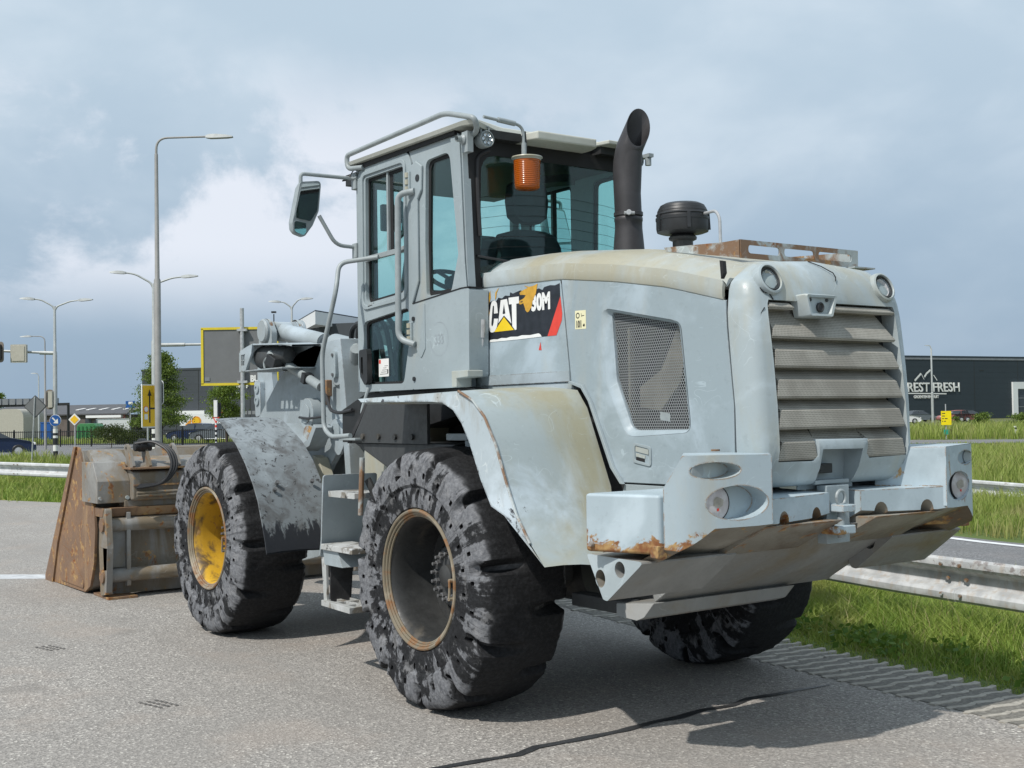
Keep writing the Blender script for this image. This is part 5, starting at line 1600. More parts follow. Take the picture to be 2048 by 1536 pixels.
# drop rings that the slanted cut would cross
keep = rings[:-5] + [rings[-1]]
ex.loft(keep + [inner[0], inner[1], inner[2]], True, False, True)
eo = ex.build('exhaust_stack', 'stack', LD, ang=50)
MB().lathe([(.084, 2.755), (.088, 2.757), (.088, 2.778), (.084, 2.78)], (cxe, cye, 0), 'z', 36).build('clamp', 'stack', eo)
MB().cyl((cxe - .09, cye + .03, 2.762), (cxe - .06, cye + .085, 2.762), .010, 10).cyl((cxe - .075, cye + .06, 2.762), (cxe - .095, cye + .078, 2.763), .016, 10).build('clamp_bolt', 'galv', eo)
# air pre-cleaner
px_, py_ = -.565, -.25
pc = MB().lathe([(.055, 2.50), (.055, 2.545), (.075, 2.55), (.078, 2.562), (.070, 2.572), (.06, 2.58), (.125, 2.585), (.145, 2.592), (.149, 2.61), (.149, 2.655), (.152, 2.658), (.152, 2.672), (.147, 2.675), (.140, 2.715), (.125, 2.742), (.10, 2.755), (.05, 2.762), (0, 2.763)], (px_, py_, 0), 'z', 44).build('pre_cleaner', 'black', LD, ang=30)
q = MB()
for k in range(5):
    a = R(150 + k * 72)
    q.obox((px_ + .152 * math.cos(a), py_ + .152 * math.sin(a), 2.60), (px_ + .147 * math.cos(a), py_ + .147 * math.sin(a), 2.69), .02, .012, (math.cos(a), math.sin(a), 0))
for k in range(3):
    q.lathe([(.1475 - .0065 * k, 2.686 + .018 * k), (.151 - .008 * k, 2.69 + .018 * k), (.144 - .008 * k, 2.697 + .018 * k)], (px_, py_, 0), 'z', 44)
q.build('pre_cleaner_rib', 'black', pc)
MB().lathe([(.058, 2.48), (.058, 2.54), (.078, 2.549), (.080, 2.562), (.07, 2.57)], (px_, py_, 0), 'z', 30).build('pre_cleaner_neck', 'rimdark', pc)
MB().tube(bend([(-.69, -.28, 2.68), (-.80, -.28, 2.685), (-.83, -.28, 2.64), (-.835, -.28, 2.42)], .06, 6), .009, 10).build('vent_pipe', 'galv', LD)

# ---------------------------------------------------------------- counterweight
PLAN = [(.612, -2.0), (.74, -1.968), (.85, -1.938), (.94, -1.908), (.985, -1.888), (1.02, -1.858), (1.06, -1.80)]


def fp_(s_, back=0.0):
    """point on the curved rear face, s_ from the outer (0) to the inner (1) edge"""
    y = lerp(1.06, .612, s_)
    return interp(y, PLAN) + back, y


def ellipse_loop(cs, cz, rs, rz, n_=28):
    return [(cs + rs * math.cos(2 * PI * k / n_), cz + rz * math.sin(2 * PI * k / n_)) for k in range(n_)]


tower_face = rpoly([(0, .992), (.0, 1.25), (.11, 1.388), (1.0, 1.384), (1.0, 1.086), (.84, 1.082), (.39, 1.078), (.20, 1.02), (.08, .987)], [.01, .01, .01, .012, .01, .02, .06, .04, .02], 3)
h1_ = ellipse_loop(.632, 1.184, .325, .073)
h2_ = ellipse_loop(.415, 1.322, .255, .036)
lens_y = .852
tw = MB()


def fpt(p, back): x, y = fp_(p[0], back); return (x, y, p[1])


loops = [tower_face, h1_, h2_]
flat = [p for l in loops for p in l]
tris = tessellate_polygon([[Vector((p[0] * .54, p[1], 0)) for p in l] for l in loops])
bq = bmesh.new()
bv_ = [bq.verts.new((p[0], p[1], 0)) for p in flat]
for t in tris:
    try: bq.faces.new([bv_[i] for i in t])
    except ValueError: pass
for cs_ in (.09, .17, .27, .47, .72):
    bmesh.ops.bisect_plane(bq, geom=bq.verts[:] + bq.edges[:] + bq.faces[:], plane_co=(cs_, 0, 0), plane_no=(1, 0, 0))
bq.verts.index_update()
tw.add([fpt((v_.co.x, v_.co.y), 0) for v_ in bq.verts], [tuple(v_.index for v_ in f_.verts) for f_ in bq.faces])
bq.free()
# outer walls run forward, recess walls run forward to a flat seat
ob = [(max(x, -1.55) if False else (-1.52), min(y, 1.12), z) for x, y, z in [fpt(p, 0) for p in tower_face]]
fr = [fpt(p, 0) for p in tower_face]
us = MB()
for i in range(len(fr)):
    p, q_ = fr[i], fr[(i + 1) % len(fr)]
    if max(p[2], q_[2]) < 1.115:
        us.add([p, q_, (q_[0] + .34, q_[1], q_[2] - .15), (p[0] + .34, p[1], p[2] - .15)], [(0, 1, 2, 3)])
    else:
        tw.add([p, q_, (q_[0] + .24, q_[1] - .235, q_[2]), (p[0] + .24, p[1] - .235, p[2])], [(0, 1, 2, 3)])
for lp, seat_x in ((h1_, -1.898), (h2_, -1.885)):
    a_ = [fpt(p, 0) for p in lp]
    d_ = [(seat_x, y, z) for x, y, z in a_]
    tw.loft([a_, [(lerp(p[0], q_[0], .97) if True else 0, p[1], p[2]) for p, q_ in zip(a_, d_)], d_], True, False, True)
# rear beam towards the middle, with two tie-down holes cut in its lower edge
bt = [(-1.99, .615), (-1.975, .54), (-1.89, .11), (-1.60, .11), (-1.60, .615)]
ctr = MB()


def beam_pt(y): return interp(y, [(.11, -1.885), (.54, -1.972), (.615, -1.992)])


fb = []
low_e = []
yy = .612
steps = [.612, .545]
hole_c = [(.503, .040), (.228, .040)]
prof_y = sorted(set([.612, .56, .11] + [c_ + r_ * math.cos(t) for c_, r_ in hole_c for t in np.linspace(0, PI, 9)]), reverse=True)
topv, botv = [], []
for y in prof_y:
    zb_ = interp(y, [(.11, 1.096), (.45, 1.072), (.612, 1.085)])
    for c_, r_ in hole_c:
        if abs(y - c_) < r_ + 1e-9:
            zb_ = max(zb_, 1.082 + math.sqrt(max(0, r_ * r_ - (y - c_) ** 2)) * 1.25)
    x = beam_pt(y)
    topv.append((x, y, 1.190)); botv.append((x, y, zb_))
tw.loft([topv, botv], closed=False)
und = []
for (x, y, z) in botv:
    inh = any(abs(y - c_) < r_ - 1e-4 for c_, r_ in hole_c)
    und.append((x + (.12 if inh else .30), y, (1.082 - .055) if inh else .93))
us.loft([botv, und], closed=False)
tw.loft([topv, [(-1.55, y, 1.200) for _, y, _ in topv]], closed=False)
tw.add([topv[-1], botv[-1], (-1.58, .11, .93), (-1.55, .11, 1.20)], [(0, 1, 2, 3)])
cwL = tw.build('counterweight', 'paint_weight', LD, ang=28)
us.build('underside', 'rust_belly', cwL)
lensb = MB().lathe([(.071, -1.898), (.072, -1.905), (.066, -1.909), (.030, -1.911), (0, -1.911)], (0, lens_y, 1.182), 'x', 36)
tl_ = lensb.build('tail_light', 'lens_dirty' if 'lens_dirty' in M else 'white', cwL)
MB().lathe([(.0735, -1.896), (.0745, -1.907), (.070, -1.909)], (0, lens_y, 1.182), 'x', 36).build('lamp_seal', 'gasket', tl_)
MB().add([(-1.9125, lens_y + p[0], 1.185 + p[1]) for p in ((.026, -.012), (.024, .016), (.005, .026), (-.020, .018), (-.034, .010), (-.03, -.012), (-.01, -.022))], [(0, 1, 2, 3, 4, 5, 6)]).build('lamp_innards', 'concrete', tl_, smooth=False)
MB().add([(-1.9127, lens_y + p[0], 1.155 + p[1]) for p in ((.006, -.006), (.007, .005), (-.005, .007), (-.007, -.005))], [(0, 1, 2, 3)]).build('red_chip', 'decalred', tl_, smooth=False)
ul = MB().lathe([(.034, -1.885), (.034, -1.892), (0, -1.893)], (0, .945, 1.322), 'x', 24).build('marker_light', 'tube', cwL)
# side box, ahead of the tower
sb = MB()
tp = [(-1.440, 1.195), (-1.790, 1.075), (-1.790, 1.0), (-1.60, .62), (-1.440, .62)]
sb.loft([[(x, y, .968 + (.0 if x > -1.7 else .002)) for x, y in tp], [(x, y, 1.222) for x, y in tp]])
sbo = sb.build('side_box', 'paint_weight', cwL, .014, seg=3)
q = MB().cyl((-1.478, 1.185, 1.002), (-1.478, 1.200, 1.002), .011, 10)
q.build('bolt', 'rack_rust', sbo)
MB().box(-1.795, -1.745, 1.035, 1.092, .955, 1.010).build('torn_corner', 'bucket_rust', sbo, .006)
# lower wedge with two lifting holes
wp = rpoly([(-1.350, .945), (-1.735, .938), (-1.490, .748), (-1.462, .752)], [.01, .012, .015, .015], 3)
lw = MB()
hA = [(-1.445 + .034 * math.cos(t), .842 + .040 * math.sin(t)) for t in np.linspace(0, 2 * PI, 21)[:-1]]
hB = [(-1.578 + .034 * math.cos(t), .893 + .036 * math.sin(t)) for t in np.linspace(0, 2 * PI, 21)[:-1]]
lw.plate(wp, .55, 1.115, holes=[hA, hB])
lwo = lw.build('lower_weight', 'paint_belly', cwL, .006)
MB().plate(wp, 1.1155, 1.118, holes=[hA, hB]).build('weight_face', 'paint_grille', lwo)
flip_y(cwL, LD)
# sloped belly plates, from the rear lip down to the guard
MB().plate([(-1.86, 1.035), (-1.74, 1.0), (-1.62, .90), (-1.30, .70), (-1.24, .66), (-1.20, .80), (-1.5, 1.05)], -.62, .62).build('belly_plate', 'paint_belly', LD, .006)
for s in (1, -1):
    MB().plate([(-1.975, 1.072), (-1.70, .925), (-1.55, .935), (-1.6, 1.06)], s * .12, s * .62).build('underside_plate', 'rust_belly', LD, .004)
gd = MB()
gd.loft([[(-1.10, .74, .655), (-1.10, .74, .595), (-1.245, .74, .590), (-1.255, .70, .60), (-1.285, .66, .668)], [(-1.10, -.30, .655), (-1.10, -.26, .597), (-1.26, -.20, .597), (-1.29, -.24, .61), (-1.30, -.30, .668)]])
gd.build('belly_guard', 'paint_belly', LD, .004)
MB().box(-1.12, -.70, .60, .70, .595, .66).build('frame_rail', 'wellblack', LD, .006)
# hitch pin in the gap of the counterweight
hp = MB().box(-1.86, -1.80, -.06, .10, .95, 1.22).build('hitch', 'paint_cab', LD, .004)
MB().box(-1.95, -1.85, .005, .095, 1.10, 1.135).box(-1.95, -1.85, .005, .135, 1.00, 1.04).build('hitch_jaw', 'paint_weight', hp, .006)
MB().tube([(-1.905, .055 + .03 * math.cos(a), 1.165 + .034 * math.sin(a)) for a in np.linspace(0, 2 * PI, 17)], .008, 8).cyl((-1.905, .055, 1.14), (-1.905, .055, .98), .018, 14).build('hitch_pin', 'tube', hp)
MB().cyl((-1.65, .60, 1.392), (-1.65, .60, 1.40), .02, 8).cyl((-1.72, -.64, 1.392), (-1.72, -.64, 1.402), .02, 8).build('rusty_bolt', 'bucket_rust', LD)

# ================================================================== surroundings
def hv(u): return 844.8 - 0.0154 * u


def lat(u, d): return (u - 1024) / 2450.4 * d


def at(u, d, z=-0.2): return spot(lat(u, d), d, z)


def zat(u, v, d): return 1.572 + (hv(u) - v) / 2450.4 * d


def sub(p, base): return Vector(p) - Vector(base)


M['pole'] = simple('pole_grey', (0.40, 0.42, 0.42), 0.5, 0.2, 0.1, 5)
M['pole_warm'] = simple('pole_weathered', (0.30, 0.295, 0.285), 0.55, 0.1, 0.1, 3)
M['signgrey'] = simple('sign_back_grey', (0.155, 0.160, 0.165), 0.6, 0, 0.06, 3)
M['signyellow'] = simple('sign_yellow', (0.80, 0.48, 0.015), 0.5, 0, 0.04)
M['frameyellow'] = simple('frame_yellow', (0.66, 0.52, 0.03), 0.5, 0, 0.06)
M['brightyellow'] = simple('sign_bright_yellow', (0.86, 0.68, 0.0), 0.5, 0, 0.04)
M['signblue'] = simple('sign_blue', (0.015, 0.09, 0.32), 0.4, 0, 0.05)
M['signgreen'] = simple('sign_green', (0.03, 0.30, 0.20), 0.5, 0, 0.05)
M['signwhite'] = simple('sign_white', (0.76, 0.76, 0.74), 0.5, 0, 0.04)
M['boardbrown'] = simple('signal_back_board', (0.20, 0.17, 0.145), 0.6, 0, 0.1)
M['boxbeige'] = simple('cabinet_beige', (0.44, 0.42, 0.36), 0.6, 0, 0.06)
M['wall_dark'] = simple('dark_cladding', (0.046, 0.054, 0.062), 0.55, 0, 0.05, 0.5)
M['wall_navy'] = simple('dark_blue_cladding', (0.022, 0.034, 0.044), 0.6, 0, 0.05, 0.4)
M['wall_pale'] = simple('white_cladding', (0.74, 0.75, 0.75), 0.5, 0, 0.03, 0.4)
M['wall_brick'] = simple('brown_brick_wall', (0.115, 0.095, 0.085), 0.8, 0, 0.15, 1.5)
M['rooftile'] = simple('dark_roof_tiles', (0.085, 0.085, 0.09), 0.7, 0, 0.12, 1.2)
M['redcanopy'] = simple('pinkish_wall', (0.34, 0.13, 0.12), 0.7, 0, 0.1, 1)
M['winglass'] = simple('window_glass', (0.05, 0.06, 0.07), 0.1, 0, 0.1, 1)
M['panegrey'] = simple('window_grey', (0.20, 0.21, 0.22), 0.15, 0, 0.1, 1)
M['fence'] = simple('fence_black', (0.016, 0.018, 0.018), 0.5)
M['skip'] = simple('skip_green', (0.045, 0.20, 0.07), 0.5, 0, 0.1, 2)
M['orange'] = simple('print_orange', (0.72, 0.30, 0.02), 0.5, 0, 0.08)
M['carblue'] = simple('car_paint_blue', (0.022, 0.036, 0.085), 0.22, 0.2, 0.05)
M['carsilver'] = simple('car_paint_silver', (0.18, 0.20, 0.22), 0.25, 0.4, 0.05)
M['carwhite'] = simple('car_paint_white', (0.72, 0.73, 0.73), 0.25, 0, 0.03)
M['cardark'] = simple('car_paint_dark', (0.03, 0.032, 0.036), 0.25, 0.2, 0.05)
M['rail'] = paint('rail_zinc', (0.52, 0.53, 0.54), (0.66, 0.67, 0.68), dirt=(0.36, 0.335, 0.31), dirt_lo=0.55, dirt_hi=0.72, rust=0.0, dscale=6, streak=False)

mt, n = new_mat('joint_rust')
jn = n.noise(n.pos, 14, 6, 0.6)
n.put(n.p.inputs['Base Color'], n.mix(n.map(jn, 0.42, 0.54), (0.62, 0.63, 0.64), n.mix(n.map(n.noise(n.pos, 40, 4), 0.4, 0.6), (0.30, 0.11, 0.06), (0.40, 0.19, 0.11))))
n.p.inputs['Roughness'].default_value = 0.6
M['jointrust'] = mt
# scraped upper ridge, clean lower ridge
mt, n = new_mat('scraped_rail_zinc')
sz = n.node('ShaderNodeSeparateXYZ'); n.link(n.pos, sz.inputs[0])
sn = n.noise(n.scale(n.pos, (1, 1, 1.4)), 15, 7, 0.68, 0.3)
up_ = n.map(sz.outputs[2], 0.405, 0.455)
scr = n.math('MULTIPLY', n.map(sn, 0.52, 0.60), up_)
c = n.mix(n.map(n.noise(n.pos, 9, 5), 0.35, 0.65), (0.40, 0.41, 0.415), (0.55, 0.56, 0.56))
c = n.mix(n.map(n.noise(n.scale(n.pos, (1, 1, 0.3)), 22, 4), 0.50, 0.66, 0.0, 0.6), c, (0.42, 0.36, 0.30))
c = n.mix(n.math('MULTIPLY', scr, 0.85), c, (0.23, 0.20, 0.19))
n.put(n.p.inputs['Base Color'], c)
n.p.inputs['Roughness'].default_value = 0.45
M['railscar'] = mt
# ---------------------------------------------------------------- guardrails
def wbeam(pts, ztop, name, label, group=None, hgt=.31, scar=False, back=0.16):
    ps = []
    d_ = dens(pts, .5)
    P3 = [spot(a, b, ztop(i / len(d_))) for i, (a, b) in enumerate(d_)]
    root = thing(name, label, 'guardrail', P3[0], group)
    prof = [(.018, 0), (.004, -.018), (0, -.035), (.0, -.062), (.016, -.084), (.084, -.112), (.090, -.124), (.090, -.186), (.084, -.198), (.016, -.226), (0, -.248), (0, -.275), (.004, -.292), (.018, -.31)]
    fr_ = []
    for i, p in enumerate(P3):
        t = (P3[min(i + 1, len(P3) - 1)] - P3[max(i - 1, 0)]).normalized()
        nr = Vector((0, 0, 1)).cross(t)
        if nr.dot(CAM - p) < 0: nr = -nr
        nr.z = 0; nr.normalize()
        fr_.append((p, nr, t))
    R_ = P3[0]
    # 4 m lengths of rail, each its own part
    n_sec = max(1, len(P3) // 8)
    for sct in range(n_sec):
        i0, i1 = sct * 8, min((sct + 1) * 8, len(P3) - 1) if sct < n_sec - 1 else len(P3) - 1
        b = MB()
        rings = []
        for i in range(i0, i1 + 1):
            p, nr, t = fr_[i]
            q = p + (t * .12 if i == i1 else Vector())
            offs_ = .004 if sct % 2 else 0
            rings.append([q + nr * (.08 - a + offs_) + Vector((0, 0, h)) - R_ for a, h in prof] + [q + nr * (.077 - a - .004 + offs_) + Vector((0, 0, h)) - R_ for a, h in reversed(prof)])
        b.loft(rings)
        so = b.build('rail_section', 'railscar' if sct < 3 and scar else 'rail', root, ang=18)
        p, nr, t = fr_[i1]
        q = MB()
        for h, a in ((-.05, .082), (-.26, .082), (-.155, .01)):
            for k_ in (-.06, .10):
                c_ = p + t * k_ + nr * a + Vector((0, 0, h)) - R_
                q.cyl(c_, c_ + nr * .016, .014, 8)
        q.build('rail_bolt', 'rack_rust', so)
        if scar and sct == 0:
            # rust bleeding out of the lap joint
            j_ = MB()
            rr2 = [[p + t * k_ + nr * (.0835 - a) + Vector((0, 0, h)) - R_ for a, h in prof] for k_ in (.02, .145)]
            j_.loft(rr2, closed=False)
            j_.build('lap_joint', 'jointrust', so)
    L_ = 0
    for i in range(4, len(P3), 8):
        p, nr, t = fr_[i]
        b = MB()
        c_ = p - nr * back - R_
        a_ = p - nr * .02 - R_
        b.obox(c_ + Vector((0, 0, .02)), c_ + Vector((0, 0, -p.z - .25)), .06, .10, nr)
        b.obox(c_ + Vector((0, 0, -.155)), a_ + Vector((0, 0, -.155)), .05, .12)
        b.build('post', 'galv', root)
    return root


RAIL = [(5.29, 4.74), (3.415, 8.17), (2.87, 9.15), (1.0, 13.0), (-2.0, 18.3), (-5.7, 23.2), (-9.8, 27.1), (-12.3, 29.2), (-18, 33)]
wbeam(RAIL, lambda t: interp(t, [(0, .50), (.25, .545), (.6, .62), (1, .66)]), 'guardrail', 'pale zinc crash barrier along the verge right behind the wheel loader', scar=True)
rr_ = wbeam([(10.4, 20.0), (9.4, 22.6), (8.97, 24.2), (7.0, 29), (4, 35)], lambda t: .16, 'guardrail', 'thin grey crash barrier half hidden in tall grass across the near road')
# rusty overlap next to the camera-side joint
# ---------------------------------------------------------------- lamp posts
def luminaire(b, p, d, ln=.62, wd=.20):
    """flat street-light head at p pointing along d"""
    d = Vector(d).normalized()
    sd = d.cross(Vector((0, 0, 1))).normalized()
    rings = []
    for t, w_, h0, h1 in ((0, .06, -.035, .035), (.12, .10, -.05, .06), (.3, wd / 2, -.045, .07), (ln * .8, wd / 2, -.03, .045), (ln, wd * .38, -.012, .02)):
        c_ = Vector(p) + d * t
        rings.append([c_ + sd * w_ + Vector((0, 0, h0)), c_ + sd * w_ * .8 + Vector((0, 0, h1)), c_ - sd * w_ * .8 + Vector((0, 0, h1)), c_ - sd * w_ + Vector((0, 0, h0))])
    return b.loft(rings)


def lamp_post(name, label, u, d, vtop, arms, r0=.085, r1=.05, vstep=None, mat='pole', group=None, double=False, vbend=0):
    base = at(u, d)
    root = thing(name, label, 'street lamp', base, group)
    zt_ = zat(u, vtop, d) - base.z
    zs_ = (zat(u, vstep, d) - base.z) if vstep else zt_ * .4
    MB().lathe([(r0, 0), (r0, zs_), (r0 * .72, zs_ + .06), (r1, zt_ - .02), (r1 * .9, zt_)], n=14).build('pole', mat, root)
    for (du, dv, vb) in arms:
        e = S2 * (du / 2450.4 * d)
        ez = dv / 2450.4 * d
        p0 = Vector((0, 0, zt_ - .05)); p3 = Vector((e.x, e.y, zt_ + ez))
        if vb == 'curve':
            pts = bend([Vector((0, 0, zt_ - .3)), Vector((0, 0, zt_ + ez - .02)), p3], abs(du) / 2450.4 * d * .55, 8)
        else:
            pts = bend([p0 - Vector((0, 0, .15)), p0 + Vector((e.x, e.y, 0)) * .10 + Vector((0, 0, ez * .18)), p3 - Vector((e.x, e.y, 0)) * .34 - Vector((0, 0, ez * .14)), p3], .3, 5)
        ar = MB().tube(pts, [lerp(r1 * .8, r1 * .55, i / (len(pts) - 1)) for i in range(len(pts))], 10).build('arm', mat, root)
        lb = MB()
        dd = Vector((e.x, e.y, -.03 if vb == 'curve' else .04 * math.hypot(e.x, e.y)))
        luminaire(lb, p3, dd, .75 if vb == 'curve' else .62)
        lb.build('lamp_head', 'pole', ar)
    return root


lamp_post('street_lamp', 'tall grey street lamp with one curved arm rising behind the bucket', 316, 34, 305, [(100, 33, 'curve')], .092, .048, 560, 'pole_warm')
lpA = lamp_post('street_lamp', 'forked street lamp at far left carrying a traffic light arm and round blue arrow sign', 110, 52, 612, [(-40, 15, ''), (47, 11, '')], .088, .05, 705, 'pole', 'forked street lamps')
lpB = lamp_post('street_lamp', 'forked street lamp with banded foot standing beside the yellow detour sign', 308.5, 46, 566, [(-55, 22, ''), (56, 12, '')], .10, .055, 683, 'pole', 'forked street lamps')
lamp_post('street_lamp', 'slim single arm street lamp behind the forked lamp at far left', 90, 78, 700, [(-26, 28, 'curve')], .08, .05, 790, 'pole_warm')
lamp_post('street_lamp', 'faint distant straight street lamp between the left hand poles', 77, 125, 752, [(-3, 5, '')], .09, .06)
lamp_post('street_lamp', 'forked street lamp showing above the white roof edge behind the lift arms', 585, 64, 613, [(-22, 10, ''), (19, 15, '')], .09, .055, 700, 'pole', 'forked street lamps')
lamp_post('street_lamp', 'tall thin lamp mast standing in front of the dark blue warehouse', 1864, 150, 697, [(-3, 6, '')], .16, .10, None, 'pole')


def panel(root, name, mat, c, right, upv, wd, ht, th=.04, r=0.0):
    c, right, upv = Vector(c), Vector(right).normalized(), Vector(upv).normalized()
    nr = right.cross(upv)
    pts = [(-wd / 2, -ht / 2), (wd / 2, -ht / 2), (wd / 2, ht / 2), (-wd / 2, ht / 2)]
    if r: pts = rpoly(pts, r, 4)
    b = MB()
    b.loft([[c + right * x + upv * y - nr * th / 2 for x, y in pts], [c + right * x + upv * y + nr * th / 2 for x, y in pts]])
    return b.build(name, mat, root)


def disc(root, name, mat, c, nr, rad, th=.03, n=28):
    c, nr = Vector(c), Vector(nr).normalized()
    return MB().tube([c - nr * th / 2, c + nr * th / 2], rad, n).build(name, mat, root)


UP = Vector((0, 0, 1))
# --- mast arm, signals and blue sign on the left lamp (they hang on it: things of their own)
px = 52 / 2450.4
b0 = at(110, 52)
arm_z = UP * (zat(110, 706, 52) + .2)
MB().cyl(arm_z, arm_z + S2 * (-110 * px) + UP * (6 * px), .055, 12).cyl(arm_z, arm_z + S2 * (-30 * px) + UP * px, .08, 12).build('mast_arm', 'pole', lpA)
bx_ = thing('cabinet', 'beige box hanging on the traffic light arm at the left edge', 'box', at(38, 51.8, zat(38, 707, 51.8)))
panel(bx_, 'box_shell', 'boxbeige', (0, 0, 0), S2, UP, 31 * px, 36 * px, .18, .03)
panel(bx_, 'box_lid', 'boxbeige', -H2 * .10, S2, UP, 25 * px, 30 * px, .03, .02)


def signal(label, u, v, d, wd, ht, board, heads=True, face=1.0, group=None):
    t = thing('traffic_light', label, 'traffic light', at(u, d, zat(u, v, d)), group)
    k = d / 2450.4
    panel(t, 'back_board', board, (0, 0, 0), S2, UP, wd * k, ht * k, .03, wd * k * .48)
    hb_ = panel(t, 'signal_head', 'black', -H2 * .08, S2, UP, wd * k * .5, ht * k * .72, .14, .04)
    return t


s1 = signal('brown backed traffic light cut off by the left edge of the photo', 0, 704, 51.5, 15, 42, 'boardbrown')
s2 = signal('brown traffic light backing board low on the forked lamp at far left', 99, 799, 51.6, 16, 40, 'boardbrown')
panel(s2, 'housing', 'boxbeige', -H2 * .1 + S2 * .07, S2, UP, .17, .68, .14, .02)
s3 = signal('black traffic light with white rim behind the tall single street lamp', 319, 785, 45.6, 16, 50, 'signwhite')
panel(s3, 'black_board', 'black', -H2 * .03, S2, UP, 13.5 * 45.6 / 2450, 47 * 45.6 / 2450, .03, .12)
bs_ = thing('arrow_sign', 'round blue keep right sign with white diagonal arrow on the banded pole', 'road sign', at(110, 51.6, zat(110, 841, 51.6)))
disc(bs_, 'rim', 'signwhite', (0, 0, 0), -H2, .245)
disc(bs_, 'disc', 'signblue', -H2 * .012, -H2, .23)
ar_ = MB()
cN = -H2 * .035
def sp_(x, y): return tuple(cN + S2 * x + UP * y)
ar_.add([sp_(-.14, .10), sp_(-.10, .14), sp_(.03, .01), sp_(-.01, -.03)], [(0, 1, 2, 3)]).add([sp_(.13, -.13), sp_(-.08, -.11), sp_(.11, .08)], [(0, 1, 2)])
ar_.build('arrow', 'signwhite', bs_, smooth=False)
for (lp_, u, d, r_, bands) in ((lpA, 110, 52, .092, ((858, 866, 'signwhite'), (866, 871, 'black'), (871, 876, 'signwhite'), (876, 890, 'black'), (890, 902, 'signwhite'), (902, 925, 'black'))),
                               (lpB, 308.5, 46, .104, tuple((822 + 9 * k, 831 + 9 * k, 'black' if k % 2 else 'signwhite') for k in range(12)))):
    for v0, v1, mtl in bands:
        z0_, z1_ = zat(u, v1, d) + .2, zat(u, v0, d) + .2
        MB().lathe([(r_, z0_), (r_ + .006, z0_), (r_ + .006, z1_), (r_, z1_)], n=14).build('band', mtl, lp_)
k46 = 46 / 2450.4
arm_z = UP * (zat(308, 690, 46) + .2)
MB().cyl(arm_z, arm_z + S2 * (100 * k46), .05, 12).cyl(arm_z, arm_z + S2 * (62 * k46), .072, 12).build('mast_arm', 'pole', lpB)

# yellow detour panel, turned away so that it looks narrow
dt = thing('detour_sign', 'tall narrow yellow detour sign with black arrow beside the striped pole', 'road sign', at(297, 45.4, zat(297, 812, 45.4)))
rv = (S2 * math.cos(R(62)) + H2 * math.sin(R(62))).normalized()
fwd = rv.cross(UP)
panel(dt, 'panel', 'signwhite', (0, 0, 0), rv, UP, .72, 1.60, .04, .03)
panel(dt, 'face', 'signyellow', fwd * .022, rv, UP, .66, 1.52, .012, .02)
aw = MB()
def dp(x, y): return tuple(fwd * .032 + rv * x + UP * y)
aw.add([dp(-.02, -.62), dp(.05, -.62), dp(.05, .40), dp(-.02, .40)], [(0, 1, 2, 3)]).add([dp(-.09, .38), dp(.12, .38), dp(.015, .62)], [(0, 1, 2)]).add([dp(.05, -.12), dp(.30, -.12), dp(.30, -.06), dp(.05, -.06)], [(0, 1, 2, 3)])
aw.build('arrow', 'ink', dt, smooth=False)
disc(dt, 'symbol_ring', 'decalred', fwd * .03 + rv * -.17 + UP * -.12, fwd, .12, .008)
disc(dt, 'symbol', 'signwhite', fwd * .036 + rv * -.17 + UP * -.12, fwd, .095, .008)
panel(dt, 'symbol_plate', 'signwhite', fwd * .032 + rv * -.17 + UP * -.40, rv, UP, .16, .20, .008)
MB().cyl(-fwd * .06 + UP * -2.0, -fwd * .06 + UP * .7, .035, 10).build('post', 'pole', dt)
# diamond seen from behind, and the priority diamond
dm = thing('diamond_sign', 'grey back of a diamond shaped road sign on a thin leaning post', 'road sign', at(62, 50, -.2))
zc_ = zat(70, 813, 50) + .2
of = S2 * (7 * 50 / 2450)
MB().cyl((0, 0, 0), of + UP * (zc_ + .4), .028, 10).build('post', 'galv', dm)
rd = (S2 + UP).normalized(); ud = (UP - S2).normalized()
panel(dm, 'rim', 'black', of + UP * zc_ + H2 * .05, rd, ud, .66, .66, .03, .04)
panel(dm, 'plate', 'signgrey', of + UP * zc_ + H2 * .035, rd, ud, .61, .61, .03, .03)
pdm = thing('priority_sign', 'small white and yellow diamond priority sign in front of the green skip', 'road sign', at(149, 62, -.2))
zc_ = zat(149, 839, 62) + .2
MB().cyl((0, 0, 0), (0, 0, zc_), .03, 10).build('post', 'galv', pdm)
panel(pdm, 'plate', 'signwhite', UP * zc_ - H2 * .05, rd, ud, .44, .44, .03, .03)
panel(pdm, 'yellow_field', 'signyellow', UP * zc_ - H2 * .072, rd, ud, .31, .31, .02, .02)
# the big framed board
bb = thing('framed_board', 'big dark grey board with yellow frame behind the light housing of the loader', 'sign board', at(485, 30, -.2))
k30 = 30 / 2450.4
zc_ = zat(470, 712, 30) + .2
co_ = S2 * ((472 - 485) * k30 + .03)
MB().cyl((0, 0, 0), (0, 0, zat(485, 616, 30) + .2), .05, 14).build('post', 'galv', bb)
bw, bh = 150 * k30, 112 * k30
cb_ = S2 * ((403 + 75 - 485) * k30) + UP * zc_ + H2 * .12
panel(bb, 'board', 'signgrey', cb_, S2, UP, bw, bh, .04, .03)
for nm_, dx_, dy_, w_, h_ in (('frame', 0, bh / 2, bw + .06, .06), ('frame', 0, -bh / 2, bw + .06, .06), ('frame', -bw / 2, 0, .06, bh), ('frame', bw / 2, 0, .06, bh)):
    panel(bb, nm_, 'frameyellow', cb_ + S2 * dx_ + UP * dy_, S2, UP, w_, h_, .085)
panel(bb, 'plate', 'panegrey', cb_ - H2 * .03 + S2 * (-bw / 2 + .12) + UP * (-bh / 2 + .13), S2, UP, .12, .09, .01)
text_mesh('BU', 'lettering', 'signwhite', bb, tuple(cb_ - H2 * .03 + S2 * ((499 - 478) * k30) + UP * (-bh / 2 + .06)), .21, S2, UP, .82, .012)
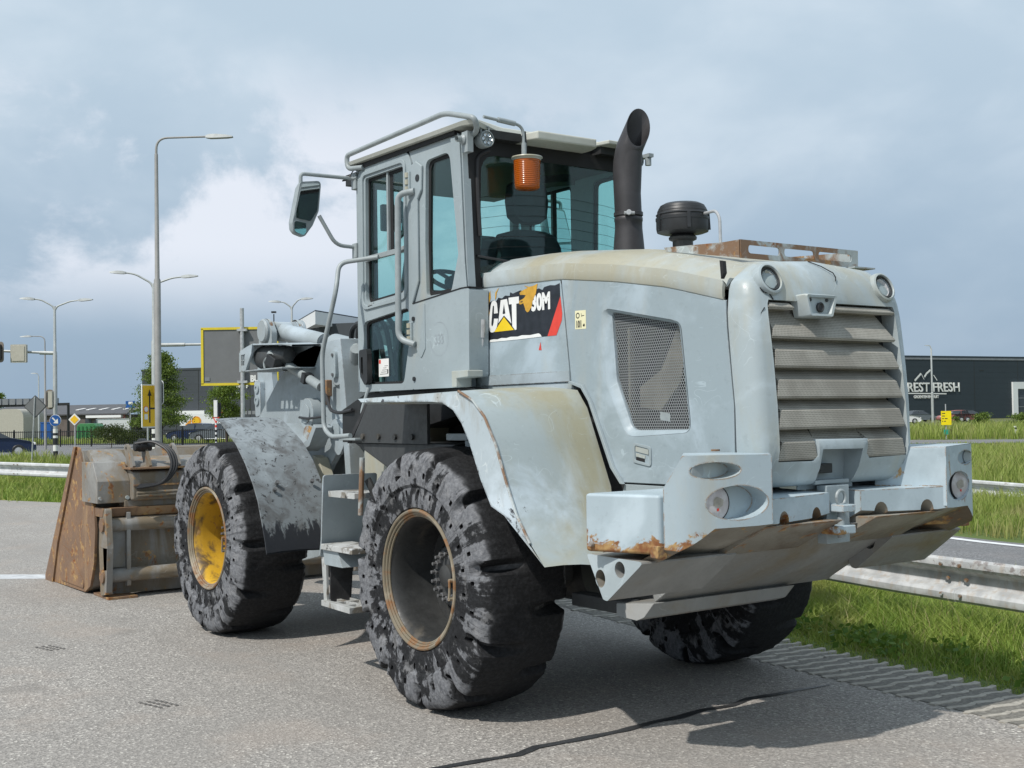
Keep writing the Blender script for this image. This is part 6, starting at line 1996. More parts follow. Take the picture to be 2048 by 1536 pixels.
for zz_ in (bh / 2 - .05, -bh / 2 + .05):
    panel(bb, 'clamp', 'galv', UP * (zc_ + zz_) + H2 * .02, S2, UP, .24, .06, .14)
# signal post with red and white bands
sg = thing('signal_post', 'short red and white banded post with a pale signal back near the fender', 'traffic light', at(431, 62, -.2))
hb = zat(431, 835, 62) + .2
MB().cyl((0, 0, 0), (0, 0, hb), .05, 10).build('post', 'signwhite', sg)
for k in range(5): MB().cyl((0, 0, hb - .14 - .24 * k), (0, 0, hb - .26 - .24 * k), .055, 10).build('band', 'black' if k > 1 else 'decalred', sg)
panel(sg, 'signal_head', 'signwhite', UP * (hb + .45), S2, UP, .17, .85, .2, .02)
panel(sg, 'back_board', 'black', UP * (hb + .40) + H2 * .13 + S2 * .12, S2, UP, .22, .7, .03, .02)
MB().add([tuple(-H2 * .07 + S2 * x + UP * (hb + y)) for x, y in ((-.16, .02), (.20, .02), (.02, -.30))], [(0, 1, 2)]).build('triangle', 'decalred', sg, smooth=False)
MB().add([tuple(-H2 * .08 + S2 * x + UP * (hb + y)) for x, y in ((-.07, -.03), (.11, -.03), (.02, -.19))], [(0, 1, 2)]).build('triangle_field', 'signwhite', sg, smooth=False)
# camera mast beyond the tilt cylinder
cm = thing('camera_mast', 'little camera mast poking up above the bell crank pivot', 'mast', at(549, 60, -.2))
MB().cyl((0, 0, 0), (0, 0, zat(549, 628, 60) + .2), .03, 8).build('post', 'black', cm)
panel(cm, 'camera', 'black', (0, 0, zat(549, 624, 60) + .2), S2, UP, .22, .08, .2)
# right side signs
k70 = 70 / 2450.4
ys = thing('yellow_sign', 'bright yellow portrait sign with small lettering on a post by the far road', 'road sign', at(1890, 70, -.2))
MB().cyl((0, 0, 0), (0, 0, zat(1890, 808, 70) + .2), .03, 8).build('post', 'galv', ys)
zc_ = zat(1890, 836, 70) + .2
panel(ys, 'panel', 'brightyellow', UP * zc_ - H2 * .06, S2, UP, 20 * k70, 28 * k70, .04, .02)
q = MB()
for k, wds in enumerate(((.18,), (.16,), (.10, .16), (.06, .10))):
    x_ = -.24
    for w_ in wds:
        c_ = UP * (zc_ + .24 - .15 * k) - H2 * .082 + S2 * x_
        q.add([tuple(c_), tuple(c_ + S2 * w_), tuple(c_ + S2 * w_ + UP * .05), tuple(c_ + UP * .05)], [(0, 1, 2, 3)])
        x_ += w_ + .05
q.build('lettering', 'ink', ys, smooth=False)
panel(ys, 'green_plate', 'signgreen', UP * (zat(1887, 864, 70) + .2) - H2 * .06, S2, UP, .30, .28, .03)
mp_ = thing('marker_post', 'small white marker post standing in grass near the right edge', 'post', at(2028, 72, -.2))
MB().box(-.06, .06, -.05, .05, 0, zat(2028, 852, 72) + .2).build('post_body', 'signwhite', mp_, .01)
MB().box(-.064, .064, -.054, .054, zat(2028, 852, 72) + .02, zat(2028, 852, 72) + .12).build('band', 'black', mp_)

# ---------------------------------------------------------------- buildings
def block(root, name, mat, u0, d0, u1, d1, vtop, depth, zb=-.2, inward=None):
    """wall block: front edge from (u0, d0) to (u1, d1), roof height so that it meets image height vtop over u0"""
    a, b_ = at(u0, d0, 0), at(u1, d1, 0)
    n_ = (b_ - a).normalized().cross(UP)
    if n_.dot(inward or H2) < 0: n_ = -n_
    zt_ = zat(u0, vtop, d0)
    q = MB()
    pts = [a, b_, b_ + n_ * depth, a + n_ * depth]
    q.loft([[(p.x, p.y, zb) for p in pts], [(p.x, p.y, zt_) for p in pts]])
    o = q.build(name, mat, root, smooth=False)
    return o, a, b_, n_, zt_


def wall_rect(root, name, mat, a, b_, n_, s0, s1, z0, z1, proud=.03, th=.06):
    """flat panel on a wall, from s0 to s1 metres along it"""
    t = (b_ - a).normalized()
    q = MB()
    p0 = a + t * s0 - n_ * proud; p1 = a + t * s1 - n_ * proud
    pts = [p0, p1, p1 + n_ * th, p0 + n_ * th]
    q.loft([[(p.x, p.y, z0) for p in pts], [(p.x, p.y, z1) for p in pts]])
    return q.build(name, mat, root, smooth=False)


# dark blue warehouse on the right
wh = thing('warehouse', 'long dark blue warehouse with white lettering and mountain logo at right', 'warehouse')
o, a, b_, n_, zt_ = block(wh, 'wall', 'wall_navy', 1640, 178, 2330, 214, 714.5, 40)
t = (b_ - a).normalized()


def along(u):
    """metres along the front wall that appear in image column u"""
    k = (u - 1024) / 2450.4
    A = a - CAM; l0, d0 = A.dot(S2), A.dot(H2)
    lt, dt_ = t.dot(S2), t.dot(H2)
    return (k * d0 - l0) / (lt - k * dt_)


def wz(u, v):
    s_ = along(u)
    return zat(u, v, (a + t * s_ - CAM).dot(H2))


ctr_ = wall_rect(wh, 'coping', 'panegrey', a, b_, n_, 0, (b_ - a).length, zt_ - .18, zt_ + .10, .08, .3)
for uu in (1700, 1780, 1862, 1949, 2036):
    s_ = along(uu); wall_rect(wh, 'panel_joint', 'fence', a, b_, n_, s_ - .06, s_ + .06, 0, zt_ - .2, .012, .02)
for k in range(11):
    wall_rect(wh, 'cladding_course', 'wall_navy', a, b_, n_, 0, (b_ - a).length, .2 + k * .86, .2 + k * .86 + .82, .008, .014)
s0, s1 = along(2023), along(2140)
fz = wz(2023, 764)
for nm_, x0_, x1_, z0_, z1_ in (('window_frame', s0, s0 + 1.1, -.1, fz), ('window_frame', s0 + 1.1, s1, fz - 1.1, fz), ('window_pane', s0 + 1.1, s1, 0, fz - 1.1)):
    wall_rect(wh, nm_, 'wall_pale' if 'frame' in nm_ else 'winglass', a, b_, n_, x0_, x1_, z0_, z1_, .30 if 'frame' in nm_ else .02, .35 if 'frame' in nm_ else .03)
for k in range(3): wall_rect(wh, 'window_bar', 'panegrey', a, b_, n_, s0 + 1.1, s1, 1.5 + k * 1.4, 1.62 + k * 1.4, .06, .04)
pt_ = lambda u, v: a + t * along(u) - n_ * .10 + UP * wz(u, v)
lz = (wz(1860, 767) - wz(1860, 786))
o = text_mesh('REST FRESH', 'lettering', 'signwhite', wh, tuple(pt_(1813, 783.5)), lz * 1.36, t, UP, 1.0, lz * .018, ext=.05)
wreal = max((Vector(v_.co) - pt_(1813, 785)).dot(t) for v_ in o.data.vertices)
want = along(1918) - along(1813)
cen = pt_(1813, 785)
for v_ in o.data.vertices:
    d_ = Vector(v_.co) - cen
    q = d_.dot(t); v_.co = Vector(v_.co) + t * (q * want / wreal - q)
# serif feet on the letters
def wstroke(q, p0, p1, wd):
    d_ = (p1 - p0).normalized(); sd = d_.cross(n_).normalized()
    q.add([tuple(p0 - sd * wd / 2 - n_ * .06), tuple(p1 - sd * wd / 2 - n_ * .06), tuple(p1 + sd * wd / 2 - n_ * .06), tuple(p0 + sd * wd / 2 - n_ * .06)], [(0, 1, 2, 3)])


q = MB(); wstroke(q, pt_(1800, 786.6), pt_(1891, 787.6), .17); q.build('underline', 'signwhite', wh, smooth=False)
o = text_mesh('GROENTEN EN FRUIT', 'lettering', 'signwhite', wh, tuple(pt_(1826, 796.5)), .62, t, UP, 1.0, .02, ext=.02)
wreal = max((Vector(v_.co) - pt_(1826, 797)).dot(t) for v_ in o.data.vertices)
want = along(1876) - along(1826); cen = pt_(1826, 797)
for v_ in o.data.vertices:
    q_ = (Vector(v_.co) - cen).dot(t); v_.co = Vector(v_.co) + t * (q_ * want / wreal - q_)
q = MB()
for (u0_, v0_, u1_, v1_, w_) in ((1828, 761.5, 1841, 747, .30), (1841, 747, 1847, 759, .10), (1847.5, 754, 1852, 747, .30), (1852, 747, 1860, 740, .30), (1860, 740, 1863, 742, .18), (1866, 750, 1873, 761, .14)):
    wstroke(q, pt_(u0_, v0_), pt_(u1_, v1_), w_)
q.build('mountain_logo', 'signwhite', wh, smooth=False)
wall_rect(wh, 'vent', 'fence', a, b_, n_, along(1960), along(1968), wz(1960, 742), wz(1960, 740), .03, .05)

# big dark hall on the left
dh = thing('dark_hall', 'big dark grey industrial hall behind the trees left of the loader', 'industrial hall')
o, a, b_, n_, zt_ = block(dh, 'wall', 'wall_dark', 284, 150, 720, 138, 741, 45)
t = (b_ - a).normalized()
for uu in (352, 397, 455, 500, 560): wall_rect(dh, 'panel_joint', 'fence', a, b_, n_, along(uu) - .05, along(uu) + .05, 0, zt_ - .2, .012, .02)
for k in range(8): wall_rect(dh, 'cladding_course', 'wall_dark', a, b_, n_, 0, (b_ - a).length, .1 + k * .95, .1 + k * .95 + .91, .008, .014)
wall_rect(dh, 'coping', 'wall_dark', a, b_, n_, -.1, (b_ - a).length, zt_ - .15, zt_ + .1, .07, .3)
MB().box(-.25, .25, -.25, .25, 0, .5).build('roof_vent', 'wall_dark', dh).location = a + t * along(388) + n_ * 3 + UP * zt_
wall_rect(dh, 'canopy', 'wall_pale', a, b_, n_, along(362), along(420), wz(362, 829), wz(362, 822), 1.2, 1.2)
for k in range(5): wall_rect(dh, 'window_pane', 'panegrey', a, b_, n_, along(488 + 8 * k), along(494 + 8 * k), wz(490, 829), wz(490, 822), .04, .06)
q = MB()
rl = random.Random(4)
for i in range(13):
    u0_ = 454 + i * 3.4
    if i % 6 == 5: continue
    wstroke(q, pt_(u0_, 776), pt_(u0_, 776 - rl.choice((5, 7, 7))), .16)
    if i % 3 == 0: wstroke(q, pt_(u0_, 770), pt_(u0_ + 2.5, 773), .13)
for i in range(4): wstroke(q, pt_(466 + i * 4, 788), pt_(466 + i * 4, 785), .16)
q.build('lettering', 'signwhite', dh, smooth=False)

# white roofed showroom behind the lift arms
sh_ = thing('showroom', 'grey building with broad white fascia seen between lift arms and cab', 'building')
o, a, b_, n_, zt_ = block(sh_, 'wall', 'wall_dark', 640, 62, 860, 76, 648, 14, inward=S2)
for uu in (668, 690): wall_rect(sh_, 'panel_joint', 'fence', a, b_, n_, uu / 12 - 53, uu / 12 - 52.95, 0, zt_ - .2, .012, .02)
wall_rect(sh_, 'window_pane', 'panegrey', a, b_, n_, .5, 2.2, 3.6, 4.5, .03, .05)
wall_rect(sh_, 'white_band', 'wall_pale', a, b_, n_, -2.4, 9, 2.2, 3.0, .05, .12)
p0, p1, p2 = at(578, 70, 0), at(632, 60, 0), at(860, 74.5, 0)
zf0, zf1 = zat(632, 648, 60), zat(632, 622, 60)
q = MB()
back_ = H2 * 12
ring = [p0, p1, p2, p2 + back_, p0 + back_]
q.loft([[(p.x, p.y, zf0) for p in ring], [(p.x, p.y, zf1) for p in ring]])
q.build('fascia', 'wall_pale', sh_, smooth=False)
q = MB(); q.loft([[(p.x, p.y, zf1) for p in ring], [(p.x, p.y, zf1 + .06) for p in ring]]); q.build('roof_edge', 'wall_dark', sh_, smooth=False)
q = MB(); w0 = at(590, 72, 0); w1 = at(640, 62.2, 0); q.loft([[(w0.x, w0.y, -.2), (w1.x, w1.y, -.2), (w1.x + 3, w1.y, -.2), (w0.x + 3, w0.y, -.2)], [(w0.x, w0.y, zf0), (w1.x, w1.y, zf0), (w1.x + 3, w1.y, zf0), (w0.x + 3, w0.y, zf0)]]); q.build('side_wall', 'wall_dark', sh_, smooth=False)

# long low brown building at far left
lb = thing('low_building', 'long low brown building with dark tiled roof and skylights at far left', 'building')
o, a, b_, n_, zt_ = block(lb, 'wall', 'wall_brick', -60, 158, 258, 150, 834, 14)
t = (b_ - a).normalized()
q = MB()
zr = zat(100, 812, 155)
rp = [a - n_ * .4 + UP * zt_, b_ - n_ * .4 + UP * zt_, b_ + n_ * 7 + UP * zr, a + n_ * 7 + UP * zr]
q.loft([[tuple(p) for p in rp], [tuple(p + UP * .15) for p in rp]])
rfo = q.build('roof', 'rooftile', lb, smooth=False)
for k, uu in enumerate((128, 149, 175, 200, 224, 246)):
    s_ = along(uu)
    q = MB()
    c0 = a + t * s_ + n_ * 2.4 + UP * (lerp(zt_, zr, 2.8 / 7.4) + .17); c1 = a + t * (s_ + .3) + n_ * 3.6 + UP * (lerp(zt_, zr, 4.0 / 7.4) + .17)
    q.loft([[tuple(c0 - t * .24), tuple(c0 + t * .24), tuple(c1 + t * .24), tuple(c1 - t * .24)], [tuple(c0 - t * .24 + UP * .06), tuple(c0 + t * .24 + UP * .06), tuple(c1 + t * .24 + UP * .06), tuple(c1 - t * .24 + UP * .06)]])
    q.build('skylight', 'signwhite', rfo, smooth=False)
for (u0_, u1_, v0_, v1_, mt_, nm_) in ((170, 182, 851, 838, 'winglass', 'window_pane'), (198, 250, 850, 827, 'redcanopy', 'door_panel'), (176, 246, 836, 831, 'wall_pale', 'canopy'), (214, 222, 850, 836, 'winglass', 'window_pane'), (60, 92, 850, 836, 'winglass', 'window_pane')):
    wall_rect(lb, nm_, mt_, a, b_, n_, along(u0_), along(u1_), wz(u0_, v0_), wz(u0_, v1_), .5 if nm_ == 'canopy' else .05, .5 if nm_ == 'canopy' else .08)
# rounded grey shed and rail gantry
sd_ = thing('round_shed', 'pale rounded shed end in front of the low brown building at left edge', 'shed', at(18, 135, -.2))
q = MB(); w_ = 28 * 135 / 2450.4; h_ = zat(18, 818, 135) + .2
arc = rpoly([(-w_, 0), (-w_, h_), (w_, h_), (w_, 0)], [0, 1.0, 1.0, 0], 6)
q.loft([[tuple(S2 * x + UP * y) for x, y in arc], [tuple(S2 * x + UP * y + H2 * 6) for x, y in arc]]); q.build('shed_body', 'boxbeige', sd_)
gt = thing('gantry', 'dark railing gantry with grey boxes above the low roof at far left', 'gantry', at(60, 140, 0))
k140 = 140 / 2450.4
q = MB().obox(S2 * (-70 * k140) + UP * zat(0, 812, 140), S2 * (78 * k140) + UP * zat(138, 808, 140), .3, .3)
q.build('beam', 'fence', gt)
for k in range(9):
    c_ = S2 * ((-62 + k * 14) * k140)
    panel(gt, 'cabinet', 'panegrey', c_ + UP * zat(60, 803, 140), S2, UP, 11 * k140, 12 * k140, .6)
for uu in (-70, 76): MB().box(-.12, .12, -.12, .12, -.2, zat(60, 809, 140)).build('leg', 'fence', gt).location = S2 * (uu * k140)

# ---------------------------------------------------------------- vehicles and yard clutter
def car(label, paint_, u, d, ang, L=4.3, hh=1.46, van=False, group=None):
    root = thing('parked_car' if not van else 'delivery_van', label, 'car' if not van else 'van', at(u, d, -.2), group)
    root.rotation_euler = (0, 0, ang)
    k = L / 4.3
    if van: bp = [(-2.1, .35), (-2.1, 1.85), (-1.95, 2.0), (.9, 2.0), (1.35, 1.25), (2.1, 1.0), (2.15, .4)]
    else: bp = [(-2.12, .45), (-2.15, .80), (-2.05, .98), (-1.45, 1.02), (1.0, .98), (1.85, .80), (2.12, .62), (2.13, .35), (1.9, .25), (-1.95, .25)]
    bp = [(x * k, z) for x, z in bp]
    q = MB()
    q.loft([[(x, -.80, z) for x, z in bp], [(x, -.88, z * .98 + .01) for x, z in bp], [(x, .88, z * .98 + .01) for x, z in bp], [(x, .80, z) for x, z in bp]])
    q.build('body', paint_, root, .04, ang=40)
    if not van:
        gp = [(-1.62, 1.0), (-1.25, hh - .06), (-.55, hh), (.15, hh - .04), (.98, .97)]
        rp_ = [(-1.30, hh - .075), (-1.15, hh - .02), (-.5, hh + .02), (.12, hh - .015), (.28, hh - .07)]
        MB().loft([[(x * k, -.74 + (z - 1) * .25, z) for x, z in gp], [(x * k, .74 - (z - 1) * .25, z) for x, z in gp]]).build('window_band', 'winglass', root, ang=30)
        MB().loft([[(x * k, -.64, z) for x, z in rp_], [(x * k, .64, z) for x, z in rp_], ]).build('roof', paint_, root, .02)
        for s in (1, -1):
            for xa, xb in ((-.55, -.50),):
                MB().plate([(xa * k, 1.0), (xb * k, 1.0), (xb * k, hh), (xa * k, hh)], s * .745 - .01, s * .755 if s > 0 else s * .745 + .01).build('door_pillar', paint_, root)
            MB().box(2.02 * k, 2.10 * k, s * .72 - .14, s * .72 + .10, .62, .74).build('headlight', 'signwhite', root, .02)
    else:
        MB().plate([(.95, 1.3), (.95, 1.9), (1.32, 1.28)], -.895, .895).build('side_glass', 'winglass', root)
        MB().plate([(.98, 1.92), (1.36, 1.27), (1.40, 1.27), (1.02, 1.95)], -.74, .74).build('windscreen', 'winglass', root)
    for x in (-1.3, 1.3):
        for s in (1, -1):
            wl = MB().lathe([(0, s * .70), (.31, s * .70), (.32, s * .74), (.32, s * .88), (.30, s * .895), (.20, s * .895), (.19, s * .88), (0, s * .88)], (x * k, 0, .32), 'y', 22).build('wheel', 'black', root)
            MB().lathe([(.19, s * .886), (.08, s * .90), (0, s * .90)], (x * k, 0, .32), 'y', 18).build('rim', 'galv', wl)
    return root


face_r = YAW - PI / 2     # pointing to the right across the picture
car('dark blue car driving on the road at the far left edge', 'carblue', -22, 62, face_r + R(24), 4.4)
car('dark parked car behind the fence left of the banded signal post', 'carblue', 388, 96, face_r + R(160), 4.2, group=None)
car('silver grey car parked behind the fence near the front fender', 'carsilver', 437, 95, face_r + R(172), 4.3)
car('white van parked beside the green skip at far left', 'carwhite', 214, 118, face_r + R(195), 4.2, van=True)
car('grey car half hidden by the mound near the white van', 'carsilver', 240, 120, face_r + R(20), 4.2)
car('grey car parked against the dark blue warehouse beside the hood edge', 'carsilver', 1838, 160, face_r + R(15), 4.4)
car('dark car parked further along the dark blue warehouse wall', 'cardark', 1938, 150, face_r, 4.4)
car('small pale car parked left of the thin lamp mast', 'carwhite', 1800, 140, face_r + R(10), 4.2)
car('red car parked behind the yellow sign post', 'redcanopy', 1908, 150, face_r + R(180), 4.2)
tr_ = thing('lorry', 'white lorry trailer printed with orange fruit behind the fence', 'lorry', at(405, 108, -.2))
k108 = 108 / 2450.4
z0_, z1_ = zat(405, 851, 108) + .2, zat(405, 828, 108) + .2
panel(tr_, 'trailer_box', 'wall_pale', UP * (z0_ + z1_) / 2 + H2 * 1.2, S2, UP, 92 * k108, z1_ - z0_, 2.4)
panel(tr_, 'chassis', 'black', UP * (z0_ - .2) + H2 * 1.2, S2, UP, 88 * k108, .3, 2.0)
disc(tr_, 'printed_orange', 'orange', S2 * (-13 * k108) + UP * (zat(394, 842, 108) + .2) - H2 * .02, -H2, 9.5 * k108, .02)
disc(tr_, 'printed_orange_core', 'signyellow', S2 * (-13 * k108) + UP * (zat(394, 842, 108) + .2) - H2 * .035, -H2, 6.5 * k108, .01)
MB().add([tuple(S2 * x * k108 + UP * (zat(380, y, 108) + .2) - H2 * .02) for x, y in ((-36, 850), (-24, 850), (-24, 838))], [(0, 1, 2)]).build('printed_fruit', 'orange', tr_, smooth=False)
panel(tr_, 'red_tail', 'decalred', S2 * (33 * k108) + UP * (z0_ + .9) + H2 * -.01, S2, UP, 12 * k108, .9, .02)
for x in (-30, -26, 24, 28, 32): MB().cyl(S2 * (x * k108) + UP * .5, S2 * (x * k108) + UP * .5 + H2 * 2.2, .5, 18).build('wheel', 'black', tr_)
sk = thing('skip', 'green waste skip with domed lid behind the priority sign', 'skip', at(172, 112, -.2))
k112 = 112 / 2450.4
MB().loft([[tuple(S2 * x * k112 + UP * y + H2 * z) for x, y in ((-22, .3), (-19, 1.35), (-14, 1.55), (14, 1.55), (20, 1.3), (17, .1), (-20, .1))] for z in (0, 2.2)]).build('skip_body', 'skip', sk, .04)
for x in (-16, -8, 0, 8, 16): MB().box(-.06, .06, -.04, .04, .2, 1.3).build('rib', 'skip', sk).location = S2 * x * k112 - H2 * .03
bl = thing('blue_sign', 'blue and white signboard on a post left of the bushy tree', 'sign board', at(260, 118, -.2))
panel(bl, 'board', 'signblue', UP * (zat(260, 809, 118) + .2), S2, UP, 18 * .048, 14 * .048, .1)
panel(bl, 'white_field', 'signwhite', UP * (zat(260, 806, 118) + .2) - H2 * .06 + S2 * .05, S2, UP, .4, .25, .02)
MB().cyl((0, 0, 0), (0, 0, zat(260, 815, 118) + .2), .05, 8).build('post', 'galv', bl)
bl2 = thing('blue_crate', 'blue plastic container on the ground left of the green skip', 'container', at(94, 110, -.2))
panel(bl2, 'container_body', 'signblue', UP * .9, S2, UP, .9, 1.5, .9, .08)
panel(bl2, 'container_lid', 'signblue', UP * 1.68, S2, UP, .96, .10, .96, .03)

# black bar fence in front of the yards
fn = thing('bar_fence', 'black steel bar fence running along the grass behind the left road', 'fence', at(260, 84, -.2))
F_ = [(-30, 88), (120, 86), (300, 84), (480, 82)]
P_ = [at(u, d, -.2) - at(260, 84, -.2) for u, d in F_]
q = MB(); tot = 0
for p, p2 in zip(P_, P_[1:]):
    L_ = (p2 - p).length
    n_b = int(L_ / .16)
    for i in range(n_b):
        c_ = p.lerp(p2, i / n_b)
        q.box(c_.x - .016, c_.x + .016, c_.y - .016, c_.y + .016, .08, 1.12)
bars = q.build('fence_bars', 'fence', fn, smooth=False, fix=False); kind(bars, 'stuff')
for p, p2 in zip(P_, P_[1:]):
    for z in (.14, 1.05): MB().obox(p + UP * z, p2 + UP * z, .04, .05).build('rail', 'fence', fn)
    for i in range(int((p2 - p).length / 2.5)):
        c_ = p.lerp(p2, i * 2.5 / (p2 - p).length)
        MB().box(-.04, .04, -.04, .04, 0, 1.22).build('post', 'fence', fn).location = c_


# ---------------------------------------------------------------- plants
def leaves(name, mat, parent, pts, size, tone_, flat=0.0):
    n_ = len(pts)
    pts = np.asarray(pts, float)
    a = rng.normal(size=(n_, 3)); a /= np.linalg.norm(a, axis=1)[:, None]
    b = rng.normal(size=(n_, 3)); b -= (b * a).sum(1)[:, None] * a; b /= np.linalg.norm(b, axis=1)[:, None]
    sz = size * rng.uniform(.6, 1.3, n_)[:, None]
    V = np.stack([pts - a * sz * .5, pts + b * sz * .32, pts + a * sz * .5, pts - b * sz * .32], 1).reshape(-1, 3)
    me = bpy.data.meshes.new(name)
    me.vertices.add(4 * n_); me.vertices.foreach_set('co', V.ravel())
    me.loops.add(4 * n_); me.loops.foreach_set('vertex_index', np.arange(4 * n_))
    me.polygons.add(n_); me.polygons.foreach_set('loop_start', np.arange(0, 4 * n_, 4)); 
    me.update(calc_edges=True)
    at_ = me.attributes.new('tone', 'FLOAT', 'POINT')
    at_.data.foreach_set('value', np.repeat(np.clip(tone_, 0, 1), 4).astype(np.float32))
    me.materials.append(M[mat])
    o = bpy.data.objects.new(name, me); C.objects.link(o)
    if parent: o.parent = parent
    return o


def tree(name, label, u, d, vtop, wpx, vlow, n_leaf, mat, size, shape='oval', spiky=0.0, cat='tree', nclump=60, group=None):
    base = at(u, d, -.2)
    root = thing(name, label, cat, base, group)
    H_ = zat(u, vtop, d) + .2; lo = max(.1, zat(u, vlow, d) + .2); w_ = wpx / 2 * d / 2450.4
    tb = MB().tube([(0, 0, 0), (.03 * H_ * .3, 0, lo + .2), (0, .02 * H_, H_ * .55), (0, 0, H_ * .9)], [.035 * H_ * .6, .022 * H_, .014 * H_, .004 * H_], 8)
    cl = []
    for i in range(nclump):
        t_ = rng.uniform(0, 1) ** .9
        z = lerp(lo, H_, t_)
        if shape == 'cone': rad = w_ * (1.0 - t_) ** .75 * (0.55 + .45 * math.sin(min(1, t_ * 4 + .25) * PI / 2))
        elif shape == 'bush': rad = w_ * math.sqrt(max(0, 1 - t_ ** 2))
        else: rad = w_ * math.sin(PI * min(.97, max(.06, t_ * .92 + .06))) ** .7
        an = rng.uniform(0, 2 * PI); rr_ = rad * math.sqrt(rng.uniform(.15, 1))
        cl.append((rr_ * math.cos(an), rr_ * math.sin(an), z))
        if i % 3 == 0:
            tb.tube([(0, 0, max(.1, z - .25 * rad - .1)), (rr_ * math.cos(an) * .6, rr_ * math.sin(an) * .6, z - .05), (rr_ * math.cos(an), rr_ * math.sin(an), z)], [.010 * H_ * .5, .006 * H_ * .6, .002], 5)
    tb.build('trunk', 'bark', root)
    cl = np.array(cl); k = rng.integers(0, nclump, n_leaf)
    cs = w_ * (.24 if shape == 'bush' else .115 if shape == 'cone' else .20)
    sig = np.stack([rng.normal(size=n_leaf) * cs * (1 + spiky), rng.normal(size=n_leaf) * cs * (1 + spiky), rng.normal(size=n_leaf) * cs * .45], 1)
    pts = cl[k] + sig
    pts[:, 2] = np.maximum(pts[:, 2], .05)
    ct = rng.uniform(.1, .9, nclump)
    leaves('crown', mat, root, pts, size, ct[k] * .7 + rng.uniform(0, .3, n_leaf))
    return root


tree('larch_tree', 'bushy feathery green tree standing behind the tall street lamp', 322, 86, 708, 124, 852, 22000, 'leaf', .125, 'cone', .25, nclump=210)
tree('young_tree', 'small bright green tree between the banded signal post and the board post', 452, 78, 770, 74, 838, 6500, 'leaf_light', .125, 'oval', .1, nclump=60)
tree('bush', 'dark rounded bush against the dark blue warehouse right of the yellow sign', 1964, 118, 826, 38, 850, 1600, 'leaf', .16, 'bush', .1, 'bush', 24)
tree('bush', 'dark bush at the right edge below the white window frame', 2040, 116, 830, 44, 852, 1600, 'leaf', .16, 'bush', .1, 'bush', 24)
tree('bush', 'low bush half hidden behind the yellow sign', 1908, 120, 834, 20, 850, 700, 'leaf', .15, 'bush', .1, 'bush', 14)
tree('hedge_mound', 'low dark green clipped mound in the grass behind the left road', 222, 80, 857, 92, 878, 4200, 'hedge', .10, 'bush', .0, 'hedge', 70)
tree('distant_tree', 'dark treetop peeping over the gantry at the left edge', 0, 190, 788, 26, 830, 1200, 'leaf', .35, 'oval', .1, nclump=20)
hd_ = thing('hedge', 'dark clipped hedge behind the fence right of the mound', 'hedge', at(262, 92, -.2))
q = rng.uniform(size=(3200, 3)); leaves('foliage', 'hedge', hd_, np.stack([(q[:, 0] - .5) * 2.6 * S2.x + q[:, 1] * .8 * H2.x, (q[:, 0] - .5) * 2.6 * S2.y + q[:, 1] * .8 * H2.y, q[:, 2] * 1.05], 1), .13, rng.uniform(0, 1, 3200))


# ---------------------------------------------------------------- grass
def blades(name, mat, xy, z, h, wd, lean, tone_):
    n_ = len(xy)
    an = rng.uniform(0, 2 * PI, n_); la = rng.uniform(0, 2 * PI, n_)
    dx, dy = np.cos(an) * wd / 2, np.sin(an) * wd / 2
    lx, ly = np.cos(la) * lean * h, np.sin(la) * lean * h
    p = np.stack([xy[:, 0], xy[:, 1], z], 1)
    def off(a, b, c): return p + np.stack([a, b, c], 1)
    V = np.stack([off(-dx, -dy, 0 * h), off(dx, dy, 0 * h), off(-dx * .7 + lx * .35, -dy * .7 + ly * .35, h * .6), off(dx * .7 + lx * .35, dy * .7 + ly * .35, h * .6), off(lx, ly, h * .93)], 1).reshape(-1, 3)
    F = np.array([[0, 1, 3], [0, 3, 2], [2, 3, 4]])
    idx = (np.arange(n_)[:, None, None] * 5 + F[None]).reshape(-1)
    me = bpy.data.meshes.new(name)
    me.vertices.add(5 * n_); me.vertices.foreach_set('co', V.ravel())
    me.loops.add(9 * n_); me.loops.foreach_set('vertex_index', idx)
    me.polygons.add(3 * n_); me.polygons.foreach_set('loop_start', np.arange(0, 9 * n_, 3))
    me.update(calc_edges=True)
    at_ = me.attributes.new('tone', 'FLOAT', 'POINT')
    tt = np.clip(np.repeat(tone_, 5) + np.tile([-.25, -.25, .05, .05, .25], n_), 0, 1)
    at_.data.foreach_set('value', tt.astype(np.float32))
    me.materials.append(M[mat])
    o = bpy.data.objects.new(name, me); C.objects.link(o)
    kind(o, 'stuff')
    return o


ex_, ey_ = np.array([e[0] for e in EDGE]), np.array([e[1] for e in EDGE])


def nz2d(x, y, s):
    return np.array([mnoise.noise(Vector((a * s, b * s, 1.7))) for a, b in zip(x, y)])


def verge(n_, x0, x1, o1, wd, hmul):
    x = rng.uniform(x0, x1, n_)
    o_ = rng.uniform(0, 1, n_) ** .8 * o1
    ye = np.interp(x, ex_, ey_) + .16 * np.maximum(0, nz2d(x, x * 0 + 5, 3.1))
    y = ye - o_ + .10 * nz2d(x, x * 0 + 3, 2.3) + .06 * nz2d(x, x * 0 + 7, 9.0)
    dd = np.maximum(0, o_)
    z = np.where(o_ < .1, -.012, -.012 - .20 * np.minimum(1, np.maximum(0, (o_ - .1) / 1.6)) ** 1.3) - .01
    nz = nz2d(x, y, 1.4)
    h = (.022 + .20 * np.clip((dd - .30 - .25 * nz) / 1.0, 0, 1)) * (1 + .6 * nz) * rng.uniform(.5, 1.4, n_) * hmul
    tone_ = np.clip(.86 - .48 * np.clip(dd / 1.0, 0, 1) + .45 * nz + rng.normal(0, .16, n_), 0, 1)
    return x, y, z, h, wd * rng.uniform(.7, 1.4, n_), tone_


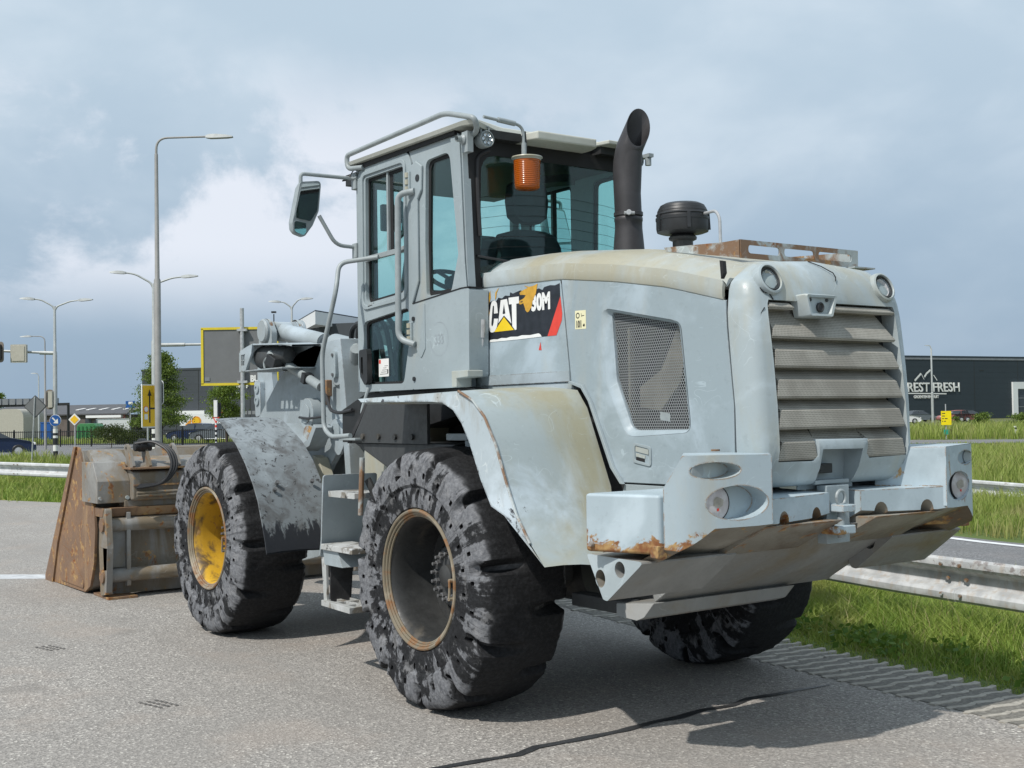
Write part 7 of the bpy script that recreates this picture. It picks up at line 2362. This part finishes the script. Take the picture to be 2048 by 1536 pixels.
x, y, z, h, wd, tn = verge(105000, -4.5, 3.2, 3.3, .0072, 1.25)
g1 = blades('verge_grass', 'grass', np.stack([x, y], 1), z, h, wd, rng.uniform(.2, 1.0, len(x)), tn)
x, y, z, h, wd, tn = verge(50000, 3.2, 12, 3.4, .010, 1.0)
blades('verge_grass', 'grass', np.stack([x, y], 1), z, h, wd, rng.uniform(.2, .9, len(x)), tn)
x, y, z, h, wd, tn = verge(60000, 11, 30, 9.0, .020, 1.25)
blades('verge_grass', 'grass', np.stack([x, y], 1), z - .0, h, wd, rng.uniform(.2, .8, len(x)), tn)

x, y, z, h, wd, tn = verge(4500, -4.5, 3.2, 3.0, .0045, 1.25)
blades('dry_grass_stems', 'straw', np.stack([x, y], 1), z, h * 1.15 + .02, wd, rng.uniform(.1, .9, len(x)), rng.uniform(0, 1, len(x)))
# broad leaved weeds dotted through the verge
wx = rng.uniform(-3.6, 2.6, 70); wo = rng.uniform(.25, 2.2, 70)
wp_ = []
for a_, b_ in zip(wx, wo):
    yy = float(np.interp(a_, ex_, ey_)) - b_
    for _ in range(22):
        wp_.append((a_ + rng.normal(0, .05), yy + rng.normal(0, .05), ground_z(a_, yy) + rng.uniform(.03, .16)))
kind(leaves('verge_weeds', 'weed', None, wp_, .055, rng.uniform(0, 1, len(wp_))), 'stuff')


def field(n_, poly_fn, lat0, lat1, d0, d1, hgt, wdt, mat='meadow', tone0=.5, pw=1.0):
    t_ = rng.uniform(0, 1, n_) ** pw
    d = d0 + (d1 - d0) * t_
    l = rng.uniform(lat0, lat1, n_) * np.ones(n_)
    k = poly_fn(l, d)
    l, d = l[k], d[k]
    n2 = len(l)
    px_ = CAM.x + H2.x * d + S2.x * l; py_ = CAM.y + H2.y * d + S2.y * l
    nz = nz2d(px_, py_, .35) + .5 * nz2d(px_, py_, 1.3)
    h = hgt * (1 + .55 * nz) * rng.uniform(.55, 1.3, n2)
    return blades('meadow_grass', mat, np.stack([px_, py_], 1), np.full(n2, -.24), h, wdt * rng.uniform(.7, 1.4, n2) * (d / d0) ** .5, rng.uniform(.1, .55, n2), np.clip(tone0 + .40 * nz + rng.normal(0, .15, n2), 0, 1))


def road_far(d): return np.interp(d, [2, 11.6, 16.4, 27, 40, 51, 92], [16, 9, 6.45, 2, -3, -6, -6])
def road_near(d): return np.interp(d, [2, 9.6, 14.6, 25, 37, 48, 60, 92], [10.5, 4.6, 2.6, -2, -8, -13, -25, -70])


field(65000, lambda l, d: l > road_far(d) + .35, 3, 17, 13, 27, .30, .011, pw=.8)
field(60000, lambda l, d: (l > road_far(d) + .35) & (np.abs(l / d * 2450 + 1024) < 2200), 2, 30, 24, 46, .46, .022, tone0=.50)
field(24000, lambda l, d: (l > road_far(d) + .35) & (d < np.interp(l, [0, 30, 75], [68, 57, 54])), 2, 30, 45, 60, .17, .028, tone0=.55)
field(24000, lambda l, d: (l > 12) & (d > np.interp(l, [0, 30, 75], [79, 67, 63])), 12, 60, 64, 96, .74, .05, tone0=.55)
# strips of grass left of the loader: before the road and behind it
field(36000, lambda l, d: (l < road_near(d) - .5) & (l / d * 2450 + 1024 > -120), -28, 2, 24, 58, .42, .025, tone0=.55)
field(30000, lambda l, d: (l / d * 2450 + 1024 > -60) & (l / d * 2450 + 1024 < 640) & (d > np.interp(l, [-70, -30, 0], [105, 94.5, 79])), -52, 0, 76, 106, .42, .05, tone0=.62)
